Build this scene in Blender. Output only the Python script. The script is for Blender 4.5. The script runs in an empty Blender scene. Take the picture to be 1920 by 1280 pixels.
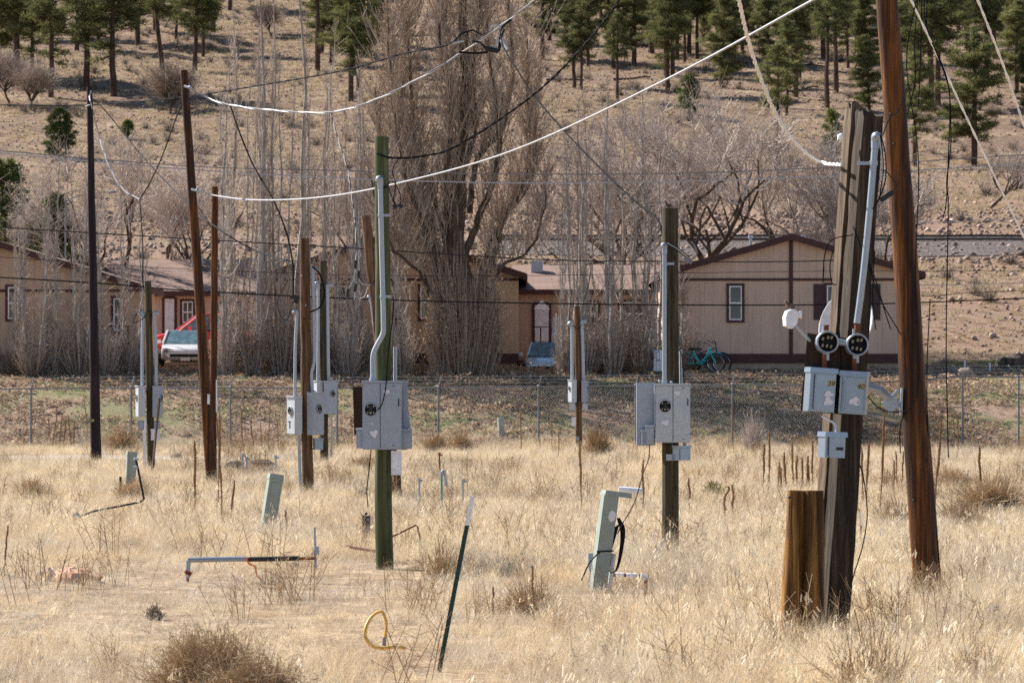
import bpy, math, random
import numpy as np
from mathutils import Matrix, Vector
R_ = math.radians
F = 6000.0; HC = 2.29; HY = 703.0
scene = bpy.context.scene
C = scene.collection
# ---------------------------------------------------------------- camera, sky, sun, exposure
cam_d = bpy.data.cameras.new("camera"); cam = bpy.data.objects.new("camera", cam_d); C.objects.link(cam)
cam.location = (0, 0, HC); cam.rotation_euler = (R_(90), 0, 0)
cam_d.sensor_width = 36; cam_d.lens = 36 * F / 1920; cam_d.shift_y = (HY - 640) / 1920
cam_d.clip_start = 0.5; cam_d.clip_end = 4000
cam_d.dof.use_dof = True; cam_d.dof.focus_distance = 42; cam_d.dof.aperture_fstop = 7.1
scene.camera = cam
SUN = Vector((-0.88, 0.66, 0.92)).normalized()
w = bpy.data.worlds.new("World"); scene.world = w; w.use_nodes = True
nt = w.node_tree; bg = nt.nodes['Background']
sk = nt.nodes.new('ShaderNodeTexSky'); sk.sky_type = 'NISHITA'; sk.sun_disc = False
sk.sun_elevation = math.asin(SUN.z); sk.sun_rotation = math.atan2(SUN.x, SUN.y)
sk.altitude = 2000
nt.links.new(sk.outputs[0], bg.inputs[0]); bg.inputs[1].default_value = 0.07
sl = bpy.data.lights.new("sun", 'SUN'); sl.energy = 5.0; sl.angle = R_(0.5); sl.color = (1.0, 0.95, 0.87)
so = bpy.data.objects.new("sun", sl); C.objects.link(so); so.rotation_euler = (-SUN).to_track_quat('-Z', 'Y').to_euler()
so.location = (0, 0, 60)
scene.view_settings.view_transform = 'Standard'; scene.view_settings.look = 'None'
scene.view_settings.exposure = 1.18; scene.view_settings.gamma = 1
scene.cycles.use_denoising = False
scene.cycles.max_bounces = 5; scene.cycles.diffuse_bounces = 3; scene.cycles.glossy_bounces = 2
scene.cycles.transparent_max_bounces = 4; scene.cycles.transmission_bounces = 2
try: scene.cycles.use_adaptive_sampling = True; scene.cycles.adaptive_threshold = 0.01
except Exception: pass
# ---------------------------------------------------------------- terrain function
_PY = np.array([-80, 100, 101.5, 103.5, 106, 108.5, 113, 125, 135, 150, 165, 173, 182, 189, 200, 225, 245, 350, 480, 560, 720, 800.])
_PZ = np.array([0, 0, .25, 1.05, 1.72, 2.12, 2.44, 2.6, 3.4, 5.9, 7.6, 8.7, 10.2, 10.3, 12.1, 15.5, 18.3, 36, 58.5, 74, 101, 108.])
_rs = np.random.RandomState(5)
_wv = [(_rs.uniform(-1, 1), _rs.uniform(-1, 1), _rs.uniform(0, 6.28)) for _ in range(24)]
def wn(x, y, s, k0=0, n=6):
    r = 0
    for a, b, p in _wv[k0:k0 + n]: r = r + np.sin((a * x + b * y) * s * 2 + p)
    return r / n
def hgt(x, y):
    x = np.asarray(x, float); y = np.asarray(y, float)
    z = np.interp(y, _PY, _PZ)
    hill = np.clip((y - 195) / 100, 0, 1); bank = np.clip(1 - abs(y - 105) / 5, 0, 1); back = np.clip((y - 128) / 12, 0, 1)
    z = z + 0.035 * wn(x, y, .9, 0) * np.clip((103 - y) / 10, 0, 1)
    z = z + bank * (.1 * wn(x, y, .8, 6) + .06 * wn(x, y, 2.3, 12))
    z = z + hill * (1.3 * wn(x, y, .055, 3) + .45 * wn(x, y, .22, 9) + .15 * wn(x, y, .8, 15))
    z = z + back * (.18 * wn(x, y, .35, 8) + .08 * wn(x, y, 1.1, 14)) * np.where(abs(y - 183) < 7, .15, 1)
    return z
def H1(x, y): return float(hgt(x, y))
def PX(px, Y): return (px - 960) * Y / F
def PZ(py, Y): return HC - (py - HY) * Y / F
def P(px, py, Y): return np.array([PX(px, Y), Y, PZ(py, Y)])
def GY(py): return HC * F / (py - HY)
def G(px, py):                      # ground point of the field seen at that pixel
    Y = GY(py); x = PX(px, Y); return np.array([x, Y, H1(x, Y)])
def hillpt(px, py, y0=126):         # ground point beyond the houses
    for Y in np.arange(y0, 700, .5):
        x = PX(px, Y); z = H1(x, Y)
        if HY - (z - HC) * F / Y <= py: return np.array([x, Y, z])
    return np.array([PX(px, 700), 700, H1(PX(px, 700), 700)])
# ---------------------------------------------------------------- mesh builder
class MB:
    def __init__(s): s.V = []; s.L = []; s.T = []; s.M = []; s.A = []; s.n = 0
    def add(s, v, f, m=0, a=0.5):
        v = np.asarray(v, float).reshape(-1, 3); f = np.asarray(f, int)
        s.V.append(v); s.L.append((f + s.n).ravel()); s.T.append(np.full(len(f), f.shape[1])); s.M.append(np.full(len(f), m))
        s.A.append(np.full(len(v), a) if np.isscalar(a) else np.asarray(a)); s.n += len(v); return s
    def box(s, c, d, m=0, rz=0, ry=0, rx=0, taper=1.0, bev=0):
        x, y, z = np.array(d) / 2.0; t = taper
        v = np.array([(-x, -y, -z), (x, -y, -z), (x, y, -z), (-x, y, -z), (-x * t, -y * t, z), (x * t, -y * t, z), (x * t, y * t, z), (-x * t, y * t, z)])
        f = [(0, 3, 2, 1), (4, 5, 6, 7), (0, 1, 5, 4), (1, 2, 6, 5), (2, 3, 7, 6), (3, 0, 4, 7)]
        if rz or ry or rx:
            Mx = np.array((Matrix.Rotation(rz, 3, 'Z') @ Matrix.Rotation(ry, 3, 'Y') @ Matrix.Rotation(rx, 3, 'X')))
            v = v @ Mx.T
        return s.add(v + np.array(c), f, m)
    def tube(s, pts, r, sides=8, m=0, cap=True, a=0.5, wob=0):
        pts = np.asarray(pts, float); n = len(pts); r = np.full(n, r) if np.isscalar(r) else np.asarray(r, float)
        if len(r) != n: r = np.interp(np.linspace(0, 1, n), np.linspace(0, 1, len(r)), r)
        d = np.gradient(pts, axis=0); d /= np.linalg.norm(d, axis=1)[:, None] + 1e-9
        up = np.array([0, 0, 1.]) if abs(d[0][2]) < .9 else np.array([1., 0, 0])
        u = np.cross(d[0], up); u /= np.linalg.norm(u); V = []
        for i in range(n):
            u = u - d[i] * (u @ d[i]); u /= np.linalg.norm(u) + 1e-9; w_ = np.cross(d[i], u)
            an = np.arange(sides) * 2 * math.pi / sides
            rr = r[i] * (1 + (wob * np.sin(an * 3 + i * .7) if wob else 0))
            V.append(pts[i] + (np.cos(an) * rr)[:, None] * u + (np.sin(an) * rr)[:, None] * w_)
        V = np.concatenate(V); f = []
        for i in range(n - 1):
            for j in range(sides):
                k = (j + 1) % sides; f.append((i * sides + j, i * sides + k, (i + 1) * sides + k, (i + 1) * sides + j))
        s.add(V, f, m, a)
        if cap:
            for i0, c in ((0, pts[0]), ((n - 1) * sides, pts[-1])):
                q = V[i0:i0 + sides]; t = [(j, (j + 1) % sides, sides) for j in range(sides)]
                s.add(np.vstack([q, c]), t if i0 else [x[::-1] for x in t], m, a)
        return s
    def segs(s, P0, P1, R0, R1, sides=3, m=0, a=0.5):
        P0 = np.asarray(P0, float); P1 = np.asarray(P1, float); n = len(P0)
        if n == 0: return s
        d = P1 - P0; d /= np.linalg.norm(d, axis=1)[:, None] + 1e-9
        ref = np.where(abs(d[:, 2:3]) < .9, np.array([[0, 0, 1.]]), np.array([[1., 0, 0]]))
        u = np.cross(d, ref); u /= np.linalg.norm(u, axis=1)[:, None]; q = np.cross(d, u)
        R0 = np.broadcast_to(R0, n); R1 = np.broadcast_to(R1, n)
        V = np.zeros((n, 2 * sides, 3))
        for j in range(sides):
            t = j * 2 * math.pi / sides; o = math.cos(t) * u + math.sin(t) * q
            V[:, j] = P0 + o * R0[:, None]; V[:, sides + j] = P1 + o * R1[:, None]
        b = (np.arange(n) * 2 * sides)[:, None]
        f = np.concatenate([np.hstack([b + j, b + (j + 1) % sides, b + sides + (j + 1) % sides, b + sides + j]) for j in range(sides)])
        aa = a if np.isscalar(a) else np.repeat(a, 2 * sides)
        return s.add(V.reshape(-1, 3), f, m, aa)
    def quads(s, c, u, v, m=0, a=0.5):        # c centres, u,v half vectors
        c = np.asarray(c); n = len(c); V = np.stack([c - u - v, c + u - v, c + u + v, c - u + v], 1).reshape(-1, 3)
        f = (np.arange(n) * 4)[:, None] + np.arange(4)
        return s.add(V, f, m, a if np.isscalar(a) else np.repeat(a, 4))
    def tris(s, A, B, D, m=0, a=0.5):
        n = len(A); V = np.stack([A, B, D], 1).reshape(-1, 3); f = (np.arange(n) * 3)[:, None] + np.arange(3)
        return s.add(V, f, m, a if np.isscalar(a) else np.repeat(a, 3))
    def prism(s, poly, y0, y1, m=0):          # polygon in x,z extruded along y
        n = len(poly); v = [(x, y0, z) for x, z in poly] + [(x, y1, z) for x, z in poly]
        for j in range(n):
            k = (j + 1) % n; s.add([v[j], v[k], v[n + k], v[n + j]], [(0, 1, 2, 3)][::1], m)
        s.add(v[:n], [tuple(range(n))], m); s.add(v[n:], [tuple(range(n))[::-1]], m); return s
    def disc(s, c, r, nrm=(0, -1, 0), sides=20, m=0, rin=0, depth=0):   # ring or disc facing nrm
        nrm = np.array(nrm, float); ref = np.array([0, 0, 1.]) if abs(nrm[2]) < .9 else np.array([1., 0, 0])
        u = np.cross(nrm, ref); u /= np.linalg.norm(u); q = np.cross(nrm, u); an = np.arange(sides) * 2 * math.pi / sides
        o = np.cos(an)[:, None] * u + np.sin(an)[:, None] * q; c = np.array(c, float)
        if rin: s.add(np.vstack([c + o * r, c + o * rin]), [(j, (j + 1) % sides, sides + (j + 1) % sides, sides + j) for j in range(sides)], m)
        else: s.add(np.vstack([c + o * r, c]), [(j, (j + 1) % sides, sides) for j in range(sides)], m)
        return s
    def ball(s, c, r, m=0, n=10, k=7, jit=0, seed=0, a=0.5):
        rs = np.random.RandomState(seed); r = np.array(r if hasattr(r, '__len__') else (r, r, r), float); V = []
        for i in range(k + 1):
            t = math.pi * i / k
            for j in range(n):
                p = 2 * math.pi * j / n; q = 1 + (rs.uniform(-jit, jit) if jit else 0)
                V.append((math.sin(t) * math.cos(p) * q, math.sin(t) * math.sin(p) * q, math.cos(t) * q))
        V = np.array(V)
        if jit:
            V[:n] = V[:n].mean(0); V[-n:] = V[-n:].mean(0)
        f = [(i * n + j, i * n + (j + 1) % n, (i + 1) * n + (j + 1) % n, (i + 1) * n + j) for i in range(k) for j in range(n)]
        return s.add(V * r + np.array(c), f, m, a)
    def xf(s, M):
        M = np.array(M); s.V = [v @ M[:3, :3].T + M[:3, 3] for v in s.V]; return s
    def build(s, name, mats, parent=None, org=None, smooth=False, attr=False):
        V = np.concatenate(s.V); L = np.concatenate(s.L); T = np.concatenate(s.T); M = np.concatenate(s.M)
        if parent is not None: o_ = ORG.get(parent.name, np.zeros(3))
        else: o_ = np.zeros(3) if org is None else np.array(org, float)
        V = V - o_
        me = bpy.data.meshes.new(name); me.vertices.add(len(V)); me.vertices.foreach_set('co', V.ravel())
        me.loops.add(len(L)); me.loops.foreach_set('vertex_index', L.astype(np.int32))
        me.polygons.add(len(T)); me.polygons.foreach_set('loop_start', np.concatenate([[0], np.cumsum(T)[:-1]]).astype(np.int32))
        me.polygons.foreach_set('material_index', M.astype(np.int32))
        if attr:
            at = me.attributes.new('v', 'FLOAT', 'POINT'); at.data.foreach_set('value', np.concatenate(s.A).astype(np.float32))
        for q in (mats if isinstance(mats, (list, tuple)) else [mats]): me.materials.append(q)
        me.update(calc_edges=True)
        if not smooth: me.shade_flat()
        else:
            me.shade_smooth()
            if smooth == 'auto' or smooth is True:
                try: me.set_sharp_from_angle(angle=R_(40))
                except Exception: pass
        ob = bpy.data.objects.new(name, me); C.objects.link(ob)
        if parent is not None: ob.parent = parent; ORG[ob.name] = o_
        else: ob.location = o_; ORG[ob.name] = o_
        return ob
ORG = {}
def tag(o, label, cat, group=None):
    o['label'] = label; o['category'] = cat
    if group: o['group'] = group
    return o
def root(name, label, cat, loc=(0, 0, 0), rz=0, group=None, local=False):
    o = bpy.data.objects.new(name, None); C.objects.link(o); o.empty_display_size = .2
    o.location = loc; o.rotation_euler = (0, 0, rz); ORG[o.name] = np.zeros(3) if local else np.array(loc, float)
    return tag(o, label, cat, group)
def TR(loc, rz=0, ry=0, rx=0, sc=1):
    return Matrix.Translation(Vector(loc)) @ Matrix.Rotation(rz, 4, 'Z') @ Matrix.Rotation(ry, 4, 'Y') @ Matrix.Rotation(rx, 4, 'X') @ Matrix.Scale(sc, 4)
def smooth_path(pts, k=8):
    pts = np.asarray(pts, float); n = len(pts)
    if n < 3:
        t = np.linspace(0, 1, k)[:, None]; return pts[0] * (1 - t) + pts[-1] * t
    q = np.vstack([2 * pts[0] - pts[1], pts, 2 * pts[-1] - pts[-2]]); out = []
    for i in range(1, n):
        p0, p1, p2, p3 = q[i - 1], q[i], q[i + 1], q[i + 2]
        for t in np.linspace(0, 1, k, endpoint=False):
            out.append(.5 * ((2 * p1) + (-p0 + p2) * t + (2 * p0 - 5 * p1 + 4 * p2 - p3) * t * t + (-p0 + 3 * p1 - 3 * p2 + p3) * t ** 3))
    out.append(pts[-1]); return np.array(out)
# ---------------------------------------------------------------- materials
class N:
    def __init__(s, name):
        s.m = bpy.data.materials.new(name); s.m.use_nodes = True; s.t = s.m.node_tree; s.b = s.t.nodes['Principled BSDF']; s.out = s.t.nodes['Material Output']
    def n(s, t, **k):
        x = s.t.nodes.new(t)
        for a, b in k.items(): setattr(x, a, b)
        return x
    def l(s, a, b): s.t.links.new(a, b)
    def noise(s, vec, scale, detail=4, rough=.6, dist=0):
        x = s.n('ShaderNodeTexNoise'); x.inputs['Scale'].default_value = scale; x.inputs['Detail'].default_value = detail
        x.inputs['Roughness'].default_value = rough; x.inputs['Distortion'].default_value = dist
        if vec is not None: s.l(vec, x.inputs['Vector'])
        return x.outputs['Fac']
    def map(s, vec, sc):
        x = s.n('ShaderNodeMapping'); x.inputs['Scale'].default_value = sc; s.l(vec, x.inputs['Vector']); return x.outputs[0]
    def obj(s): return s.n('ShaderNodeTexCoord').outputs['Object']
    def pos(s): return s.n('ShaderNodeNewGeometry').outputs['Position']
    def ramp(s, fac, stops):
        x = s.n('ShaderNodeValToRGB'); s.l(fac, x.inputs[0]); e = x.color_ramp.elements
        while len(e) < len(stops): e.new(.5)
        for i, (p, c) in enumerate(stops):
            e[i].position = p; e[i].color = (*c, 1) if len(c) == 3 else c
        return x.outputs[0]
    def mix(s, fac, a, b, mode='MIX'):
        x = s.n('ShaderNodeMix', data_type='RGBA', blend_type=mode)
        for k, v in ((0, fac), (6, a), (7, b)):
            if isinstance(v, (int, float)): x.inputs[k].default_value = v
            elif isinstance(v, tuple): x.inputs[k].default_value = (*v, 1)
            else: s.l(v, x.inputs[k])
        return x.outputs[2]
    def math(s, op, a, b=0, c=0, clamp=False):
        x = s.n('ShaderNodeMath', operation=op); x.use_clamp = clamp
        for i, v in enumerate((a, b, c)):
            if isinstance(v, (int, float)): x.inputs[i].default_value = v
            else: s.l(v, x.inputs[i])
        return x.outputs[0]
    def bump(s, h, st=.3, dist=.02):
        x = s.n('ShaderNodeBump'); x.inputs['Strength'].default_value = st; x.inputs['Distance'].default_value = dist
        s.l(h, x.inputs['Height']); s.l(x.outputs[0], s.b.inputs['Normal']); return x
    def col(s, c, rough=.7, metal=0, spec=.3):
        if isinstance(c, tuple): s.b.inputs['Base Color'].default_value = (*c, 1)
        else: s.l(c, s.b.inputs['Base Color'])
        s.b.inputs['Roughness'].default_value = rough; s.b.inputs['Metallic'].default_value = metal
        s.b.inputs['Specular IOR Level'].default_value = spec; return s.m
def plain(name, c, rough=.6, metal=0, var=.18, scale=9, spec=.3, bump=0):
    m = N(name); v = m.noise(m.obj(), scale, 5, .65)
    c2 = tuple(x * (1 - var) for x in c); c3 = tuple(min(1, x * (1 + var)) for x in c)
    m.col(m.ramp(v, [(.3, c2), (.7, c3)]), rough, metal, spec)
    if bump: m.bump(v, bump, .01)
    return m.m
def wood(name, stops, crack=.5, fine=60, spec=.25, streak=.3, rough=.78):
    m = N(name); o = m.obj()
    a = m.noise(m.map(o, (9, 9, .45)), 1.6, 6, .65, .6); b = m.noise(m.map(o, (fine, fine, 1.2)), 1, 3, .6)
    f = m.math('ADD', m.math('MULTIPLY', a, .62), m.math('MULTIPLY', b, .38))
    c = m.ramp(f, stops)
    big = m.noise(m.map(o, (1, 1, .6)), 1.3, 3)
    c = m.mix(m.ramp(big, [(.35, (0, 0, 0)), (.7, (.7, .7, .7))]), c, m.mix(.55, c, stops[0][1]), 'MIX')
    cr = m.noise(m.map(o, (26, 26, .28)), 1, 2, .5)
    k = m.ramp(cr, [(.30, (1, 1, 1)), (.37, (0, 0, 0))])
    sk_ = m.ramp(m.noise(m.map(o, (5.5, 5.5, .16)), 1.7, 4, .6, .3), [(.46, (0, 0, 0)), (.60, (1, 1, 1))])
    c = m.mix(m.math('MULTIPLY', sk_, streak), c, tuple(q * .8 for q in stops[0][1]))
    kn = m.n('ShaderNodeTexVoronoi'); kn.inputs['Scale'].default_value = 1; m.l(m.map(o, (5, 5, 2.6)), kn.inputs['Vector'])
    c = m.mix(m.ramp(kn.outputs['Distance'], [(.045, (.8, .8, .8)), (.10, (0, 0, 0))]), c, tuple(q * .6 for q in stops[0][1]))
    c = m.mix(m.math('MULTIPLY', k, crack), c, (.012, .008, .006))
    m.col(c, rough, 0, spec); m.bump(m.math('SUBTRACT', f, m.math('MULTIPLY', k, .6)), .6, .012)
    return m.m
M = {}
M['orange'] = wood('treated_orange_wood', [(.36, (.018, .005, .002)), (.46, (.064, .019, .002)), (.55, (.16, .052, .006)), (.66, (.31, .12, .018))], .5, streak=.85, spec=.25, rough=.6)
M['brown'] = wood('brown_pole_wood', [(.36, (.03, .015, .008)), (.46, (.10, .052, .025)), (.55, (.18, .10, .052)), (.66, (.3, .19, .11))])
M['dark'] = wood('creosote_wood', [(.36, (.009, .006, .007)), (.5, (.025, .014, .017)), (.66, (.06, .035, .04))], .3)
M['green'] = wood('green_treated_wood', [(.36, (.028, .034, .014)), (.46, (.064, .074, .029)), (.55, (.105, .12, .052)), (.66, (.2, .205, .11))], .35, streak=.5)
M['olive'] = wood('olive_weathered_wood', [(.36, (.018, .013, .007)), (.46, (.055, .042, .022)), (.55, (.105, .084, .047)), (.66, (.21, .175, .105))], streak=.6)
M['greywood'] = wood('grey_weathered_wood', [(.36, (.028, .017, .010)), (.46, (.10, .066, .040)), (.55, (.18, .128, .083)), (.66, (.30, .225, .15))], .85)
M['beam_shaded'] = wood('shaded_weathered_beam', [(.36, (.010, .006, .004)), (.46, (.038, .025, .016)), (.55, (.075, .052, .034)), (.66, (.15, .11, .075))], .8, streak=.6)  # front timber's shaded face put into a darker wood colour
M['stub'] = wood('golden_split_wood', [(.36, (.022, .009, .003)), (.46, (.13, .056, .013)), (.55, (.33, .155, .038)), (.66, (.55, .32, .11))], .9, streak=.8)
M['board'] = wood('stained_backboard', [(.3, (.014, .008, .005)), (.55, (.045, .024, .014)), (.8, (.09, .05, .03))], .4)
def metal_mat(name, c, rough=.45, metal=.35):
    m = N(name); o = m.obj(); v = m.noise(o, 14, 6, .7); d = m.noise(m.map(o, (30, 30, 2)), 1, 3)
    cc = m.ramp(v, [(.3, tuple(x * .92 for x in c)), (.7, tuple(min(1, x * 1.06) for x in c))])
    cc = m.mix(m.ramp(d, [(.60, (0, 0, 0)), (.75, (.22, .22, .22))]), cc, tuple(x * .55 for x in (c[0], c[1] * .93, c[2] * .85)))
    m.col(cc, rough, metal, .5); m.bump(v, .03, .005); return m.m
M['box'] = metal_mat('grey_enamel_box', (.31, .345, .41), .42, .1)
M['box_lit'] = metal_mat('sunlit_grey_enamel_box', (.43, .46, .50), .42, .1)  # lighter copy of the box enamel, sunlight put into its colour
M['galv'] = metal_mat('galvanised_steel', (.33, .37, .42), .42, .45)
M['chain'] = plain('chain_link_wire', (.26, .265, .275), .6, .2)
M['railsteel'] = plain('dark_rail_steel', (.035, .026, .024), .7)
M['galvbox'] = metal_mat('galvanised_box_steel', (.25, .305, .38), .33, .55)
M['pvc'] = metal_mat('grey_plastic_conduit', (.36, .41, .47), .5, 0)
M['black'] = plain('black_plastic', (.012, .012, .014), .5, spec=.4)
M['void'] = plain('socket_dark', (.006, .007, .01), .8)
M['jaw'] = plain('tinned_jaws', (.32, .29, .22), .4, .6)
M['label_y'] = plain('yellow_sticker', (.42, .34, .15), .6)
M['smear'] = plain('white_overspray', (.68, .66, .72), .9, scale=60, var=.12)
M['rust'] = plain('rusty_steel', (.17, .05, .025), .85, 0, .5, 30, bump=.3)
M['white'] = plain('white_paint', (.78, .78, .80), .4)
M['whiteb'] = plain('white_plastic', (.72, .72, .76), .5)
M['pedestal'] = plain('pale_green_pedestal', (.27, .31, .275), .5, 0, .1, 5)
M['teal'] = plain('teal_pipe', (.10, .32, .28), .5)
M['tpost'] = plain('dark_green_post', (.012, .05, .045), .45, 0, .3, 20)
M['hose'] = plain('yellow_hose', (.72, .44, .10), .5, 0, .1)
M['orange_tape'] = plain('orange_tape', (.75, .14, .03), .6)
M['cable_b'] = plain('black_cable', (.014, .014, .016), .9, spec=.04)
M['cable_g'] = plain('grey_cable', (.035, .036, .04), .9, 0, spec=.05)
M['cable_w'] = plain('bright_aluminium_cable', (.42, .42, .44), .55, .15, spec=.5)
M['cable_glint'] = plain('glinting_aluminium_cable', (.86, .86, .9), .35, .2, spec=.6)  # bright metal reflection put into a raised base colour
M['cable_m'] = plain('weathered_aluminium_cable', (.20, .20, .215), .7, .1, spec=.2)
M['chrome'] = plain('chrome', (.6, .6, .62), .2, .9)
M['rubber'] = plain('tyre_rubber', (.015, .015, .016), .8)
M['turq'] = plain('turquoise_paint', (.03, .52, .55), .35, 0, .05)
M['navy'] = plain('navy_paint', (.02, .035, .12), .35, 0, .05)
def glass(name, c, rough=.08):
    m = N(name); v = m.noise(m.obj(), 3, 4)
    m.col(m.ramp(v, [(.35, tuple(x * .6 for x in c)), (.65, tuple(x * 1.4 for x in c))]), rough, 0, .5); return m.m
M['glass'] = glass('window_glass', (.035, .04, .05)); M['carglass'] = glass('car_glass', (.10, .17, .21))
def siding(name, c, trim=False):
    m = N(name); o = m.obj(); x = m.n('ShaderNodeSeparateXYZ'); m.l(o, x.inputs[0])
    fx = m.math('FRACT', m.math('MULTIPLY', m.math('ADD', x.outputs[0], x.outputs[1]), 1 / .305))
    g = m.math('LESS_THAN', fx, .045)
    v = m.noise(m.map(o, (3, 3, .4)), 1, 5, .6); st = m.noise(m.map(o, (7, 7, .3)), 1, 3)
    cc = m.ramp(v, [(.3, tuple(q * .9 for q in c)), (.7, tuple(q * 1.06 for q in c))])
    cc = m.mix(m.ramp(st, [(.54, (0, 0, 0)), (.7, (.5, .5, .5))]), cc, tuple(q * .68 for q in c))
    cc = m.mix(m.math('MULTIPLY', g, .45), cc, tuple(q * .5 for q in c))
    m.col(cc, .8, 0, .2); m.bump(m.math('SUBTRACT', 1.0, g), .5, .012); return m.m
M['siding'] = siding('tan_panel_siding', (.60, .425, .325)); M['siding2'] = siding('pinkish_panel_siding', (.50, .35, .27))
M['siding3'] = siding('brown_panel_siding', (.50, .345, .245))
M['trim'] = plain('dark_brown_trim', (.075, .032, .028), .7, 0, .15, 4)
M['skirt'] = plain('foundation_skirt', (.42, .31, .23), .85)
def shingle(name, c):
    m = N(name); o = m.obj(); b = m.n('ShaderNodeTexBrick'); m.l(o, b.inputs[0]); b.inputs['Scale'].default_value = 1
    b.inputs['Brick Width'].default_value = .5; b.inputs['Row Height'].default_value = .14; b.inputs['Mortar Size'].default_value = .008
    b.inputs['Color1'].default_value = (*c, 1); b.inputs['Color2'].default_value = (*[q * .75 for q in c], 1); b.inputs['Mortar'].default_value = (*[q * .4 for q in c], 1)
    m.col(m.mix(m.math('MULTIPLY', m.noise(o, 2.5, 5), .5), b.outputs[0], tuple(q * .6 for q in c)), .9, 0, .15); return m.m
M['shingle'] = shingle('rose_brown_shingle', (.30, .205, .17))
M['shutter'] = plain('dark_shutter', (.06, .03, .032), .6)
def leafy(name, stops, trans=.25, rough=.8, wpos=.0):
    m = N(name); at = m.n('ShaderNodeAttribute', attribute_name='v'); oi = m.n('ShaderNodeObjectInfo')
    f = m.math('ADD', m.math('MULTIPLY', at.outputs['Fac'], .7), m.math('MULTIPLY', oi.outputs['Random'], .3))
    c = m.ramp(f, stops); m.col(c, rough, 0, .2)
    tr = m.n('ShaderNodeBsdfTranslucent'); m.l(c, tr.inputs[0]); mx = m.n('ShaderNodeMixShader'); mx.inputs[0].default_value = trans
    m.l(m.b.outputs[0], mx.inputs[1]); m.l(tr.outputs[0], mx.inputs[2]); m.l(mx.outputs[0], m.out.inputs[0]); return m.m
M['needles'] = leafy('pine_needles', [(0, (.035, .042, .018)), (.45, (.115, .12, .045)), (.8, (.23, .225, .085)), (1, (.33, .31, .13))], .4)
M['juniper'] = leafy('juniper_needles', [(0, (.03, .045, .012)), (.5, (.07, .095, .02)), (1, (.15, .17, .04))])
M['deadleaf'] = leafy('dead_leaves', [(0, (.09, .05, .03)), (.5, (.26, .155, .09)), (.85, (.42, .27, .16)), (1, (.6, .44, .3))])
M['twig'] = leafy('bare_twigs', [(0, (.14, .10, .078)), (.5, (.35, .27, .215)), (1, (.60, .49, .40))], .0)
M['twig_pale'] = leafy('pale_twigs', [(0, (.18, .14, .118)), (.5, (.44, .365, .315)), (1, (.72, .63, .56))], .0)
M['weed'] = leafy('brown_weed', [(0, (.17, .10, .05)), (.5, (.38, .25, .135)), (1, (.60, .45, .28))], .1)
M['mullein'] = leafy('dried_stalk', [(0, (.10, .05, .025)), (.5, (.22, .12, .06)), (1, (.42, .27, .13))], 0)
M['tumble'] = leafy('tumbleweed', [(0, (.30, .21, .12)), (.5, (.54, .40, .25)), (1, (.78, .62, .42))], .3)
def bark(name, a, b):
    m = N(name); o = m.obj(); v = m.noise(m.map(o, (6, 6, 1.2)), 1.5, 5, .7)
    m.col(m.ramp(v, [(.35, a), (.65, b)]), .9, 0, .1); m.bump(v, .6, .03); return m.m
M['pinebark'] = bark('pine_bark', (.035, .022, .018), (.14, .085, .06))
M['palebark'] = bark('pale_poplar_bark', (.19, .16, .14), (.46, .42, .38))
M['darkbark'] = bark('dark_poplar_bark', (.035, .024, .018), (.15, .11, .082))
M['rock'] = bark('field_rock', (.17, .12, .10), (.42, .33, .27)); M['darkrock'] = bark('dark_rock', (.03, .024, .02), (.13, .1, .085))
M['redrock'] = bark('red_rock', (.45, .23, .15), (.62, .4, .3))
M['burnt'] = bark('charred_log', (.02, .015, .012), (.09, .065, .05)); M['greylog'] = bark('grey_log', (.25, .2, .15), (.5, .42, .33))
# ---- ground sheets
def ground_mat(name, kind):
    m = N(name); p = m.pos()
    n1 = m.noise(p, .22, 5, .6); n2 = m.noise(p, 1.7, 6, .7); n3 = m.noise(p, 11, 4, .7)
    f = m.math('ADD', m.math('MULTIPLY', n2, .5), m.math('MULTIPLY', n3, .5))
    if kind == 'field':
        c = m.ramp(f, [(.38, (.10, .066, .045)), (.5, (.25, .175, .115)), (.62, (.50, .385, .255))])
    elif kind == 'bank':
        c = m.ramp(f, [(.3, (.10, .062, .045)), (.5, (.25, .165, .115)), (.7, (.44, .32, .23))])
        gm = m.ramp(m.noise(p, .45, 4, .6), [(.46, (0, 0, 0)), (.58, (1, 1, 1))])
        c = m.mix(m.math('MULTIPLY', gm, n3), c, (.12, .165, .05))
    elif kind == 'hill':
        c = m.ramp(f, [(.3, (.066, .042, .031)), (.5, (.185, .122, .086)), (.7, (.33, .235, .165))])
        st = m.ramp(m.math('ADD', m.math('MULTIPLY', n1, .6), m.math('MULTIPLY', n2, .4)), [(.50, (0, 0, 0)), (.60, (.7, .7, .7))])
        c = m.mix(m.math('MULTIPLY', st, m.ramp(n3, [(.3, (.3, .3, .3)), (.6, (1, 1, 1))])), c, (.42, .325, .205))
    elif kind == 'slope':
        c = m.ramp(f, [(.3, (.085, .056, .038)), (.5, (.225, .155, .108)), (.7, (.39, .29, .205))])
        rd = m.ramp(n1, [(.45, (0, 0, 0)), (.6, (.75, .75, .75))]); c = m.mix(rd, c, m.ramp(n3, [(.3, (.16, .095, .065)), (.7, (.38, .25, .18))]))
    elif kind == 'gravel':
        c = m.ramp(m.noise(p, 6, 5, .8), [(.35, (.035, .028, .026)), (.5, (.12, .10, .093)), (.65, (.26, .225, .21))])
    elif kind == 'path':
        c = m.ramp(m.noise(p, 8, 5, .7), [(.3, (.30, .25, .21)), (.7, (.50, .44, .38))])
    m.col(c, .95, 0, .1); m.bump(f, .8, .05 if kind in ('field', 'bank') else .16); return m.m
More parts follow.
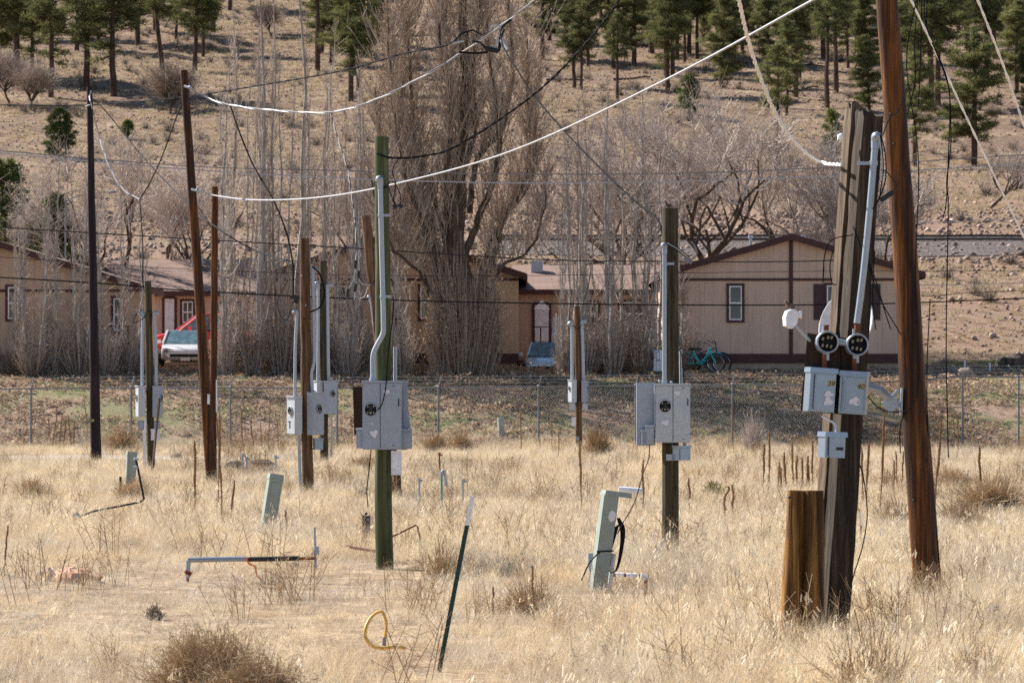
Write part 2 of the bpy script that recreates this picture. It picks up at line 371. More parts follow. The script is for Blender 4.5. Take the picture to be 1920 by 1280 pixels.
def sheet(name, mat, y0, y1, dy, segs_x, dz=0, xr=None):
    ys = np.arange(y0, y1 + dy * .5, dy); ys[-1] = y1
    xs = np.concatenate([np.arange(-220, -50, 5.), np.arange(-50, 50, segs_x), np.arange(50, 221, 5.)]) if xr is None else np.arange(xr[0], xr[1] + .01, segs_x)
    X_, Y_ = np.meshgrid(xs, ys); Z_ = hgt(X_, Y_) + dz
    n = len(xs); mm = len(ys); i = (np.arange(mm - 1)[:, None] * n + np.arange(n - 1)[None]).ravel()
    o = MB().add(np.stack([X_, Y_, Z_], -1).reshape(-1, 3), np.stack([i, i + 1, i + n + 1, i + n], 1)).build(name, mat)
    o.data.shade_smooth(); o['kind'] = 'structure'; return o
sheet('ground', ground_mat('dry_field_soil', 'field'), -80, 100, .8, .8)
sheet('embankment', ground_mat('leafy_bank_soil', 'bank'), 100, 130, .3, .4)
sheet('slope', ground_mat('grassy_slope_soil', 'slope'), 130, 245, .8, .8)
sheet('hillside', ground_mat('rocky_hill_soil', 'hill'), 245, 800, 2.5, 1.6)
sheet('rail_bed', ground_mat('rail_ballast', 'gravel'), 173, 187, .5, .8, .06, (-1.5, 220))
sheet('gravel_path', ground_mat('pale_path_gravel', 'path'), 85.6, 90.4, .4, .8, .025)
# ---------------------------------------------------------------- scatter (stuff)
def gn_scatter(name, mats, variants, pts, rot, sc, vi, kind='stuff'):
    """one object: loose vertices are the scatter points, the faces are the tuft shapes."""
    V = []; L = []; T = []; VAR = []; A = []; MI = []; n = 0
    for k, mb in enumerate(variants):
        v = np.concatenate(mb.V); l = np.concatenate(mb.L); t = np.concatenate(mb.T)
        V.append(v); L.append(l + n); T.append(t); VAR.append(np.full(len(t), k)); A.append(np.concatenate(mb.A)); MI.append(np.concatenate(mb.M)); n += len(v)
    nf = n; V.append(pts); V = np.concatenate(V); L = np.concatenate(L); T = np.concatenate(T); VAR = np.concatenate(VAR)
    N_ = len(V); me = bpy.data.meshes.new(name); me.vertices.add(N_); me.vertices.foreach_set('co', V.ravel())
    me.loops.add(len(L)); me.loops.foreach_set('vertex_index', L.astype(np.int32))
    me.polygons.add(len(T)); me.polygons.foreach_set('loop_start', np.concatenate([[0], np.cumsum(T)[:-1]]).astype(np.int32))
    me.polygons.foreach_set('material_index', np.concatenate(MI).astype(np.int32))
    me.update(calc_edges=True)
    me.attributes.new('var', 'INT', 'FACE').data.foreach_set('value', VAR.astype(np.int32))
    me.attributes.new('v', 'FLOAT', 'POINT').data.foreach_set('value', np.concatenate([np.concatenate(A), np.zeros(len(pts))]).astype(np.float32))
    isp = np.zeros(N_, bool); isp[nf:] = True
    me.attributes.new('ispt', 'BOOLEAN', 'POINT').data.foreach_set('value', isp)
    z3 = np.zeros((nf, 3))
    me.attributes.new('rot', 'FLOAT_VECTOR', 'POINT').data.foreach_set('vector', np.vstack([z3, rot]).ravel().astype(np.float32))
    me.attributes.new('sc', 'FLOAT_VECTOR', 'POINT').data.foreach_set('vector', np.vstack([z3, sc]).ravel().astype(np.float32))
    me.attributes.new('vi', 'INT', 'POINT').data.foreach_set('value', np.concatenate([np.zeros(nf), vi]).astype(np.int32))
    for q in mats: me.materials.append(q)
    ob = bpy.data.objects.new(name, me); C.objects.link(ob); ob['kind'] = kind
    ng = bpy.data.node_groups.new(name + '_nodes', 'GeometryNodeTree')
    ng.interface.new_socket('Geometry', in_out='INPUT', socket_type='NodeSocketGeometry'); ng.interface.new_socket('Geometry', in_out='OUTPUT', socket_type='NodeSocketGeometry')
    nd = ng.nodes; ln = ng.links; gi = nd.new('NodeGroupInput'); go = nd.new('NodeGroupOutput')
    def att(nm, ty):
        a = nd.new('GeometryNodeInputNamedAttribute'); a.data_type = ty; a.inputs[0].default_value = nm
        return [o for o in a.outputs if o.enabled and o.name == 'Attribute'][0]
    sp = nd.new('GeometryNodeSeparateGeometry'); sp.domain = 'POINT'; ln.new(gi.outputs[0], sp.inputs[0]); ln.new(att('ispt', 'BOOLEAN'), sp.inputs[1])
    jn = nd.new('GeometryNodeJoinGeometry'); va = att('var', 'INT')
    for k in reversed(range(len(variants))):
        cmp_ = nd.new('FunctionNodeCompare'); cmp_.data_type = 'INT'; cmp_.operation = 'EQUAL'
        ins = [i for i in cmp_.inputs if i.enabled]; ln.new(va, ins[0]); ins[1].default_value = k
        s2 = nd.new('GeometryNodeSeparateGeometry'); s2.domain = 'FACE'; ln.new(gi.outputs[0], s2.inputs[0]); ln.new(cmp_.outputs[0], s2.inputs[1])
        g2 = nd.new('GeometryNodeGeometryToInstance'); ln.new(s2.outputs[0], g2.inputs[0]); ln.new(g2.outputs[0], jn.inputs[0])
    ip = nd.new('GeometryNodeInstanceOnPoints'); ln.new(sp.outputs[0], ip.inputs['Points']); ln.new(jn.outputs[0], ip.inputs['Instance'])
    ip.inputs['Pick Instance'].default_value = True; ln.new(att('vi', 'INT'), ip.inputs['Instance Index'])
    ln.new(att('rot', 'FLOAT_VECTOR'), ip.inputs['Rotation']); ln.new(att('sc', 'FLOAT_VECTOR'), ip.inputs['Scale'])
    ln.new(ip.outputs[0], go.inputs[0])
    md = ob.modifiers.new('scatter', 'NODES'); md.node_group = ng
    return ob
def tuft(seed, n, h, spread, wd, lean=.5, segs=3, curl=.6, head=0):
    rs = np.random.RandomState(seed); mb = MB()
    a = rs.uniform(0, 6.283, n); r = np.sqrt(rs.uniform(0, 1, n)) * spread
    b = np.stack([np.cos(a) * r, np.sin(a) * r, np.full(n, -.03)], 1)
    da = rs.uniform(0, 6.283, n); le = np.abs(rs.normal(lean, lean * .5, n)); hh = h * rs.uniform(.45, 1.05, n)
    d = np.stack([np.cos(da) * le, np.sin(da) * le, np.ones(n)], 1); d /= np.linalg.norm(d, axis=1)[:, None]
    side = np.stack([-np.sin(da + rs.uniform(-.9, .9, n)), np.cos(da), np.zeros(n)], 1); side /= np.linalg.norm(side, axis=1)[:, None]
    v = np.clip(rs.normal(.5, .22, n), 0, 1); p = b; w0 = wd * rs.uniform(.7, 1.3, n)
    cz = curl * rs.uniform(.2, 1.2, n)
    for i in range(segs):
        q = p + d * (hh / segs)[:, None]; w1 = w0 * (1 - (i + 1) / segs * .75)
        V = np.stack([p - side * w0[:, None] / 2, p + side * w0[:, None] / 2, q + side * w1[:, None] / 2, q - side * w1[:, None] / 2], 1).reshape(-1, 3)
        mb.add(V, (np.arange(n) * 4)[:, None] + np.arange(4), 0, np.repeat(v, 4)); p = q; w0 = w1
        d = d + np.stack([np.cos(da), np.sin(da), -np.ones(n) * .6], 1) * (cz / segs)[:, None]; d /= np.linalg.norm(d, axis=1)[:, None]
    if head:
        k = rs.rand(n) < head; q = p[k]; m_ = len(q)
        for j in range(3):
            o = rs.normal(0, .012, (m_, 3)); u = np.stack([rs.normal(0, .006, m_), rs.normal(0, .006, m_), rs.uniform(.012, .03, m_)], 1); s_ = side[k] * .005
            mb.quads(q + o - d[k] * .02 * j, s_, u, 0, np.clip(v[k] + .2, 0, 1))
    return mb
def grass_mat(name, dry, green=.0):
    m = N(name); at = m.n('ShaderNodeAttribute', attribute_name='v'); oi = m.n('ShaderNodeObjectInfo'); p = m.pos()
    f = m.math('ADD', m.math('MULTIPLY', at.outputs['Fac'], .62), m.math('MULTIPLY', oi.outputs['Random'], .38))
    c = m.ramp(f, dry)
    gr = m.ramp(m.noise(p, .42, 4, .6), [(.46, (0, 0, 0)), (.60, (.8, .8, .8))])      # greyer matted patches
    c = m.mix(gr, c, m.ramp(f, [(.1, (.22, .175, .135)), (.5, (.56, .475, .375)), (.9, (.82, .74, .63))]))
    br = m.ramp(m.noise(m.map(p, (1, .45, 1)), .6, 4, .65), [(.54, (0, 0, 0)), (.66, (.75, .75, .75))])
    c = m.mix(br, c, m.ramp(f, [(.1, (.15, .09, .05)), (.5, (.44, .30, .18)), (.9, (.68, .52, .34))]))
    g2 = m.ramp(m.noise(p, .8, 3, .5), [(.63, (0, 0, 0)), (.72, (.6, .6, .6))])
    c = m.mix(m.math('MULTIPLY', g2, oi.outputs['Random']), c, (.24, .27, .07))
    m.col(c, .75, 0, .25); tr = m.n('ShaderNodeBsdfTranslucent'); m.l(c, tr.inputs[0]); mx = m.n('ShaderNodeMixShader'); mx.inputs[0].default_value = .3
    m.l(m.b.outputs[0], mx.inputs[1]); m.l(tr.outputs[0], mx.inputs[2]); m.l(mx.outputs[0], m.out.inputs[0]); return m.m
STRAW = [(.05, (.33, .235, .14)), (.35, (.66, .51, .315)), (.62, (.82, .68, .465)), (.92, (.95, .88, .71))]
M['straw'] = grass_mat('straw_grass', STRAW)
def pts_in_view(n_per, y0, y1, rs, margin=1.5, dens=None):
    out = []; y = y0
    while y < y1:
        dy = min(2.0, y1 - y); hw = .168 * (y + dy) + margin; n = rs.poisson(2 * hw * dy * (n_per(y) if callable(n_per) else n_per))
        x = rs.uniform(-hw, hw, n); yy = rs.uniform(y, y + dy, n); out.append(np.stack([x, yy], 1)); y += dy
    return np.concatenate(out)
rs = np.random.RandomState(11)
# field grass
vs = []
for k in range(5): vs.append(tuft(100 + k, 74, .60, .14, .0030, .50, 5, 1.1, .03))      # 0-4 tall near
for k in range(4): vs.append(tuft(120 + k, 64, .24, .17, .0034, 1.1, 3, 1.2))          # 5-8 matted near
for k in range(4): vs.append(tuft(140 + k, 50, .50, .21, .0062, .5, 3, 1.0, .02))       # 9-12 tall far
for k in range(3): vs.append(tuft(160 + k, 44, .26, .24, .0075, 1.0, 3, 1.1))          # 13-15 matted far
M['greystraw'] = leafy('grey_matted_grass', [(0, (.24, .20, .165)), (.5, (.56, .495, .42)), (1, (.82, .76, .68))], .25)
for k in range(3):
    q = tuft(180 + k, 70, .20, .18, .0034, 1.2, 3, 1.3); q.M = [np.ones_like(z_) for z_ in q.M]; vs.append(q)   # 16-18 grey matted
for k in range(3): vs.append(tuft(190 + k, 9, .80, .10, 0.0040, .8, 6, 1.5, .1))     # 19-21 long loose strands
for k in range(3): vs.append(tuft(200 + k, 60, .15, .26, .0042, 5.0, 2, .2))     # 22-24 flat straw litter
xy = pts_in_view(lambda y: 56 if y < 45 else (24 if y < 62 else 15), 20, 102.4, rs)
x, y = xy.T
keep = ~((abs(y - 88) < 2.2) & (rs.rand(len(x)) < .93))
def path_gap(x, y): return np.clip((12 - abs(x - 2) * 1.0) / 8, 0, 1)               # the path is overgrown in the middle
keep |= (abs(y - 88) < 2.2) & (rs.rand(len(x)) < path_gap(x, y) * .9)
x = x[keep]; y = y[keep]
pxs = x / y * F + 960
tall = .5 + .75 * wn(x, y, .35, 4) + .35 * wn(x, y, 1.1, 10)
tall += np.where((pxs > 1000) & (y < 45), .34, 0) + np.where((pxs < 800) & (y < 39), -.32, 0) + np.where((y > 45) & (y < 84), .25, 0)
bare = (wn(x, y, .5, 2) + .5 * wn(x, y, 1.7, 12) > .85) | ((pxs > 380) & (pxs < 720) & (abs(y - 38.3) < 1.0) & (rs.rand(len(x)) < .6))
flat = (bare & (rs.rand(len(x)) < .45)) | ((y < 60) & (rs.rand(len(x)) < .16))
T = rs.rand(len(x)) < np.clip(tall, .06, .94); near = y < 50
vi = np.where(near, np.where(T, rs.randint(0, 5, len(x)), rs.randint(5, 9, len(x))), np.where(T, rs.randint(9, 13, len(x)), rs.randint(13, 16, len(x))))
gy_ = (pxs < 1000 + 120 * wn(x, y, .4, 1)) & (abs(y - 34.6 - .5 * wn(x, y, .5, 3)) < 1.7) & (rs.rand(len(x)) < .8); gy_ |= (wn(x, y, .33, 7) > .5) & (rs.rand(len(x)) < .5) & (y < 50)
vi = np.where(gy_, rs.randint(16, 19, len(x)), vi); vi = np.where((rs.rand(len(x)) < .22) & (y < 60), rs.randint(19, 22, len(x)), vi)
vi = np.where(flat, rs.randint(22, 25, len(x)), vi)
foot = np.ones(len(x))
for fx_, fy_ in ((4.5, 34.7), (3.05, 29.5), (2.65, 29.3), (2.06, 41.3), (-1.53, 37.8), (.95, 33.7), (-.6, 24.6), (-3.9, 36)): foot = np.where((abs(x - fx_) < .6) & (y < fy_ + .1) & (y > fy_ - 3.2), .55, foot)
s = rs.uniform(.5, 1.1, len(x)) * np.clip(.60 + .32 * tall, .52, 1.0)
wl = .25 * wn(x, y, .6, 5)
s = s * foot * np.where((pxs > 1150) & (y < 40), 1.18, 1.04)
rot = np.stack([wl * .6 + rs.normal(0, .12, len(x)), .34 + wl + rs.normal(0, .12, len(x)), rs.uniform(-.1, 6.28, len(x))], 1)
gn_scatter('field_grass', [M['straw'], M['greystraw']], vs, np.stack([x, y, hgt(x, y)], 1), rot, np.stack([s, s, s * rs.uniform(.8, 1.2, len(x))], 1), vi)
M['litter'] = leafy('bank_leaf_litter', [(0, (.13, .075, .045)), (.5, (.34, .225, .145)), (.85, (.54, .39, .27)), (1, (.74, .60, .47))])
# leaf litter on the bank
def litter(seed, n, size, spread, up=.03):
    r = np.random.RandomState(seed); c = np.stack([r.normal(0, spread, n), r.normal(0, spread, n), r.uniform(0, up, n)], 1)
    u = r.normal(0, 1, (n, 3)); u[:, 2] *= .5; u /= np.linalg.norm(u, axis=1)[:, None]; v = np.cross(u, r.normal(0, 1, (n, 3))); v /= np.linalg.norm(v, axis=1)[:, None]
    sz = size * r.uniform(.5, 1.2, n)[:, None]; return MB().quads(c, u * sz, v * sz * .7, 0, np.clip(r.normal(.55, .25, n), 0, 1))
xy = pts_in_view(8, 100.3, 118, rs); x, y = xy.T
k = (wn(x, y, .7, 7) + .6 * wn(x, y, 2.1, 1) + rs.normal(0, .25, len(x))) > -.28; x, y = x[k], y[k]
n = len(x); s = rs.uniform(.7, 1.5, n)
gn_scatter('leaf_litter', [M['litter']], [litter(k, 40, .034, .17) for k in range(5)], np.stack([x, y, hgt(x, y) + .01], 1),
           np.stack([rs.normal(.2, .1, n), rs.normal(0, .1, n), rs.uniform(0, 6.28, n)], 1), np.stack([s, s, s], 1), rs.randint(0, 5, n))
# green grass and weeds on the bank
M['greengrass'] = leafy('fresh_grass', [(0, (.09, .12, .035)), (.5, (.17, .22, .06)), (1, (.36, .36, .14))], .3)
xy = pts_in_view(16, 100.5, 128, rs); x, y = xy.T; pxs = x / y * F + 960
g = wn(x, y, .55, 9) + .5 * wn(x, y, 1.6, 3) + rs.normal(0, .12, len(x))
k = (g > .02) | ((y > 106.3) & (y < 109) & (pxs > 740) & (pxs < 1010) & (g > -.25)) | ((y > 106.5) & (y < 109) & (pxs < 620) & (g > .1)) | ((pxs > 1300) & (pxs < 1520) & (y < 107) & (g > -.05))
x, y = x[k], y[k]; n = len(x); s = rs.uniform(.6, 1.2, n)
gn_scatter('green_grass', [M['greengrass']], [tuft(300 + k, 26, .15, .15, .014, .7, 2, .8) for k in range(4)], np.stack([x, y, hgt(x, y)], 1),
           np.stack([rs.normal(0, .1, n), rs.normal(0, .1, n), rs.uniform(0, 6.28, n)], 1), np.stack([s, s, s], 1), rs.randint(0, 4, n))
# bunch grass over bank and hill
M['bunch'] = leafy('bunch_grass', [(0, (.24, .17, .105)), (.45, (.44, .335, .215)), (.8, (.60, .49, .335)), (1, (.74, .65, .49))], .3)
xy = pts_in_view(lambda y: 4.0 if y < 112 else (5.0 if y < 170 else (2.2 if y < 250 else 1.5)), 101, 520, rs, 3); x, y = xy.T
g = wn(x, y, .12, 2) + .5 * wn(x, y, .5, 8) + rs.normal(0, .3, len(x)); left = np.clip(-x / (y * .16), -1, 1)
k = g > np.where(y < 112, .3, np.where(y < 170, -.35, .08 - .22 * left)); k &= ~((y > 174) & (y < 188)) & ~((y > 112.5) & (y < 127) & (rs.rand(len(x)) < .8))
x, y = x[k], y[k]; n = len(x); s = rs.uniform(.7, 1.5, n) * np.interp(y, [100, 170, 250, 500], [.8, 1, 1.5, 2.0])
gn_scatter('bunch_grass', [M['bunch']], [tuft(400 + k, 30, .30, .14, .02, .8, 2, .8) for k in range(4)], np.stack([x, y, hgt(x, y)], 1),
           np.stack([rs.normal(0, .1, n), rs.normal(0, .1, n), rs.uniform(0, 6.28, n)], 1), np.stack([s, s, s * .8], 1), rs.randint(0, 4, n))
# loose stones over the hill
def stone(seed):
    m = MB(); m.ball((0, 0, .2), (.5, .4, .32), n=6, k=4, jit=.28, seed=seed, a=float(np.random.RandomState(seed).uniform(0, 1))); return m
M['stones'] = leafy('hill_stones', [(0, (.10, .065, .05)), (.5, (.26, .175, .135)), (.85, (.40, .29, .235)), (1, (.5, .41, .36))], 0)
xy = pts_in_view(lambda y: 1.2 if y < 130 else (3.2 if y < 215 else 2.6), 101, 480, rs, 3); x, y = xy.T
rocky = (y > 188) & (y < 203) | (y > 165) & (y < 178)
k = (rs.rand(len(x)) < np.where(rocky, 1, .55)) & ~((y > 112) & (y < 128)); x, y, rocky = x[k], y[k], rocky[k]; n = len(x)
s = np.abs(rs.normal(0, .11, n)) + .07; s *= np.where(y < 130, .5, 1) * np.where(rocky, 1.35, 1)
gn_scatter('hill_gravel', [M['stones']], [stone(k) for k in range(8)], np.stack([x, y, hgt(x, y)], 1),
           np.stack([rs.normal(0, .3, n), rs.normal(0, .3, n), rs.uniform(0, 6.28, n)], 1), np.stack([s, s, s], 1), rs.randint(0, 8, n))
# low brush on the slopes
def brush(seed):
    r = np.random.RandomState(seed); n = 90; a = r.uniform(0, 6.28, n); e = r.uniform(.2, 1.4, n); l = r.uniform(.3, 1, n)
    d = np.stack([np.cos(a) * np.cos(e), np.sin(a) * np.cos(e), np.sin(e)], 1); p1 = d * l[:, None] * .6
    p2 = p1 + (d + r.normal(0, .5, (n, 3))) * .25; return MB().segs(np.zeros((n, 3)), p1, .012, .008, 3, 0, r.rand(n)).segs(p1, p2, .008, .004, 3, 0, r.rand(n))
M['brushm'] = leafy('hill_brush', [(0, (.10, .07, .055)), (.5, (.25, .19, .15)), (1, (.42, .34, .28))], 0)
xy = pts_in_view(.05, 128, 480, rs, 3); x, y = xy.T; k = (wn(x, y, .15, 11) > -.1) & ~((y > 173) & (y < 188)); x, y = x[k], y[k]; n = len(x)
s = rs.uniform(.5, 1.5, n)
gn_scatter('undergrowth', [M['brushm']], [brush(k) for k in range(4)], np.stack([x, y, hgt(x, y)], 1),
           np.stack([np.zeros(n), np.zeros(n), rs.uniform(0, 6.28, n)], 1), np.stack([s, s, s], 1), rs.randint(0, 4, n))
# reddish stiff weeds through the field
def weeds(seed, n=9, h=.5):
    r = np.random.RandomState(seed); mb = MB()
    for i in range(n):
        b = np.array([r.normal(0, .12), r.normal(0, .12), -.02]); d = np.array([r.normal(0, .25), r.normal(0, .25), 1.]); p = b; q = b + d * h * r.uniform(.5, 1); v = r.rand()
        mb.segs([p], [q], .0035, .0022, 3, 0, v); k = r.randint(4, 9); t = r.uniform(.35, .98, k)[:, None]; P0 = p + (q - p) * t
        P1 = P0 + np.stack([r.normal(0, .07, k), r.normal(0, .07, k), r.uniform(.02, .12, k)], 1); mb.segs(P0, P1, .0022, .001, 3, 0, v)
    return mb
xy = pts_in_view(lambda y: .8 if y < 50 else .8, 22, 100, rs); x, y = xy.T; k = wn(x, y, .4, 13) + rs.normal(0, .3, len(x)) > .1; x, y = x[k], y[k]; n = len(x); s = rs.uniform(.6, 1.3, n)
gn_scatter('dry_weeds', [M['weed']], [weeds(k) for k in range(5)], np.stack([x, y, hgt(x, y)], 1),
           np.stack([rs.normal(0, .1, n), rs.normal(0, .1, n), rs.uniform(0, 6.28, n)], 1), np.stack([s, s, s], 1), rs.randint(0, 5, n))
# ---------------------------------------------------------------- houses
def window(root_, x, z, w_, h_, y, trimw=.09, glassc='glass', shutters=0, cross=False):
    """x,z = centre; y = wall plane; local coords"""
    m = MB(); t = trimw
    m.box((x - w_ / 2 - t / 2, y - .025, z), (t, .07, h_ + 2 * t)); m.box((x + w_ / 2 + t / 2, y - .025, z), (t, .07, h_ + 2 * t))
    m.box((x, y - .025, z + h_ / 2 + t / 2), (w_, .07, t)); m.box((x, y - .025, z - h_ / 2 - t / 2), (w_, .07, t))
    wn_ = m.build('window', M['trim'], root_)
    f = MB(); q = .045
    for s_ in (-1, 1): f.box((x + s_ * (w_ / 2 - q / 2), y - .02, z), (q, .05, h_)); f.box((x, y - .02, z + s_ * (h_ / 2 - q / 2)), (w_ - 2 * q, .05, q))
    f.box((x, y - .03, z), (w_ - 2 * q, .05, .05))
    if cross: f.box((x, y - .022, z), (.04, .046, h_ - 2 * q))
    f.build('sash', M['white'], wn_)
    MB().box((x, y - .004, z), (w_ - .01, .012, h_ - .01)).build('pane', M['glass'], wn_)
    for s_ in ([-1, 1] if shutters else []):
        MB().box((x + s_ * (w_ / 2 + t + .19), y - .02, z), (.36, .05, h_ + .1)).build('shutter', M['shutter'], root_)
def gable_house(label, px0, px1, pxa, Y, py_ap, py_eave, wallm, wins, depth=13, group='mobile homes along the bank'):
    s_ = F / Y; x0, x1, xa = PX(px0, Y), PX(px1, Y), PX(pxa, Y); cx = (x0 + x1) / 2; gz = H1(cx, Y)
    r = root('mobile_home', label, 'house', (cx, Y, gz), 0, group, local=True)
    ez = PZ(py_eave, Y) - gz; az = PZ(py_ap, Y) - gz; a, b, c = x0 - cx, x1 - cx, xa - cx; zb = .14
    ia, ib = a + .30, b - .30
    zt = lambda x: ez + (az - ez) * (x - a) / (c - a) if x < c else ez + (az - ez) * (b - x) / (b - c)
    poly = [(ia, .28), (ib, .28), (ib, zt(ib) - .2), (c, az - .2), (ia, zt(ia) - .2)]
    MB().prism(poly, 0, depth).build('wall', wallm, r)
    MB().box((cx * 0 + (a + b) / 2, depth / 2 + .03, .0), (ib - ia - .12, depth - .06, .62)).build('skirting', M['skirt'], r)
    MB().box(((a + b) / 2, -.02, .44), (ib - ia + .02, .06, .33)).build('base_trim', M['trim'], r)
    MB().box(((ia + ib) / 2, -.018, PZ(524, Y) - gz if py_eave < 520 else PZ(py_eave + 10, Y) - gz), (ib - ia, .05, .09)).build('belt_trim', M['trim'], r)
    t = .06
    rf = MB()
    for (xa_, za_, xb_, zb_) in ((a, ez, c, az), (b, ez, c, az)):
        v = [(xa_, -.3, za_), (xb_, -.3, zb_), (xb_, depth + .3, zb_), (xa_, depth + .3, za_), (xa_, -.3, za_ - t), (xb_, -.3, zb_ - t), (xb_, depth + .3, zb_ - t), (xa_, depth + .3, za_ - t)]
        rf.add(v, [(0, 1, 2, 3), (7, 6, 5, 4), (0, 4, 5, 1), (3, 2, 6, 7), (0, 3, 7, 4), (1, 5, 6, 2)])
    rfo = rf.build('roof', M['shingle'], r)
    fa = MB(); h_ = .24
    for (xa_, za_, xb_, zb_) in ((a, ez, c, az), (c, az, b, ez)):
        v = [(xa_, -.33, za_ - .015), (xb_, -.33, zb_ - .015), (xb_, -.29, zb_ - .015), (xa_, -.29, za_ - .015), (xa_, -.33, za_ - h_), (xb_, -.33, zb_ - h_), (xb_, -.29, zb_ - h_), (xa_, -.29, za_ - h_)]
        fa.add(v, [(0, 1, 2, 3), (7, 6, 5, 4), (0, 4, 5, 1), (3, 2, 6, 7), (0, 3, 7, 4), (1, 5, 6, 2)])
    for xx in (a, b): fa.box((xx, depth / 2, ez - h_ / 2 - .02), (.04, depth + .5, h_ - .03))
    fa.build('fascia', M['trim'], rfo)
    for vx, vy in ((c - 1.2, 3), (c + .9, 5)): MB().tube([(vx, vy, zt(vx) - .1), (vx, vy, zt(vx) + .35)], .05, 8).tube([(vx, vy, zt(vx) + .3), (vx, vy, zt(vx) + .42)], .09, 8).build('vent_pipe', M['galv'], rfo)
    for (k, *q) in wins:
        if k == 'w': window(r, PX(q[0], Y) - cx, PZ(q[1], Y) - gz, q[2] / s_, q[3] / s_, 0, .09, shutters=q[4] if len(q) > 4 else 0)
        elif k == 'trim': MB().box((PX(q[0], Y) - cx, -.022, (az - .25 + .6) / 2), (.13, .06, az - .25 - .6)).build('ridge_trim', M['trim'], r)
        elif k == 'vent':
            vb = MB().box((PX(q[0], Y) - cx, -.02, PZ(q[1], Y) - gz), (q[2] / s_, .05, q[3] / s_))
            vb.build('vent', M['skirt'], r)
        elif k == 'mast':
            x_ = PX(q[0], Y) - cx; MB().tube([(x_, -.1, .5), (x_, -.1, zt(x_) + .8)], .03, 8).build('mast', M['galv'], r)
    return r, cx, gz
h3, cx3, gz3 = gable_house('tan gabled mobile home with dark brown trim and bicycles leaning by its base', 1232, 1733, 1483, 113.0, 438, 510, M['siding'],
    [('w', 1379, 568, 24, 64), ('w', 1588, 566, 76, 62, 1), ('trim', 1483)])
h2, cx2, gz2 = gable_house('brown gabled mobile home mostly hidden behind bare poplars and the giant old tree', 492, 988, 740, 114.0, 432, 513, M['siding3'],
    [('w', 641, 567, 20, 62), ('w', 800, 567, 24, 60), ('w', 905, 567, 40, 60), ('trim', 740), ('vent', 680, 470, 14, 14), ('mast', 528)])
h1, cx1, gz1 = gable_house('tan gabled mobile home cut off by the edge of the picture', -275, 275, 0, 112.6, 452, 535, M['siding3'],
    [('w', 25, 568, 20, 60), ('w', 220, 590, 14, 62), ('vent', 121, 566, 12, 18), ('vent', 122, 642, 16, 17), ('mast', 138)], depth=5.2)
# steps with rail at the first house
st = MB(); xs = PX(214, 111.5); gz = H1(xs, 111.6)
st_r = root('entry_steps', 'small dark entry steps with an iron handrail against the first tan house', 'steps', (xs, 111.6, gz))
MB().box((xs, 111.9, gz + .35), (1.0, 1.1, .7)).box((xs - .75, 111.9, gz + .17), (.5, 1.1, .34)).build('platform', M['board'], st_r)
MB().tube([(xs - .5, 111.4, gz + .8), (xs - .5, 111.4, gz + 1.65)], .03, 6).tube([(xs + .5, 111.4, gz + .1), (xs + .5, 111.4, gz + 1.65)], .035, 6).tube([(xs - .52, 111.4, gz + 1.65), (xs + .52, 111.4, gz + 1.65)], .03, 6).tube([(xs - .5, 111.4, gz + .9), (xs + .5, 111.4, gz + .9)], .025, 6).build('handrail', M['black'], st_r)
def side_house(label, px0, px1, Y, py_r, py_e, wallm, wins):
    s_ = F / Y; x0, x1 = PX(px0, Y), PX(px1, Y); cx = (x0 + x1) / 2; gz = H1(cx, Y); dep = 4.2; hw = (x1 - x0) / 2
    r = root('mobile_home', label, 'house', (cx, Y, gz), 0, 'mobile homes along the bank', local=True)
    ez = PZ(py_e, Y) - gz; az = PZ(py_r, Y + dep) - gz
    MB().box((0, dep, (ez - .12) / 2 + .15), (2 * hw - .4, 2 * dep, ez - .42)).build('wall', wallm, r)
    MB().box((0, dep, .1), (2 * hw - .6, 2 * dep - .2, .6)).build('skirting', M['skirt'], r)
    m = MB(); t = .1
    for y0, z0, y1, z1 in ((-.4, ez, dep, az), (2 * dep + .4, ez, dep, az)):
        v = [(-hw, y0, z0), (hw, y0, z0), (hw, y1, z1), (-hw, y1, z1), (-hw, y0, z0 - t), (hw, y0, z0 - t), (hw, y1, z1 - t), (-hw, y1, z1 - t)]
        m.add(v, [(0, 1, 2, 3), (7, 6, 5, 4), (0, 4, 5, 1), (3, 2, 6, 7), (0, 3, 7, 4), (1, 5, 6, 2)])
    rf = m.build('roof', M['shingle'], r)
    MB().box((0, -.42, ez - .1), (2 * hw + .04, .04, .2)).build('fascia', M['trim'], rf)
    v = MB(); v.box((PX(1008, Y) - cx if px0 > 900 else .6, dep * .7, az - .1), (.45, .4, .45)); v.build('roof_vent', M['galv'], rf)
    for (k, *q) in wins:
        if k == 'w': window(r, PX(q[0], Y) - cx, PZ(q[1], Y) - gz, q[2] / s_, q[3] / s_, 0, cross=True)
        elif k == 'door':
            x = PX(q[0], Y) - cx; z0 = PZ(q[2], Y) - gz; z1 = PZ(q[1], Y) - gz; hh = q[3] / s_ / 2
            d = MB().box((x, -.03, (z0 + z1) / 2), (2 * hh, .06, z1 - z0)).build('door', M['whiteb'], r)
            MB().box((x - hh - .05, -.03, (z0 + z1) / 2), (.1, .08, z1 - z0 + .1)).box((x + hh + .05, -.03, (z0 + z1) / 2), (.1, .08, z1 - z0 + .1)).box((x, -.03, z1 + .05), (2 * hh, .08, .1)).build('frame', M['trim'], d)
            MB().ball((x + hh * .7, -.09, (z0 + z1) / 2), .035).build('handle', M['chrome'], d)
    return r, cx, gz
side_house('pinkish long mobile home with a pale peaked door seen between the poplars', 960, 1262, 121.0, 497, 543, M['siding2'],
    [('door', 1016, 572, 640, 26), ('w', 1108, 588, 26, 40), ('w', 1190, 588, 52, 44)])
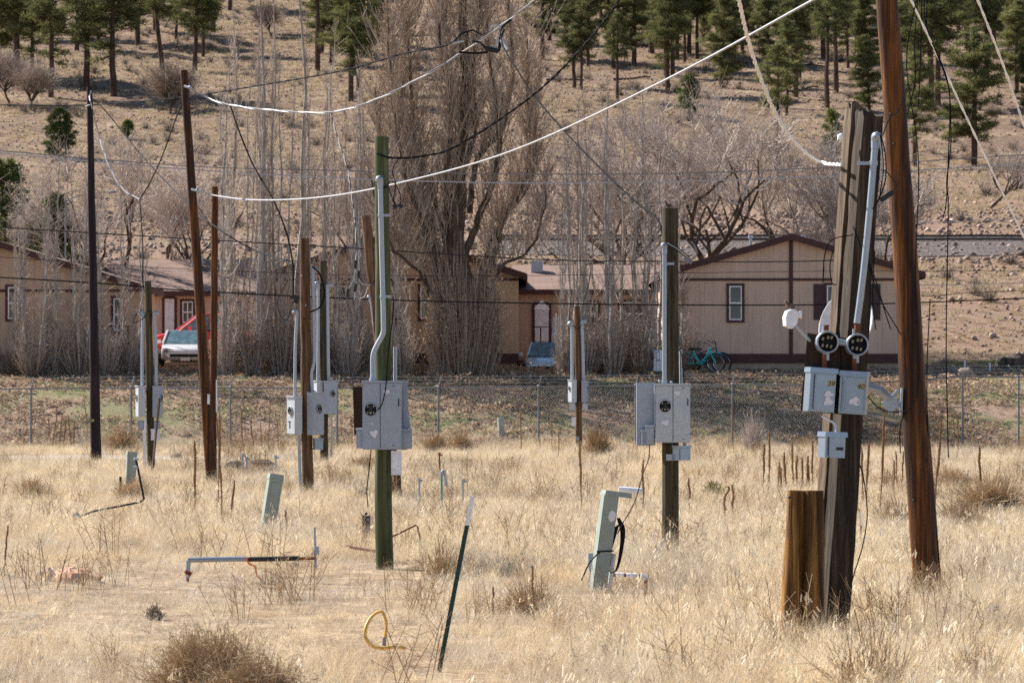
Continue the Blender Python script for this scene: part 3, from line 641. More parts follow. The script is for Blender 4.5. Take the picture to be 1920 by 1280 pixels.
side_house('tan long mobile home with shingled roof behind the red and white cars', 176, 480, 126.0, 486, 546, M['siding'],
    [('w', 352, 585, 20, 40), ('door', 318, 560, 640, 18), ('w', 430, 590, 34, 40)])
# porch at the pale door: small peaked canopy, rail
px_, Yp = PX(1016, 119.6), 119.6; gz = H1(px_, Yp)
pr = root('porch', 'small white peaked porch with dark handrail in front of the pale door', 'porch', (px_, Yp, gz))
zt = PZ(562, Yp)
MB().add([(px_ - .3, Yp, zt - .35), (px_ + .3, Yp, zt - .35), (px_, Yp, zt), (px_ - .3, Yp + .12, zt - .35), (px_ + .3, Yp + .12, zt - .35), (px_, Yp + .12, zt)], [(0, 1, 2), (5, 4, 3)]).add([(px_ - .3, Yp, zt - .35), (px_, Yp, zt), (px_, Yp + .12, zt), (px_ - .3, Yp + .12, zt - .35), (px_ + .3, Yp, zt - .35), (px_ + .3, Yp + .12, zt - .35)], [(0, 1, 2, 3), (1, 4, 5, 2)]).build('gable', M['white'], pr)
MB().box((px_, Yp, gz + .3), (1.3, 1.2, .6)).build('platform', M['skirt'], pr)
MB().tube([(px_ - .05, Yp - .5, gz + .5), (px_ - .05, Yp - .5, gz + 1.55)], .025, 6).tube([(px_ - .3, Yp - .5, gz + 1.55), (px_ + .35, Yp - .5, gz + 1.55), (px_ + .35, Yp - .5, gz + .5)], .025, 6).build('handrail', M['black'], pr)
# ---------------------------------------------------------------- cars
def paint(name, c):
    m = N(name); m.col(c, .25, .1, .5); m.b.inputs['Coat Weight'].default_value = .6; return m.m
def car(label, loc, rz, c, tall=0.0, name='parked_car', L_=4.5, W_=1.78, cat='car', hood=.42):
    r = root(name, label, cat, loc, rz, None, local=True)
    # x forward; stations: x, zlow, zbelt, half width
    st = [(-.50, .42, .80 + tall * .4, .74), (-.485, .30, .93 + tall * .4, .82), (-.40, .24, .97 + tall * .3, .88), (-.2, .22, .95 + tall * .2, .89), (.0, .22, .94 + tall * .2, .89), (.17, .22, .93 + tall * .2, .89), (.30, .22, .86 + tall * .25, .88), (.42, .25, .78 + tall * .25, .85), (.485, .30, .68 + tall * .2, .78), (.5, .38, .58 + tall * .2, .70)]
    V = []; n = 10
    for x, z0, z1, hw in st:
        hw *= W_ / 1.78; zm = z0 + (z1 - z0) * .55
        V += [(x * L_, -hw * .86, z0), (x * L_, -hw, z0 + .1), (x * L_, -hw, zm), (x * L_, -hw * .95, z1 - .05), (x * L_, -hw * .8, z1), (x * L_, hw * .8, z1), (x * L_, hw * .95, z1 - .05), (x * L_, hw, zm), (x * L_, hw, z0 + .1), (x * L_, hw * .86, z0)]
    f = [(i * n + j, i * n + (j + 1) % n, (i + 1) * n + (j + 1) % n, (i + 1) * n + j) for i in range(len(st) - 1) for j in range(n)]
    b = MB().add(V, f); b.add(V[:n], [tuple(range(n))]); b.add(V[-n:], [tuple(range(n))[::-1]])
    pm = paint(label.split()[0] + '_car_paint', c); b.build('body', pm, r, smooth='auto')
    zb, zr = .93 + tall * .3, 1.42 + tall
    cab = [(-.40 if tall < .2 else -.47, zb, .80), (-.30 if tall < .2 else -.42, zr - .04, .62), (-.1, zr, .64), (.06, zr - .02, .62), (.22 + hood * .05, zb - .02, .80)]
    G_ = []; 
    for x, z, hw in cab: G_ += [(x * L_, -hw * W_ / 1.78, z), (x * L_, hw * W_ / 1.78, z)]
    # roof skin (paint) and glass
    rf = MB(); rf.add([G_[2], G_[3], G_[5], G_[4]], [(0, 1, 2, 3)]).add([G_[4], G_[5], G_[7], G_[6]], [(0, 1, 2, 3)])
    xr = [(cab[i][0] * L_, cab[i][1]) for i in range(5)]
    rf.build('roof', pm, r)
    gl = MB(); gl.add([G_[0], G_[1], G_[3], G_[2]], [(0, 1, 2, 3)]).build('rear_window', M['carglass'], r)
    MB().add([G_[6], G_[7], G_[9], G_[8]], [(0, 1, 2, 3)]).build('windscreen', M['carglass'], r)
    for s_ in (0, 1):
        base = lambda x: (x * L_, (-1 if s_ == 0 else 1) * .80 * W_ / 1.78, zb)
        pts = [base(cab[0][0]), G_[2 + s_], G_[4 + s_], G_[6 + s_], base(cab[4][0])]
        MB().add(pts, [(0, 1, 2, 3, 4)] if s_ else [(4, 3, 2, 1, 0)]).build('side_window', M['carglass'], r)
        y = (-1 if s_ == 0 else 1) * .81 * W_ / 1.78
        pl = MB()
        for i in range(1, 5):
            a_, b_ = pts[i - 1], pts[i]
            if i in (1, 2, 3, 4): pl.tube([a_, b_], .035, 5)
        pl.tube([((-.02) * L_, y * .8, zr - .03), ((-.03) * L_, y, zb)], .04, 5).build('pillar', pm, r)
        MB().box((.16 * L_, (-1 if s_ == 0 else 1) * .98, zb + .06), (.12, .2, .13)).build('mirror', pm, r)
        MB().ball((.485 * L_, (-1 if s_ == 0 else 1) * .62 * W_ / 1.78, .64 + tall * .2), (.07, .17, .08)).build('headlight', M['chrome'], r)
    for sx in (-1, 1):
        for sy in (-1, 1):
            x, y = sx * .30 * L_, sy * .86 * W_ / 1.78
            wl = MB().tube([(x, y - .11, .32), (x, y + .11, .32)], .33, 18).build('wheel', M['rubber'], r)
            MB().tube([(x, y - .115, .32), (x, y + .115, .32)], .2, 14).build('rim', M['chrome'], wl)
    MB().box((.5 * L_, 0, .46), (.06, 1.1, .12)).build('grille', M['black'], r)
    MB().box((.505 * L_, 0, .33), (.03, .34, .12)).build('number_plate', M['white'], r)
    return r
x = PX(336, 117.5); car('white saloon car parked facing the camera in front of the red car', (x, 119.5, H1(x, 119.5) + .02), R_(-84), (.72, .74, .76))
x = PX(380, 121); car('red car parked side on behind the white car', (x, 122.0, H1(x, 122) + .45), R_(192), (.62, .02, .025), .18, L_=4.3)
x = PX(1020, 117); car('pale blue minivan parked nose on beside the giant tree', (x, 115.5, H1(x, 115.5) - .32), R_(-93), (.42, .62, .76), .12, L_=4.0, W_=1.5).scale = (.86,) * 3
x = PX(1072, 117); pv = root('garden_panel', 'weathered pale grey panel leaning beside the blue minivan', 'panel', (x, 116, H1(x, 116)))
MB().box((PX(1048, 116), 116, H1(x, 116) + .95), (.55, .05, 1.9), ry=.05).build('panel', M['galv'], pv)
MB().box((PX(1040, 116), 115.96, H1(x, 116) + 1.0), (.05, .06, 2.1), ry=.05).build('frame', M['white'], pv)
x = PX(1233, 110.5); g = H1(x, 110.5); ac = root('slatted_crate', 'white slatted plastic crate standing behind the conduit pole', 'crate', (x, 110.5, PZ(697, 110.5)))
MB().box((x, 110.5, PZ(676, 110.5)), (.30, .4, .72)).build('body', M['whiteb'], ac)
for k in range(3): MB().box((x - .1 + k * .1, 110.28, PZ(676, 110.5)), (.045, .04, .66)).build('slat', M['white'], ac)
# ---------------------------------------------------------------- bicycles
def bike(label, loc, rz, pm, cruiser=True, lean=0.12):
    r = root('bicycle', label, 'bicycle', loc, rz, 'bicycles beside the gabled house', local=True); r.rotation_euler = (lean, 0, rz)
    R = .33; xr, xf = -.52, .55
    for x in (xr, xf):
        an = np.linspace(0, 2 * math.pi, 33); p = np.stack([x + np.cos(an) * R, np.zeros(33), R + np.sin(an) * R], 1)
        wl = MB().tube(p, .026, 8, cap=False).build('wheel', M['rubber'], r)
        p2 = np.stack([x + np.cos(an) * (R - .035), np.zeros(33), R + np.sin(an) * (R - .035)], 1)
        MB().tube(p2, .012, 6, cap=False).build('rim', M['chrome'], wl)
        t = np.linspace(0, 2 * math.pi, 19)[:-1]
        MB().segs(np.tile([(x, 0, R)], (18, 1)), np.stack([x + np.cos(t) * .3, np.where(np.arange(18) % 2, .01, -.01), R + np.sin(t) * .3], 1), .0015, .0015).tube([(x, -.05, R), (x, .05, R)], .02, 8).build('spokes', M['chrome'], wl)
    bb = (-.08, 0, .30); hd = (.36, 0, .86); hb = (.39, 0, .70); sc_ = (-.20, 0, .68)
    fr = MB()
    fr.tube(smooth_path([sc_, (-.02, 0, .38), (.18, 0, .52), hd]) if cruiser else [sc_, hd], .019, 8)
    fr.tube(smooth_path([bb, (.05, 0, .31), (.25, 0, .48), hb]), .021, 8).tube([bb, (-.23, 0, .78)], .018, 8)
    for y in (-.05, .05): fr.tube([bb, (xr, y, R)], .012, 6).tube([sc_, (xr, y, R)], .010, 6)
    fr.tube([hb, hd], .026, 8).build('frame', pm, r, smooth=True)
    fk = MB(); fk.tube([(.35, 0, .90), (.40, 0, .68)], .018, 8)
    for y in (-.05, .05): fk.tube(smooth_path([(.40, y, .68), (.46, y, .5), (xf, y, R)]), .013, 6)
    fk.build('fork', pm, r)
    MB().tube(smooth_path([(.20, -.33, 1.08), (.30, -.28, 1.06), (.36, -.06, .98), (.35, 0, .93), (.36, .06, .98), (.30, .28, 1.06), (.20, .33, 1.08)]), .013, 6).build('handlebar', M['black'], r)
    sd = MB(); sd.ball((-.27, 0, .83), (.15, .10, .04)).tube([(-.23, 0, .76), (-.25, 0, .82)], .014, 6); sd.build('saddle', M['rubber'], r)
    MB().box((-.3, .06, .32), (.46, .02, .08)).build('chain_guard', pm, r)
    MB().tube([bb, (-.02, .09, .16)], .01, 5).tube([bb, (-.14, -.09, .44)], .01, 5).box((-.02, .13, .15), (.09, .08, .02)).box((-.14, -.13, .45), (.09, .08, .02)).build('crank', M['black'], r)
    an = np.linspace(R_(40), R_(170), 12)
    for x, a0, a1 in ((xf, 50, 150), (xr, 30, 175)):
        t = np.linspace(R_(a0), R_(a1), 12); MB().tube(np.stack([x + np.cos(t) * .37, 0 * t, R + np.sin(t) * .37], 1), .016, 6).build('mudguard', pm, r)
    return r
zb = H1(PX(1315, 112), 112.2)
bike('turquoise cruiser bicycle leaning in front of the navy one by the gabled house', (PX(1313, 112.1), 112.0, zb), R_(-14), M['turq'], True)
bike('navy bicycle with black bars parked behind the turquoise one', (PX(1324, 112.4), 112.45, zb), R_(-6), M['navy'], False, .10)
# ---------------------------------------------------------------- trees
def unit(v): return v / (np.linalg.norm(v, axis=-1, keepdims=True) + 1e-9)
def poplar_parts(seed, H, stems=5, rbase=.05, spread=.35, dens=1.0, leafy_=1.0, skirt=1.0, fan=.0, bigstem=1.0):
    """fastigiate bare tree: returns (limbs MB, twigs MB)"""
    r = np.random.RandomState(seed); limbs = MB(); tw = MB()
    for si in range(stems):
        h = H * (1 if si == 0 else r.uniform(.45, .97)); a = r.uniform(0, 6.28); sp = spread * (0.1 if si == 0 else r.uniform(.4, 1)); rb = rbase * (1.25 * bigstem if si == 0 else r.uniform(.5, .9))
        nn = max(6, int(h / .8)); t = np.linspace(0, 1, nn); p = np.zeros((nn, 3))
        off = np.array([math.cos(a), math.sin(a), 0]); w_ = np.cumsum(r.normal(0, .06, (nn, 2)), 0)
        p[:, :2] = off[:2] * (.12 + sp * (1 - np.exp(-t * 4)))[:, None] + w_ * (.8 + fan); p[:, 2] = t * h - .1
        rad = rb * (1 - t) ** .8 + .008
        limbs.tube(p, rad, 6, cap=False, a=r.uniform(.3, .8))
        nb = int(h * 5.0 * dens); tb = np.sort(r.beta(1.05, 1.0, nb)) * .97 + .015
        P0 = np.stack([np.interp(tb, t, p[:, k]) for k in range(3)], 1); az = r.uniform(0, 6.28, nb)
        Ln = (.35 + .9 * r.rand(nb)) * (1.15 - tb * .75) * (1 + fan * 1.5); tilt = r.uniform(.2, .8, nb) * (1 + fan * .5)
        d = unit(np.stack([np.cos(az) * tilt, np.sin(az) * tilt, np.ones(nb)], 1)); br = (.009 + .009 * r.rand(nb)) * (1.1 - tb * .6)
        v = np.clip(r.normal(.5, .2, nb), 0, 1)
        M1 = P0 + d * (Ln * .5)[:, None]; d2 = unit(d + np.array([0, 0, .5]) + r.normal(0, .12, (nb, 3))); M2 = M1 + d2 * (Ln * .5)[:, None]
        tw.segs(P0, M1, br, br * .75, 3, 0, v).segs(M1, M2, br * .75, br * .35, 3, 0, v)
        for rep in range(int(3.2 * dens) + 1):
            q = r.rand(nb); S = np.where((q < .5)[:, None], P0 + (M1 - P0) * (q * 2)[:, None], M1 + (M2 - M1) * (q * 2 - 1)[:, None])
            dd = unit(d2 * .8 + np.array([0, 0, .6]) + r.normal(0, .42, (nb, 3))); l = r.uniform(.12, .5, nb) * (1 + fan)
            vv = np.clip(v + r.normal(0, .2, nb), 0, 1); E = S + dd * l[:, None]; tw.segs(S, E, .006, .0035, 3, 0, vv)
            if leafy_ > .4 and rep % 2 == 0:
                kk = r.rand(nb) < .28 * leafy_; m_ = kk.sum()
                if m_: u = unit(r.normal(0, 1, (m_, 3))); w2 = unit(np.cross(u, r.normal(0, 1, (m_, 3)))); tw.quads(E[kk], u * .026, w2 * .018, 1, np.clip(r.normal(.5, .25, m_), 0, 1))
    if skirt:
        n = int(120 * skirt); a = r.uniform(0, 6.28, n); q = np.sqrt(r.rand(n)) * (.30 + spread * .5) * (1 + fan)
        P0 = np.stack([np.cos(a) * q * .5, np.sin(a) * q * .5, np.full(n, -.08)], 1); h = r.uniform(.6, 2.6, n) * (.8 + .3 * H / 12)
        E = P0 + np.stack([np.cos(a) * q * .9, np.sin(a) * q * .9, h], 1) + r.normal(0, .08, (n, 3)); Mi = P0 + (E - P0) * .5 + r.normal(0, .06, (n, 3)); v = np.clip(r.normal(.4, .2, n), 0, 1)
        tw.segs(P0, Mi, .011, .009, 3, 0, v).segs(Mi, E, .009, .003, 3, 0, v)
        for k in range(7):
            s_ = r.rand(n); S = P0 + (E - P0) * s_[:, None]; EE = S + unit(r.normal(0, .5, (n, 3)) + np.array([0, 0, .9])) * r.uniform(.1, .35, n)[:, None]
            tw.segs(S, EE, .005, .003, 3, 0, v)
            kk = r.rand(n) < .8 * leafy_ * np.clip(1.1 - s_ * h / 3.0, .1, 1); m_ = kk.sum()
            if m_: u = unit(r.normal(0, 1, (m_, 3))); w2 = unit(np.cross(u, r.normal(0, 1, (m_, 3)))); tw.quads(EE[kk], u * .035, w2 * .025, 1, np.clip(r.normal(.42, .25, m_), 0, 1))
    return limbs, tw
def copy_thing(proto, loc, rz, sc, label, group=None):
    r = proto.copy(); C.objects.link(r); r.location = loc; r.rotation_euler = (0, 0, rz); r.scale = sc; r['label'] = label
    if group: r['group'] = group
    for ch in list(proto.children):
        c = ch.copy(); C.objects.link(c); c.parent = r
        for g_ in ch.children: d = g_.copy(); C.objects.link(d); d.parent = c
    return r
USED = {}
def put(key, loc, rz, sc, label, group):
    p = PROTO[key]
    if not USED.get(key):
        USED[key] = 1; p.location = loc; p.rotation_euler = (0, 0, rz); p.scale = sc; p['label'] = label; p['group'] = group; return p
    return copy_thing(p, loc, rz, sc, label, group)
PROTO = {}
PV = [dict(H=12, stems=4, spread=.35, dens=1.0), dict(H=12, stems=6, spread=.5, dens=1.0), dict(H=12, stems=3, spread=.3, dens=.9, rbase=.075), dict(H=12, stems=5, spread=.6, dens=1.15), dict(H=12, stems=4, spread=.4, dens=1.2)]
for k, q in enumerate(PV):
    r = root('poplar_tree', '', 'tree', (0, 0, 0), local=True)
    a, b = poplar_parts(500 + k, **q); a.build('trunk', M['palebark'], r, smooth=True, attr=True); b.build('crown', [M['twig_pale'], M['deadleaf']], r, attr=True); PROTO['pop%d' % k] = r
# (px, top py, Y, variant, width factor, phrase)
POPS = [(62, 330, 109.6, 1, 1.0, 'in front of the small white window of the first tan house'), (100, 300, 110.4, 4, 1.1, 'beside the vents of the first tan house'), (150, 310, 110.0, 1, 1.15, 'behind the thin blackish pole'),
    (196, 330, 109.8, 0, 1.0, 'just past the thin blackish pole'), (243, 370, 110.6, 3, .9, 'next to the entry steps'), 
    (425, 150, 110.4, 4, 1.0, 'first beyond the orange pole pair'), (448, 60, 111.6, 1, .9, 'second beyond the orange pole pair'),
    (474, -40, 110.2, 2, 1.0, 'with a straight pale trunk, third beyond the orange pole pair'), (505, 110, 111.8, 4, .9, 'fourth beyond the orange pole pair'), (528, 20, 110.8, 3, .9, 'touching the edge of the brown gabled house'), (554, -60, 111.8, 2, 1.05, 'with the tallest pale trunk behind the brown meter pole'),
    (592, 190, 110.4, 1, .85, 'between the brown and olive meter poles'), (624, 120, 111.6, 4, .9, 'in front of the window of the brown gabled house'), (655, 200, 110.2, 0, .9, 'behind the dangling cable splices'), (682, 160, 111.4, 3, .9, 'behind the leaning brown stub pole'),
    (752, 260, 110.8, 1, .9, 'just beyond the tall green pole'), (1058, 230, 110.4, 4, .6, 'beside the blue minivan'), (1074, 190, 111.4, 2, .9, 'behind the thin pole with two small boxes'),
    (1100, 170, 110.6, 3, .8, 'just beyond the thin pole with two small boxes'), (1128, 200, 111.6, 1, .9, 'in front of the darker window of the pinkish house'), (1150, 160, 110.2, 2, .85, 'with pale trunk before the pinkish house wall'), (1178, 180, 111.4, 4, .9, 'in front of the wide window of the pinkish house'),
    (1205, 170, 110.6, 0, .9, 'between the wide window and the conduit pole'), (1226, 240, 111.8, 3, .8, 'immediately before the tall conduit pole'), (1286, 330, 112.3, 0, .8, 'at the corner of the gabled house above the bicycles'), (20, 400, 110.8, 0, .7, 'at the picture edge by the first tan house')]
rs = np.random.RandomState(21)
for px, top, Y, k, wf, ph in POPS:
    x = PX(px, Y); g = H1(x, Y); h = PZ(top - (70 if 400 < px < 700 else 10), Y) - g; s_ = h / 12; wv = wf * rs.uniform(.95, 1.2)
    put('pop%d' % k, (x, Y, g), rs.uniform(0, 6.28), (wv, wv, s_), 'bare slender poplar ' + ph, 'bare poplars in front of the houses')
# the giant old poplar
def giant():
    r = np.random.RandomState(77); Y = 110.9; x0 = PX(868, Y); g = H1(x0, Y)
    rt = root('old_poplar_tree', 'giant old bare poplar with dark trunk, fan of upright limbs and shaggy skirt of shoots', 'tree', (x0, Y, g), local=True)
    lb = MB(); tw = MB()
    def limb(p, rad, sides=8, a=.5): pp = smooth_path(p, 6); pp = pp + np.vstack([np.zeros(3), np.cumsum(r.normal(0, .03, (len(pp) - 1, 3)), 0)]); lb.tube(pp, rad, sides, cap=False, a=a, wob=.12); return pp
    U = lambda px, py, dy=0: np.array([PX(px, Y) - x0, dy, PZ(py, Y) - g])
    main = [limb([U(868, 705), U(872, 560), U(862, 470), U(866, 380), U(872, 300), U(880, 200), U(873, 100), U(873, 0), U(870, -120)], [.46, .38, .33, .27, .22, .19, .16, .12, .08], 14)]
    subs = [([(850, 700), (815, 560), (800, 470), (770, 380), (745, 260), (735, 150), (728, 20)], .2), ([(855, 690), (835, 520), (805, 420), (790, 330), (783, 200), (775, 60), (770, -60)], .22), ([(865, 560), (840, 440), (835, 330), (845, 210), (822, 100), (815, -60)], .2),
            ([(870, 480), (900, 400), (925, 320), (925, 230), (912, 120), (905, -20)], .2), ([(880, 640), (915, 520), (945, 430), (975, 380), (990, 290), (985, 180), (978, 60)], .2), ([(875, 560), (915, 470), (955, 400), (1000, 340), (1012, 250), (1010, 160)], .15),
            ([(880, 400), (905, 300), (945, 250), (960, 160), (950, 40), (948, -70)], .16), ([(862, 420), (850, 330), (870, 260), (850, 150), (840, 30), (845, -80)], .14), ([(845, 640), (800, 540), (765, 450), (735, 370), (718, 270), (706, 170)], .14), ([(868, 330), (895, 230), (890, 120), (900, 20), (893, -80)], .12),
            ([(840, 480), (812, 380), (765, 300), (752, 200), (752, 80), (745, -50)], .13), ([(905, 560), (935, 500), (985, 470), (1018, 400), (1022, 330)], .11), ([(835, 600), (790, 510), (745, 470), (722, 400), (700, 330)], .1)]
    for k, (pl, rd) in enumerate(subs):
        dy = np.linspace(0, r.uniform(-1.6, 1.6), len(pl)); main.append(limb([U(a, b, c) for (a, b), c in zip(pl, dy)], np.linspace(rd * .7, .022, 7), 8, r.rand()))
    for mi, pp in enumerate(main):
        L_ = np.linalg.norm(np.diff(pp, axis=0), axis=1).sum(); nb = int(L_ * 16)
        t0 = .28 if mi == 0 else .18; tb = r.uniform(t0, 1, nb); tt = np.linspace(0, 1, len(pp)); P0 = np.stack([np.interp(tb, tt, pp[:, k]) for k in range(3)], 1)
        az = r.uniform(0, 6.28, nb); ti = r.uniform(.15, .9, nb); d = unit(np.stack([np.cos(az) * ti, np.sin(az) * ti, np.ones(nb)], 1)); Ln = r.uniform(.5, 2.8, nb)
        v = np.clip(r.normal(.42, .2, nb), 0, 1); br = r.uniform(.010, .030, nb); Pv = P0; dd = d
        for q in range(3):
            Pn = Pv + dd * (Ln / 3)[:, None]; tw.segs(Pv, Pn, br * (1 - q * .28), br * (.72 - q * .25), 3, 0, v)
            for rep in range(3):
                s_ = r.rand(nb)[:, None]; S = Pv + (Pn - Pv) * s_; E = S + unit(dd * .7 + np.array([0, 0, .5]) + r.normal(0, .4, (nb, 3))) * r.uniform(.15, .6, nb)[:, None]; tw.segs(S, E, .0065, .004, 3, 0, np.clip(v + r.normal(0, .15, nb), 0, 1))
                kk = r.rand(nb) < .45; m_ = kk.sum(); u = unit(r.normal(0, 1, (m_, 3))); w2 = unit(np.cross(u, r.normal(0, 1, (m_, 3)))); tw.quads(E[kk], u * .032, w2 * .022, 1, np.clip(r.normal(.45, .25, m_), 0, 1))
            Pv = Pn; dd = unit(dd + np.array([0, 0, .18]) + r.normal(0, .12, (nb, 3)))
    # skirt of shoots
    n = 1100; a = r.uniform(0, 6.28, n); q = r.uniform(.45, 1.0, n); wx = 1.15
    P0 = np.stack([np.cos(a) * q * wx, np.sin(a) * q * .8, np.full(n, -.1) + (r.rand(n) ** 2) * 3.0], 1); h = r.uniform(.6, 2.4, n)
    E = P0 + np.stack([np.cos(a) * r.uniform(0, .55, n), np.sin(a) * .3, h], 1) + r.normal(0, .08, (n, 3)); v = np.clip(r.normal(.36, .2, n), 0, 1)
    tw.segs(P0, E, .012, .004, 3, 0, v)
    for k in range(5):
        s_ = r.rand(n); S = P0 + (E - P0) * s_[:, None]; EE = S + unit(r.normal(0, .55, (n, 3)) + np.array([0, 0, .7])) * r.uniform(.1, .4, n)[:, None]; tw.segs(S, EE, .006, .003, 3, 0, v)
        kk = r.rand(n) < np.clip(.75 - P0[:, 2] * .12, .2, 1); m_ = kk.sum(); u = unit(r.normal(0, 1, (m_, 3))); w2 = unit(np.cross(u, r.normal(0, 1, (m_, 3)))); tw.quads(EE[kk], u * .038, w2 * .026, 1, np.clip(r.normal(.36, .22, m_), 0, 1))
    lb.build('trunk', M['darkbark'], rt, smooth=True); tw.build('crown', [M['twig'], M['deadleaf']], rt, attr=True)
giant()
# spreading bare trees
def spreading(seed, H, W, rb, lev=4, twm='twig_pale', bk='darkbark', nlimb=5, fork=.25, up=.35):
    r = np.random.RandomState(seed); lb = MB(); tw = MB(); rt = root('bare_tree', '', 'tree', (0, 0, 0), local=True)
    def go(p, d, L_, rad, l):
        n = 4; pts = [p]; q = p; dd = d
        for i in range(n): dd = unit(dd + r.normal(0, .2, 3) + np.array([0, 0, .07])); q = q + dd * L_ / n; pts.append(q)
        pts = np.array(pts); (lb if l < 3 else tw).tube(pts, np.linspace(rad, rad * .55, n + 1), 6 if l < 3 else 3, cap=False, a=r.rand())
        if l >= lev:
            m_ = 9; i = r.randint(1, n + 1, m_); S = pts[i]; E = S + unit(dd + r.normal(0, .6, (m_, 3)) + np.array([0, 0, .2])) * r.uniform(.2, .8, m_)[:, None]; v = r.rand(m_); tw.segs(S, E, .009, .004, 3, 0, v)
            E2 = E + unit(r.normal(0, .6, (m_, 3)) + dd) * r.uniform(.1, .4, m_)[:, None]; tw.segs(E, E2, .005, .003, 3, 0, v); return
        nc = r.randint(3, 5) if l else nlimb
        for k in range(nc):
            i = r.randint(2, n + 1) if l else n; a = r.uniform(0, 6.28); o = np.array([math.cos(a), math.sin(a), up])
            go(pts[i], unit(dd * (.8 if l else .5) + unit(o) * r.uniform(.5, .9)), L_ * r.uniform(.6, .82) * (1.0 if l else W), rad * r.uniform(.45, .65), l + 1)
    go(np.array([0, 0, -.2]), np.array([r.normal(0, .06), r.normal(0, .06), 1.]), H * fork, rb, 0)
    V = np.concatenate([np.concatenate(lb.V), np.concatenate(tw.V)]); sc = H / V[:, 2].max(); lb.V = [v * sc for v in lb.V]; tw.V = [v * sc for v in tw.V]
    lb.build('trunk', M[bk], rt, smooth=True); tw.build('crown', M[twm], rt, attr=True); return rt
def place(rt, px, Y, label, group=None, rz=0, sc=1):
    x = PX(px, Y); rt.location = (x, Y, H1(x, Y)); rt.rotation_euler[2] = rz; rt.scale = (sc,) * 3; rt['label'] = label
    if group: rt['group'] = group
gB = 'bare spreading trees behind the houses'
place(spreading(31, 11.6, 1.15, .15, 4), 1345, 133, 'wide bare pale tree rising behind the gabled house above the bicycles', gB)
place(spreading(32, 10.6, 1.2, .14, 4), 1500, 134, 'wide bare tree spreading above the roof ridge of the trimmed gabled house', gB)
place(spreading(33, 9.2, 1.0, .13, 4), 1655, 131, 'bare tree with dark limbs seen between the split beam and the big orange pole', gB)
place(spreading(34, 9.8, 1.0, .12, 4), 275, 129, 'bare crooked tree between the blackish pole and the tall orange pole', gB)
place(spreading(35, 9.4, 1.0, .11, 4), 380, 131, 'bare crooked tree behind the short orange stub pole', gB)
place(spreading(36, 11.2, .9, .12, 4), 1245, 132, 'bare grey tree directly behind the tall conduit pole', gB)
place(spreading(37, 9.5, .9, .1, 4), 1120, 136, 'bare grey tree rising over the roof of the pinkish house', gB)
place(spreading(38, 9.6, .9, .1, 4), 640, 133, 'bare grey tree rising over the hidden brown house roof', gB)
place(spreading(39, 4.6, .9, .08, 3), 1856, 205, 'small bare round tree alone on the terrace above the rail bed')
hs = 'bare grey shrubs on the hillside'
for k, (px, py, h_, lb_) in enumerate([(20, 195, 6, 'grey bare thicket at the hill edge under the first pines'), (55, 205, 5, 'grey bare thicket beside the first pines, slightly lower one'), (318, 215, 5.5, 'grey purplish bare shrub clump right above the tall orange pole'), (510, 70, 5, 'thin bare shrub high on the open yellow slope'), (1400, 60, 4, 'small bare shrub among the upper pines')]):
    t_ = spreading(50 + k, h_, 1.1, .05, 3, 'twig', 'darkbark', 9, .1, .9); p = hillpt(px, py); t_.location = p; t_.name = 'bare_shrub'; t_['category'] = 'shrub'; t_['label'] = lb_; t_['group'] = hs; t_.scale = (1.2, 1.2, 1)
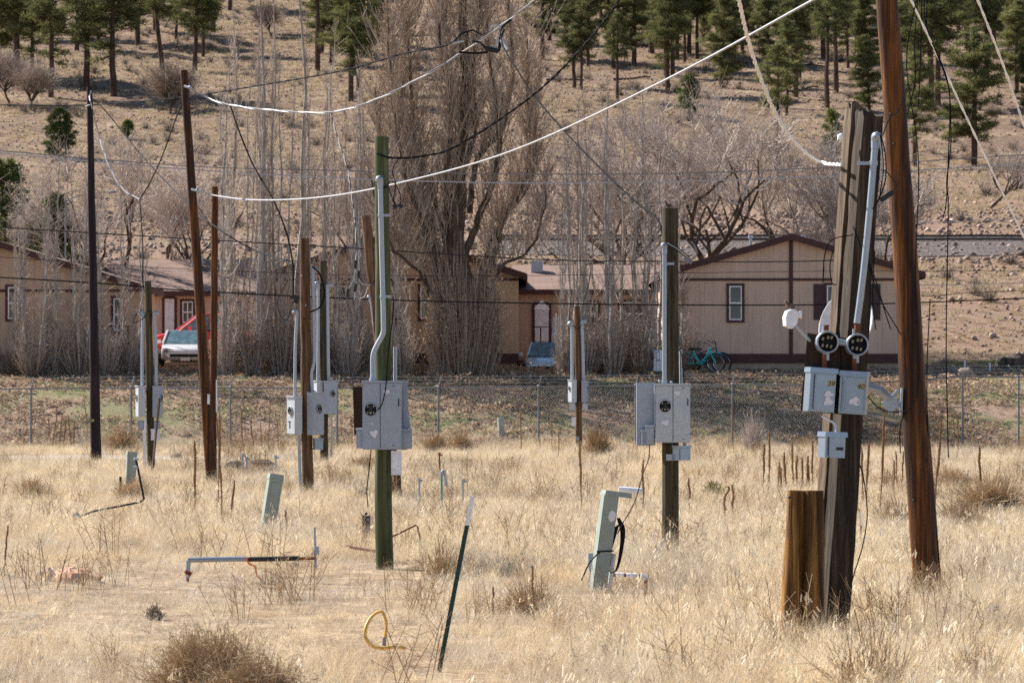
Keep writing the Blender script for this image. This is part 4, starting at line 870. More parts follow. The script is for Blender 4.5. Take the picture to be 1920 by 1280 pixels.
# ---------------------------------------------------------------- pines
def needle_clumps(mb, Cc, Rr, r, per=34, ln=.36, wd=.026, up=.25, v0=.5):
    n = len(Cc) * per; c = np.repeat(Cc, per, 0); rr = np.repeat(Rr, per); d = unit(r.normal(0, 1, (n, 3)) + np.array([0, 0, up])); p = c + d * (rr * r.uniform(.1, .9, n))[:, None] * np.array([1, 1, .62])
    e = p + unit(d + r.normal(0, .5, (n, 3))) * (ln * r.uniform(.6, 1.2, n))[:, None]; s_ = unit(np.cross(e - p, r.normal(0, 1, (n, 3)))) * wd
    vc = np.repeat(np.clip(r.normal(v0, .18, len(Cc)), 0, 1), per); v = np.clip(vc + d[:, 2] * .12 + r.normal(0, .1, n), 0, 1)
    mb.tris(p - s_, p + s_, e, 0, v)
def pine(seed, H=11, crown0=.35, W=2.3, lean=0, dens=1.0, topr=.35, bushy=0):
    r = np.random.RandomState(seed); rt = root('pine_tree', '', 'tree', (0, 0, 0), local=True); tb = MB(); cr = MB()
    n = 10; t = np.linspace(0, 1, n); p = np.stack([lean * t + np.cumsum(r.normal(0, .03, n)), np.cumsum(r.normal(0, .03, n)), t * H - .3], 1)
    tb.tube(p, .19 * H / 11 * (1 - t) ** .75 + .02, 8, cap=False)
    nb = int(62 * dens * H / 11 * (1 - crown0) / .65); z = crown0 + (1 - crown0) * (np.sort(r.rand(nb)) ** .9) * .97; Cc = []; Rr = []
    for zi in z:
        f = (zi - crown0) / (1 - crown0); prof = (math.sin(min(1, f * 1.25 + .32) * math.pi * .5) if f < .35 else 1) * (1 - f) ** .62 + topr * .28
        L_ = W * prof * r.uniform(.4, 1.25); a = r.uniform(0, 6.28); b = np.array([np.interp(zi, t, p[:, k]) for k in range(3)]); rise = r.uniform(-.35, .35) + f * .35
        e = b + np.array([math.cos(a) * L_, math.sin(a) * L_, L_ * rise]); mid = (b + e) / 2 + np.array([0, 0, -.08 * L_]); tb.tube([b, mid, e], [.045 * (1.1 - f), .03 * (1.1 - f) + .008, .012], 4, cap=False)
        k = max(2, int(L_ * 3.2)); s_ = np.linspace(.35 if L_ > .9 else .1, 1.02, k)
        for q in s_:
            c = b + (e - b) * q + r.normal(0, .14, 3) * (1, 1, .6); Cc.append(c); Rr.append(r.uniform(.18, .40))
            if L_ > .8 and r.rand() < .75:
                sd = np.array([-math.sin(a), math.cos(a), .1]) * r.choice([-1, 1]) * r.uniform(.25, .6) * (1.1 - q * .4); Cc.append(c + sd); Rr.append(r.uniform(.22, .38))
    for q in range(5): Cc.append(p[-1] + np.array([0, 0, -.15 * q]) + r.normal(0, .08, 3)); Rr.append(.22 + .03 * q)
    for k in range(int(5 + 5 * r.rand())):   # dead stubs under the crown
        zi = r.uniform(crown0 * .5, crown0 + .03); b = np.array([np.interp(zi, t, p[:, j]) for j in range(3)]); a = r.uniform(0, 6.28); L_ = r.uniform(.4, 1.3); tb.tube([b, b + np.array([math.cos(a) * L_, math.sin(a) * L_, r.uniform(-.3, .15)])], [.025, .008], 3, cap=False)
    needle_clumps(cr, np.array(Cc), np.array(Rr), r, per=int(32 if not bushy else 38), v0=.5 if bushy else .44)
    tb.build('trunk', M['pinebark'], rt, smooth=True); cr.build('crown', M['needles'], rt, attr=True); return rt
PD = [dict(crown0=.38, W=2.0), dict(crown0=.28, W=2.2), dict(crown0=.5, W=1.7), dict(crown0=.22, W=2.4, bushy=1, dens=1.2), dict(crown0=.12, W=2.1, bushy=1, dens=1.3), dict(crown0=.42, W=1.9, lean=-1.3), dict(crown0=.55, W=1.5, dens=.8), dict(crown0=.3, W=1.6, dens=1.1)]
for k, q in enumerate(PD): PROTO['pine%d' % k] = pine(900 + k, **q)
# (px, base py, top py, variant, label phrase)
PINES = [(-14, 150, -150, 3, 'cut by the picture edge at the top corner'), (27, 160, -150, 0, 'first full trunk from the hill edge'), (60, 168, -60, 1, 'second trunk from the hill edge'), (95, 183, -90, 1, 'with broad crown, third from the hill edge'), (143, 96, -130, 0, 'upper slope one between the third and fourth trunks'),
    (162, 168, -130, 7, 'rising straight behind the top of the blackish pole'), (213, 181, -120, 1, 'just past the top of the blackish pole'), (258, 88, -150, 3, 'higher up behind the leaning pine'), (307, 135, -130, 5, 'leaning clearly, above the tall orange pole'), (366, 133, -70, 0, 'first of the pair beyond the tall orange pole'), (381, 108, -90, 1, 'second of the pair beyond the tall orange pole'),
    (400, 60, -120, 2, 'small upper one beyond the orange pole pair'), (595, 133, -150, 2, 'with bare trunk alone on the open slope'), (602, 102, -140, 7, 'just behind the bare trunked one on the open slope'), (621, 118, -70, 3, 'bushy beside the bare trunked one'), (658, 190, -40, 1, 'lowest rooted beside the giant poplar'),
    (663, 146, -90, 0, 'behind the lowest rooted one beside the giant poplar'), (673, 173, -20, 0, 'touching the side of the giant poplar crown'), (640, 60, -120, 3, 'upper one near the giant poplar'), (1018, 112, -120, 3, 'just beyond the giant poplar crown'), (1030, 78, -130, 1, 'upper one beyond the giant poplar crown'),
    (1077, 166, -10, 1, 'first of the twin trunks above the diagonal cable'), (1089, 170, 0, 0, 'second of the twin trunks above the diagonal cable'), (1103, 126, -40, 7, 'just up slope from the twin trunks'), (1150, 128, -30, 1, 'crossed by the top of the diagonal black cable'), (1158, 192, 20, 2, 'with low roots under the diagonal black cable'),
    (1060, 60, -140, 3, 'upper one above the twin trunks'), (1125, 50, -130, 0, 'upper one between the twin trunks and black cable'), (1247, 142, -60, 0, 'first of the four trunk cluster over the conduit pole'), (1252, 176, -40, 1, 'lowest of the four trunk cluster over the conduit pole'), (1261, 140, -90, 2, 'third of the four trunk cluster over the conduit pole'), (1269, 110, -100, 1, 'last of the four trunk cluster over the conduit pole'),
    (1205, 60, -110, 1, 'upper one before the four trunk cluster'), (1283, 116, -70, 7, 'first after the four trunk cluster'), (1294, 104, -110, 0, 'second after the four trunk cluster'), (1307, 112, -60, 2, 'third after the four trunk cluster'), (1352, 165, -20, 4, 'bushy, crown reaching the ground near the white diagonal wire'), (1376, 120, -110, 3, 'tall one directly behind the sagging white cable'),
    (1330, 40, -150, 1, 'upper one before the sagging white cable'), (1410, 70, -130, 0, 'upper one after the sagging white cable'), (1457, 312, 75, 2, 'with the longest bare trunk in front of the sagging white cable'), (1475, 218, 30, 1, 'just behind the longest bare trunk'), (1490, 182, -60, 0, 'with bare trunk where the white cable ends up slope'), (1495, 110, -120, 3, 'upper one over the longest bare trunk'),
    (1545, 110, -130, 0, 'upper one between the white wire end and the big pole'), (1550, 204, -30, 6, 'with tall clean trunk left of the big orange pole'), (1569, 174, -70, 6, 'second tall clean trunk near the big orange pole'), (1630, 212, 70, 4, 'young bushy half hidden by the big orange pole'), (1612, 60, -140, 3, 'upper one half hidden by the big orange pole'), (1715, 312, 90, 1, 'lowest one right beside the big orange pole'),
    (1742, 202, -80, 0, 'first trunk past the big orange pole'), (1757, 196, -60, 2, 'second trunk past the big orange pole'), (1797, 72, -150, 1, 'upper one past the big orange pole'), (1825, 311, 48, 3, 'full bushy alone between the two steep wires'), (1852, 150, -90, 0, 'behind the full bushy one'), (1905, 175, -10, 3, 'broad crowned at the far edge of the picture'),
    (1930, 215, 60, 4, 'cut by the far edge of the picture'), (1700, 80, -150, 3, 'upper one just past the big orange pole'), (1875, 60, -150, 1, 'upper one near the far edge'), (1450, 40, -150, 0, 'upper one over the bushy ground level pine'), (1575, 55, -150, 1, 'upper one above the tall clean trunks'), (1100, 20, -170, 1, 'topmost one above the twin trunks'), (1235, 25, -170, 3, 'topmost one above the four trunk cluster')]

_ex = [(15, 75), (80, 70), (185, 95), (290, 60), (330, 75), (430, 20), (700, 90), (1140, 85), (1190, 125), (1222, 100), (1318, 80), (1345, 95), (1392, 100), (1440, 150), (1468, 90), (1515, 70), (1590, 130), (1605, 95), (1690, 150), (1725, 120), (1782, 50), (1815, 95), (1865, 110), (1890, 90), (1915, 120), (1500, 150), (1408, 35), (1270, 30), (1160, 20), (1480, 20), (1625, 140)]
_rx = np.random.RandomState(99); _ords = ['lower', 'middle', 'upper']
_lm = [(130, 'the first hill edge trunks'), (260, 'the blackish pole top'), (450, 'the leaning pine'), (800, 'the giant poplar crown'), (1130, 'the twin trunks'), (1200, 'the black diagonal cable'), (1330, 'the four trunk cluster'), (1400, 'the white diagonal wire'), (1480, 'the sagging white cable'), (1640, 'the tall clean trunks'), (1790, 'the big orange pole top'), (1860, 'the two steep wires'), (2000, 'the far picture edge')]
_cnt = {}
for px, pb in sorted(_ex)[::1]:
    lm = [n_ for e_, n_ in _lm if px < e_][0]; _cnt[lm] = _cnt.get(lm, 0) + 1
    PINES.append((px, pb, pb - int(_rx.uniform(150, 240)), int(_rx.choice([0, 1, 3, 3, 4, 7])), 'BACK%s back row pine near %s, counted from the blackish pole' % (['first', 'second', 'third', 'fourth', 'fifth', 'sixth', 'seventh', 'eighth', 'ninth', 'tenth'][_cnt[lm] - 1], lm)))
rs = np.random.RandomState(8)
for px, pb, pt, k, ph in PINES:
    p = hillpt(px, pb); h = (pb - pt) * p[1] / F; s_ = h / 11; wv = s_ * rs.uniform(.95, 1.35)
    rz = rs.uniform(0, 6.28) if k != 5 else 0
    put('pine%d' % k, p - np.array([0, 0, .1]), rz, (wv, wv, s_), (ph[4:] if ph.startswith('BACK') else 'pine on the hillside ' + ph), 'pine trees on the hillside')
for k in list(PROTO):
    if not USED.get(k):
        for ch in list(PROTO[k].children): bpy.data.objects.remove(ch)
        bpy.data.objects.remove(PROTO[k])
def juniper(seed, px, py, Y, h, w_, label, dens=1.0, v0=.5):
    r = np.random.RandomState(seed); rt = root('juniper_tree', label, 'tree', (0, 0, 0), local=True)
    if Y is None: p0 = hillpt(px, py)
    else: x = PX(px, Y); p0 = np.array([x, Y, H1(x, Y)])
    n = int(150 * dens); z = r.rand(n) ** .8; prof = np.sin(np.clip(z * .8 + .18, 0, 1) * math.pi) ** .6; a = r.uniform(0, 6.28, n); q = np.sqrt(r.uniform(.25, 1, n)) * w_ / 2 * prof
    Cc = np.stack([np.cos(a) * q, np.sin(a) * q, z * h * .93 + .25], 1); cr = MB(); needle_clumps(cr, Cc, r.uniform(.22, .4, n), r, per=60, ln=.2, wd=.03, up=.6, v0=v0)
    tb = MB().tube([(0, 0, -.2), (.05, 0, h * .4), (0, 0, h * .9)], [.16, .1, .03], 7)
    for k in range(0, n, 3): tb.tube([(0, 0, Cc[k][2] * .75), Cc[k]], [.03, .01], 3, cap=False)
    tb.build('trunk', M['darkbark'], rt); cr.build('crown', M['juniper'], rt, attr=True); rt.location = p0
juniper(1, 8, 0, 131, 8.2, 3.6, 'dark green dense evergreen rising behind the first tan house roof', 1.6, .45)
juniper(2, 112, 300, None, 3.9, 2.5, 'round dark pinyon standing alone on the open slope by the blackish pole', 1.0, .3)
juniper(3, 105, 0, 128, 6.9, 1.6, 'thin droopy greenish juniper between the first roof and blackish pole', .8, .4)
juniper(4, 62, 0, 129, 5.6, 2.2, 'lower ragged juniper behind the eave of the first tan house', .8, .45)
juniper(5, 1560, 300, None, 3.8, 1.5, 'thin yellow green young conifer beside the split beam top', .5, .75)
juniper(6, 240, 262, None, 1.3, .9, 'knee high green shrub on the open slope past the blackish pole', .25, .75)
juniper(7, 1292, 215, None, 3.5, 2.0, 'dusky green low conifer under the white diagonal wire', .7, .35)
# fallen logs
LOGS = [(1640, 78, 3.2, 25, .13, 'greylog', 'pale fallen log beside the big orange pole'), (1505, 125, 6, 15, .14, 'burnt', 'long charred log crossing behind the bare trunks'), (1590, 112, 4, 40, .13, 'burnt', 'charred log tilted upslope near the clean trunks'), (1515, 167, 3, 30, .12, 'burnt', 'short charred log under the bare trunks'), (1512, 208, 4.6, -3, .1, 'greylog', 'thin grey log lying level beside the lowest pine roots'),
    (1875, 130, 6, 32, .2, 'burnt', 'thick charred log slanting near the steep white wire'), (1235, 92, 5, -8, .15, 'burnt', 'charred log behind the four trunk cluster'), (1185, 150, 4, 4, .14, 'burnt', 'dark log near the black diagonal cable'), (1610, 30, 3, 38, .12, 'burnt', 'dark log high beside the big orange pole'), (100, 155, 5.5, 8, .1, 'greylog', 'thin pale log behind the third pine'), (1060, 152, 4, -2, .13, 'burnt', 'dark log by the twin trunks'), (1775, 175, 4, 12, .12, 'burnt', 'dark log past the big pole'), (1320, 140, 3.5, 18, .12, 'burnt', 'dark log before the bushy ground level pine')]
for px, py, L_, ang, rd, mt, lb_ in LOGS:
    p = hillpt(px, py); a = R_(ang); dx = math.cos(a) * L_ / 2; dy = math.sin(a) * L_ * 1.6; n = 7; t = np.linspace(-1, 1, n)
    q = np.stack([p[0] + t * dx, p[1] + t * dy, np.zeros(n)], 1); q[:, 2] = hgt(q[:, 0], q[:, 1]) + rd * .8 + .03
    m = MB().tube(q, np.linspace(rd, rd * .5, n), 8, wob=.1); rr = np.random.RandomState(int(px))
    for k in range(3): b = q[rr.randint(1, n - 1)]; m.tube([b, b + np.array([rr.normal(0, .3), rr.normal(0, .3), rr.uniform(.3, .7)])], [.035, .01], 4)
    tag(m.build('fallen_log', M[mt], None, p), lb_, 'log', 'fallen logs on the hillside')
# ---------------------------------------------------------------- chain link fence
FY = 100.0
fr = root('chain_link_fence', 'galvanised chain link fence with barbed wire arms along the foot of the bank', 'fence', (0, FY, 0))
def fx(px): return PX(px, FY)
def ftop(px): return PZ(np.interp(px, [-60, 0, 250, 630, 1000, 1370, 1570, 1690, 1805, 1920, 1990], [729, 728, 725, 726, 724, 720, 719, 713, 704, 705, 706]), FY)
posts = [-120, 58, 246, 432, 632, 822, 1010, 1192, 1373, 1560, 1805, 1910, 2000]
CH2 = plain('dull_fence_steel', (.2, .21, .22), .6, .3)
for p in posts:
    x = fx(p); zt = float(ftop(p)); m = MB().tube([(x, FY, -.1), (x, FY, zt)], .033, 8)
    po = m.build('post', CH2, fr, smooth=True); s_ = -1 if p > 1700 else 1; L_ = .34 if p > 1700 else .09
    MB().tube([(x, FY, zt), (x + s_ * L_, FY + (.10 if p < 1700 else -.1), zt + .33)], .022, 6).build('barb_arm', CH2, po)
    MB().ball((x, FY, zt + .01), (.045, .045, .04), n=8, k=5).build('post_cap', M['galv'], po)
xs = np.linspace(fx(-120), fx(2000), 60); pxs_ = xs / FY * F + 960; zt = ftop(pxs_) - .02
MB().tube(np.stack([xs, np.full(60, FY - .03), zt], 1), .024, 8).build('top_rail', CH2, fr, smooth=True)
ms = MB(); x0, x1 = fx(-120), fx(2000); pit = .085; hh = 1.9; st_ = np.arange(x0 - hh, x1, pit)
P0 = []; P1 = []
for s_ in st_:
    for sg in (1, -1):
        a = s_ if sg == 1 else s_ + hh; b = a + sg * hh
        P0.append((a, FY - .01 * sg, 0.0)); P1.append((b, FY - .01 * sg, hh))
P0 = np.array(P0); P1 = np.array(P1); zt1 = ftop(P1[:, 0] / FY * F + 960) - .02; fcl = zt1 / hh; P1 = P0 + (P1 - P0) * fcl[:, None]
ok = (P0[:, 0] > x0 - .5) & (P1[:, 0] > x0 - .5) & (P0[:, 0] < x1 + .5) & (P1[:, 0] < x1 + .5)
ms.segs(P0[ok], P1[ok], .0013, .0013, 3); ms.build('mesh', M['chain'], fr)
for k in range(3):
    t = .35 + k * .3; sgn = np.where(pxs_ > 1700, -1, 1); q = np.stack([xs + 0 * t, np.full(60, FY + .1 * t), zt + .33 * t + .02], 1); bw = MB().tube(q, .0045, 4)
    bx = np.arange(x0, x1, .14); bz = np.interp(bx, xs, q[:, 2]); n = len(bx); bw.segs(np.stack([bx, np.full(n, FY + .1 * t - .02), bz - .02], 1), np.stack([bx + .01, np.full(n, FY + .1 * t + .02), bz + .02], 1), .003, .003, 3); bw.build('barbed_wire', M['galv'], fr)
# ---------------------------------------------------------------- helpers for poles
def lerp_path(a, b, n=10): t = np.linspace(0, 1, n)[:, None]; return np.array(a) * (1 - t) + np.array(b) * t
def polemesh(base, top, r0, r1, sides=20, sink=.3, seed=0, check=True):
    r = np.random.RandomState(seed); base = np.array(base, float); top = np.array(top, float); d = unit(top - base); b = base - d * sink
    p = lerp_path(b, top, 16); p[1:-1, :2] += r.normal(0, .004, (14, 2)); m = MB(); m.tube(p, np.linspace(r0, r1, 16), sides, wob=.02)
    return m
def dims(mb, base): return mb
def headcap(mb, p, r, d=-1, m=0, yaw=0):
    """weatherhead: hooded cap leaning to side d"""
    p = np.array(p, float); mb.tube([p + (0, 0, -.05), p + (0, 0, .02)], r * 1.25, 12, m)
    mb.tube(smooth_path([p + (0, 0, 0), p + (d * r * .2, -r * .2, r * 1.5), p + (d * r * 1.3, -r * .4, r * 1.9), p + (d * r * 2.4, -r * .5, r * .7)], 5), [r * 1.1, r * 1.35, r * 1.45, r * 1.0], 12, m)
def conduit(root_, path, r, hd=-1, clamps=(), mt='pvc', head=True, name='conduit'):
    c = MB(); pp = smooth_path(path, 7); c.tube(pp, r, 12); co = c.build(name, M[mt], root_, smooth=True)
    for k, (z, w_) in enumerate(clamps):
        i = int(np.argmin(abs(pp[:, 2] - z))); MB().tube([pp[i] + (0, 0, -.02), pp[i] + (0, 0, .02)], r * 1.25, 12).box(pp[i] + np.array([w_, 0.01, 0]), (abs(w_) * 2, .02, .03)).build('clamp', M['galv'], co)
    if head: h = MB(); headcap(h, path[-1], r, hd); h.build('weatherhead', M['galv'], co, smooth=True)
    return co
def meter_box(root_, c, w_, h_, d_, rz=0, mt='box', seam=.44, sock=(.22, .42), smear=None, split=.59, name='meter_box', hatch=None, ry=0):
    """c = centre of front face (world). local: x right, -y front"""
    Mx = TR(c, rz, ry)
    b = MB().box((0, d_ / 2, 0), (w_, d_, h_)).box((0, d_ / 2 - .012, h_ / 2 + .01), (w_ + .02, d_ + .03, .022)); b.box((0, d_ / 2, -h_ / 2 - .004), (w_ * .96, d_ * .96, .01))
    if seam:
        b.box((-w_ / 2 + w_ * seam, -.001, 0), (.009, .006, h_ - .02), 1).box((-w_ / 2 + w_ * seam / 2, -.001, h_ / 2 - h_ * split), (w_ * seam - .01, .006, .007), 1)  # black strips stand in for the shade in the seam gaps
        for q_ in (-.45, .45): b.box((w_ * .3, -.02, h_ * q_), (.02, .01, .008), 1)
        b.box((w_ * .12, -.0175, h_ * .36), (.07, .003, .045), 2)
    bo = b.xf(Mx).build(name, [M[mt], M['black'], M['smear']], root_)
    if seam:
        xl = -w_ / 2; a = w_ * seam
        MB().box((xl + a / 2, -.004, h_ / 2 - h_ * split / 2 - .006), (a - .008, .008, h_ * split - .012)).xf(Mx).build('meter_panel', M[mt], bo)
        MB().box((xl + a / 2, -.005, -h_ / 2 + h_ * (1 - split) / 2 + .006), (a - .008, .01, h_ * (1 - split) - .014)).xf(Mx).build('lower_cover', M[mt], bo)
        dr = MB().box((xl + a + (w_ - a) / 2, -.008, 0), (w_ - a - .008, .016, h_ - .02)).xf(Mx).build('door', M[mt], bo)
        if seam < .9: MB().box((w_ / 2 - .03, -.02, h_ * .2), (.012, .012, .09)).xf(Mx).build('latch', M['black'], bo)
    if sock:
        sx = -w_ / 2 + w_ * sock[0]; sz = h_ / 2 - h_ * sock[1]; R = w_ * sock[2] if len(sock) > 2 else .082
        an = np.linspace(0, 2 * math.pi, 25); s_ = MB(); s_.tube(np.stack([sx + np.cos(an) * R, np.full(25, -.018), sz + np.sin(an) * R], 1), .008, 6, 0, cap=False)
        s_.tube([(sx, .0, sz), (sx, -.016, sz)], R * 1.02, 24, 0, cap=False).disc((sx, -.0115, sz), R * .98, (0, -1, 0), 24, 1)
        for jx, jz, jw in ((-.45, .5, .17), (.45, .5, .17), (-.45, -.45, .17), (.45, -.45, .17), (0, -.5, .28)):
            s_.box((sx + jx * R, -.02, sz + jz * R), (R * jw, .012, R * .28), 2)
        s_.box((sx, -.0155, sz + .05 * R), (R * .55, .006, R * 1.1), 3)
        s_.xf(Mx).build('meter_socket', [M[mt], M['void'], M['jaw'], M['black']], bo)
    if smear:
        for (ax, az, sw, sh) in smear:
            n = 14; an = np.linspace(0, 2 * math.pi, n + 1)[:-1]; rr = 1 + .22 * np.sin(an * 3 + ax * 40) + .1 * np.cos(an * 5)
            x_ = -w_ / 2 + w_ * ax; z_ = h_ / 2 - h_ * az; MB().add(np.vstack([np.stack([x_ + np.cos(an) * sw / 2 * rr, np.full(n, -.0175), z_ + np.sin(an) * sh / 2 * rr], 1), [[x_, -.0175, z_]]]), [(j, (j + 1) % n, n) for j in range(n)]).xf(Mx).build('paint_smear', M['smear'], bo)
    return bo
def small_box(root_, c, w_, h_, d_, rz=0, mt='box', name='junction_box', lip=.015, door=True):
    Mx = TR(c, rz); bo = MB().box((0, d_ / 2, 0), (w_, d_, h_)).box((0, d_ / 2 - .01, h_ / 2 + .008), (w_ + lip, d_ + .03, .02)).xf(Mx).build(name, M[mt], root_)
    if door: MB().box((w_ * .04, -.006, -.005), (w_ * .8, .012, h_ * .84)).xf(Mx).build('cover', M[mt], bo)
    return bo
def wirepts(path, r, sag=0, k=8): return smooth_path(path, k)
def cable(label, path, r, mt='cable_b', twist=0, name='overhead_cable', parent=None, k=10, group=None, m2='cable_w'):
    pp = smooth_path(path, k); m = MB()
    if twist:
        L_ = np.linalg.norm(np.diff(pp, axis=0), axis=1); s_ = np.concatenate([[0], np.cumsum(L_)]); n = max(24, min(900, int(s_[-1] / twist * 7))); t = np.linspace(0, s_[-1], n)
        q = np.stack([np.interp(t, s_, pp[:, j]) for j in range(3)], 1); d = unit(np.gradient(q, axis=0)); u = unit(np.cross(d, np.tile([0, .3, 1.], (n, 1)))); w_ = np.cross(d, u)
        for j in range(2):
            ph = t / twist * 2 * math.pi + j * math.pi; m.tube(q + u * (np.cos(ph) * r * .45)[:, None] + w_ * (np.sin(ph) * r * .45)[:, None], r * .62, 5, j)
        o = m.build(name, [M[mt], M[m2]], parent, None if parent else pp[0], smooth=True)
    else: o = m.tube(pp, r, 6).build(name, M[mt], parent, None if parent else pp[0], smooth=True)
    if parent is None: tag(o, label, 'cable', group)
    return o
# ---------------------------------------------------------------- the plain poles
def simple_pole(name, label, px0, py0, px1, py1, wpx0, wpx1, mt, Yt=None, seed=0, cat='pole'):
    b = G(px0, py0); Y = b[1]; t = P(px1, py1, Yt or Y); s_ = F / Y
    r = root(name, label, cat, b); polemesh(b, t, wpx0 / s_ / 2, wpx1 / s_ / 2, seed=seed).build('shaft', M[mt], r, smooth=True); return r, b, t
p1, b1, t1 = simple_pole('utility_pole', 'thin straight blackish pole with a loose white cable at its top', 180, 872, 168, 163, 21, 11, 'dark', seed=1)
MB().tube([t1 + (.0, -.09, -.35), t1 + (.05, -.11, -.1)], .02, 6).tube([t1 + (-.09, -.05, -.5), t1 + (.07, -.1, -.45)], .02, 6).build('insulator', M['galv'], p1)
MB().box(P(174, 788, b1[1] - .14), (.06, .01, .06)).build('tag', M['label_y'], p1)
p2, b2, t2 = simple_pole('utility_pole', 'tall leaning orange brown pole carrying two white cables', 398, 915, 345, 132, 22, 14, 'orange', seed=2)
MB().box(P(391, 748, b2[1] - .16), (.05, .01, .2)).build('tag', M['white'], p2)
for py in (162, 355): MB().tube([P(346 + (py - 160) * .07, py, b2[1] - .1), P(354 + (py - 160) * .07, py + 2, b2[1] - .16)], .03, 8).ball(P(356 + (py - 160) * .07, py + 2, b2[1] - .18), .04).build('insulator', M['galv'], p2)
p3, b3, t3 = simple_pole('pole_stub', 'short orange brown stub pole standing directly behind the tall leaning orange one', 399, 890, 403, 350, 14, 12.5, 'orange', seed=3)
MB().box(P(406, 742, b3[1] - .14), (.03, .01, .75)).build('tag', M['white'], p3)
# big orange pole
b12 = G(1739, 1118); Y12 = b12[1]; t12 = P(1655, -130, Y12); p12 = root('utility_pole', 'thick glossy orange brown pole leaning at the picture side, top out of frame', 'pole', b12)
po12 = polemesh(b12, t12, .15, .108, 28, seed=12).build('shaft', M['orange'], p12, smooth=True)
for px, py in ((1670, 214), (1676, 270), (1713, 938), (1738, 965), (1739, 1042)): MB().ball(P(px, py, Y12 - .13), (.014, .012, .014)).build('bolt', M['black'], po12)
br = MB(); Yb = Y12 - .02
br.tube([P(1615, 722, Yb), P(1650, 731, Yb), P(1668, 748, Yb)], [.045, .045, .04], 4); br.box(P(1672, 757, Yb), (.16, .02, .14), ry=-.6).tube([P(1668, 748, Yb), P(1684, 732, Yb)], .02, 6).box(P(1690, 752, Yb - .02), (.02, .08, .28), ry=.03)
br.build('strut_bracket', M['galv'], p12)
cable('', [P(1718, 0, Y12 - .13), P(1700, 120, Y12 - .15), P(1722, 300, Y12 - .16), P(1716, 520, Y12 - .16), P(1722, 720, Y12 - .17), P(1690, 790, Y12 - .16), P(1688, 850, Y12 - .14)], .006, 'cable_b', parent=p12, name='ground_wire')
cable('', [P(1744, 560, Y12 - .05), P(1738, 700, Y12 - .1), P(1742, 850, Y12 - .08), P(1756, 1000, Y12 - .08), P(1765, 1090, Y12 - .08)], .006, 'cable_b', parent=p12, name='ground_wire')
# P8 leaning stub and board
b8 = G(743, 935); s8 = F / b8[1]; p8 = root('pole_stub', 'short leaning brown stub pole behind the tall green pole', 'pole', b8)
polemesh(b8, P(686, 405, b8[1]), 12 / s8, 9 / s8, seed=8).build('shaft', M['brown'], p8, smooth=True)
MB().box(P(674, 770, b8[1]), (22 / s8, .05, 90 / s8), ry=-.03).box(P(676, 744, b8[1] - .03), (18 / s8, .02, 34 / s8), ry=-.03).box(P(705, 760, b8[1] + .02), (80 / s8, .04, .12)).build('backboard', M['board'], p8)
conduit(p8, [P(712, 700, b8[1] - .05), P(700, 600, b8[1] - .05), P(694, 560, b8[1] - .08)], .02, -1)
cable('', [P(690, 538, b8[1] - .1), P(683, 556, b8[1] - .15), P(670, 560, b8[1] - .15), P(664, 550, b8[1] - .15)], .008, 'cable_w', parent=p8, name='lead_wire'); cable('', [P(706, 522, b8[1] - .1), P(695, 534, b8[1] - .15), P(680, 530, b8[1] - .15), P(672, 515, b8[1] - .15)], .008, 'cable_b', parent=p8, name='lead_wire')
MB().box(P(748, 925, b8[1] + .1), (.10, .08, .9), ry=-.05).build('stake', M['greywood'], p8)
# ---------------------------------------------------------------- pole with double side boxes (P4, P5, P6, P9)
def side_pole(label, pxb, pyb, pxt, pyt, wb, wt, mt, lb, rb, lc, rc, lbl_l=None, group='poles with meter boxes', Y=None, seed=0):
    """lb/rb = (px centre, py top, py bottom, px total width, front share) boxes; lc/rc conduit pixel paths"""
    b = G(pxb, pyb) if Y is None else np.array([PX(pxb, Y), Y, 0]); Y = b[1]; s_ = F / Y; r = root('service_pole', label, 'pole', b, 0, group)
    polemesh(b, P(pxt, pyt, Y), wb / s_ / 2, wt / s_ / 2, seed=seed).build('post', M[mt], r, smooth=True)
    for (q, sg) in ((lb, -1), (rb, 1)):
        if not q: continue
        px, y0, y1, wp, fs, dy = q; w_ = .34; d_ = .16; H_ = (y1 - y0) / s_
        th = math.acos(min(.98, fs * wp / s_ / w_)) ; rz = th if sg > 0 else -th      # facing outwards
        # side visible share
        cx_ = PX(px, Y); nx = math.sin(rz); 
        ff = np.array([cx_ + (sg * .0), Y + dy - .1, PZ((y0 + y1) / 2, Y)])
        c = ff + np.array([math.sin(rz) * d_ / 2, -math.cos(rz) * d_ / 2, 0])
        meter_box(r, c, w_, H_, d_, rz, 'box_lit' if sg < 0 else 'box', .9999 if False else 0, (.5, .38, .25))
    for (pth, sg) in ((lc, -1), (rc, 1)):
        if pth: conduit(r, [P(a, b_, Y - .06) for a, b_ in pth], 3.1 / s_ if s_ < 110 else .025, sg, [])
    return r, b, s_
r4, b4, s4 = side_pole('weathered olive pole with a white meter box on each side near the blackish pole', 284, 885, 277, 527, 15, 13, 'olive', (264, 724, 780, 22, .38, 0), (296, 725, 781, 16, .3, .1),
    [(267, 724), (267, 650), (268, 592)], [(293, 725), (292, 650), (289, 592)], seed=4)
small_box(r4, P(264, 797, b4[1] - .15), .14, .2, .12); small_box(r4, P(294, 797, b4[1] - .05), .14, .2, .12); small_box(r4, P(291, 815, b4[1] - .1), .2, .25, .1, mt='whiteb')
MB().box(P(271, 832, b4[1] - .12), (.075, .06, 1.2)).build('cable_riser', M['whiteb'], r4)
cable('', [P(266, 580, b4[1] - .1), P(255, 590, b4[1] - .15), P(250, 605, b4[1] - .15), P(268, 597, b4[1] - .15), P(277, 580, b4[1] - .12)], .01, 'cable_b', parent=r4, name='lead_wire')
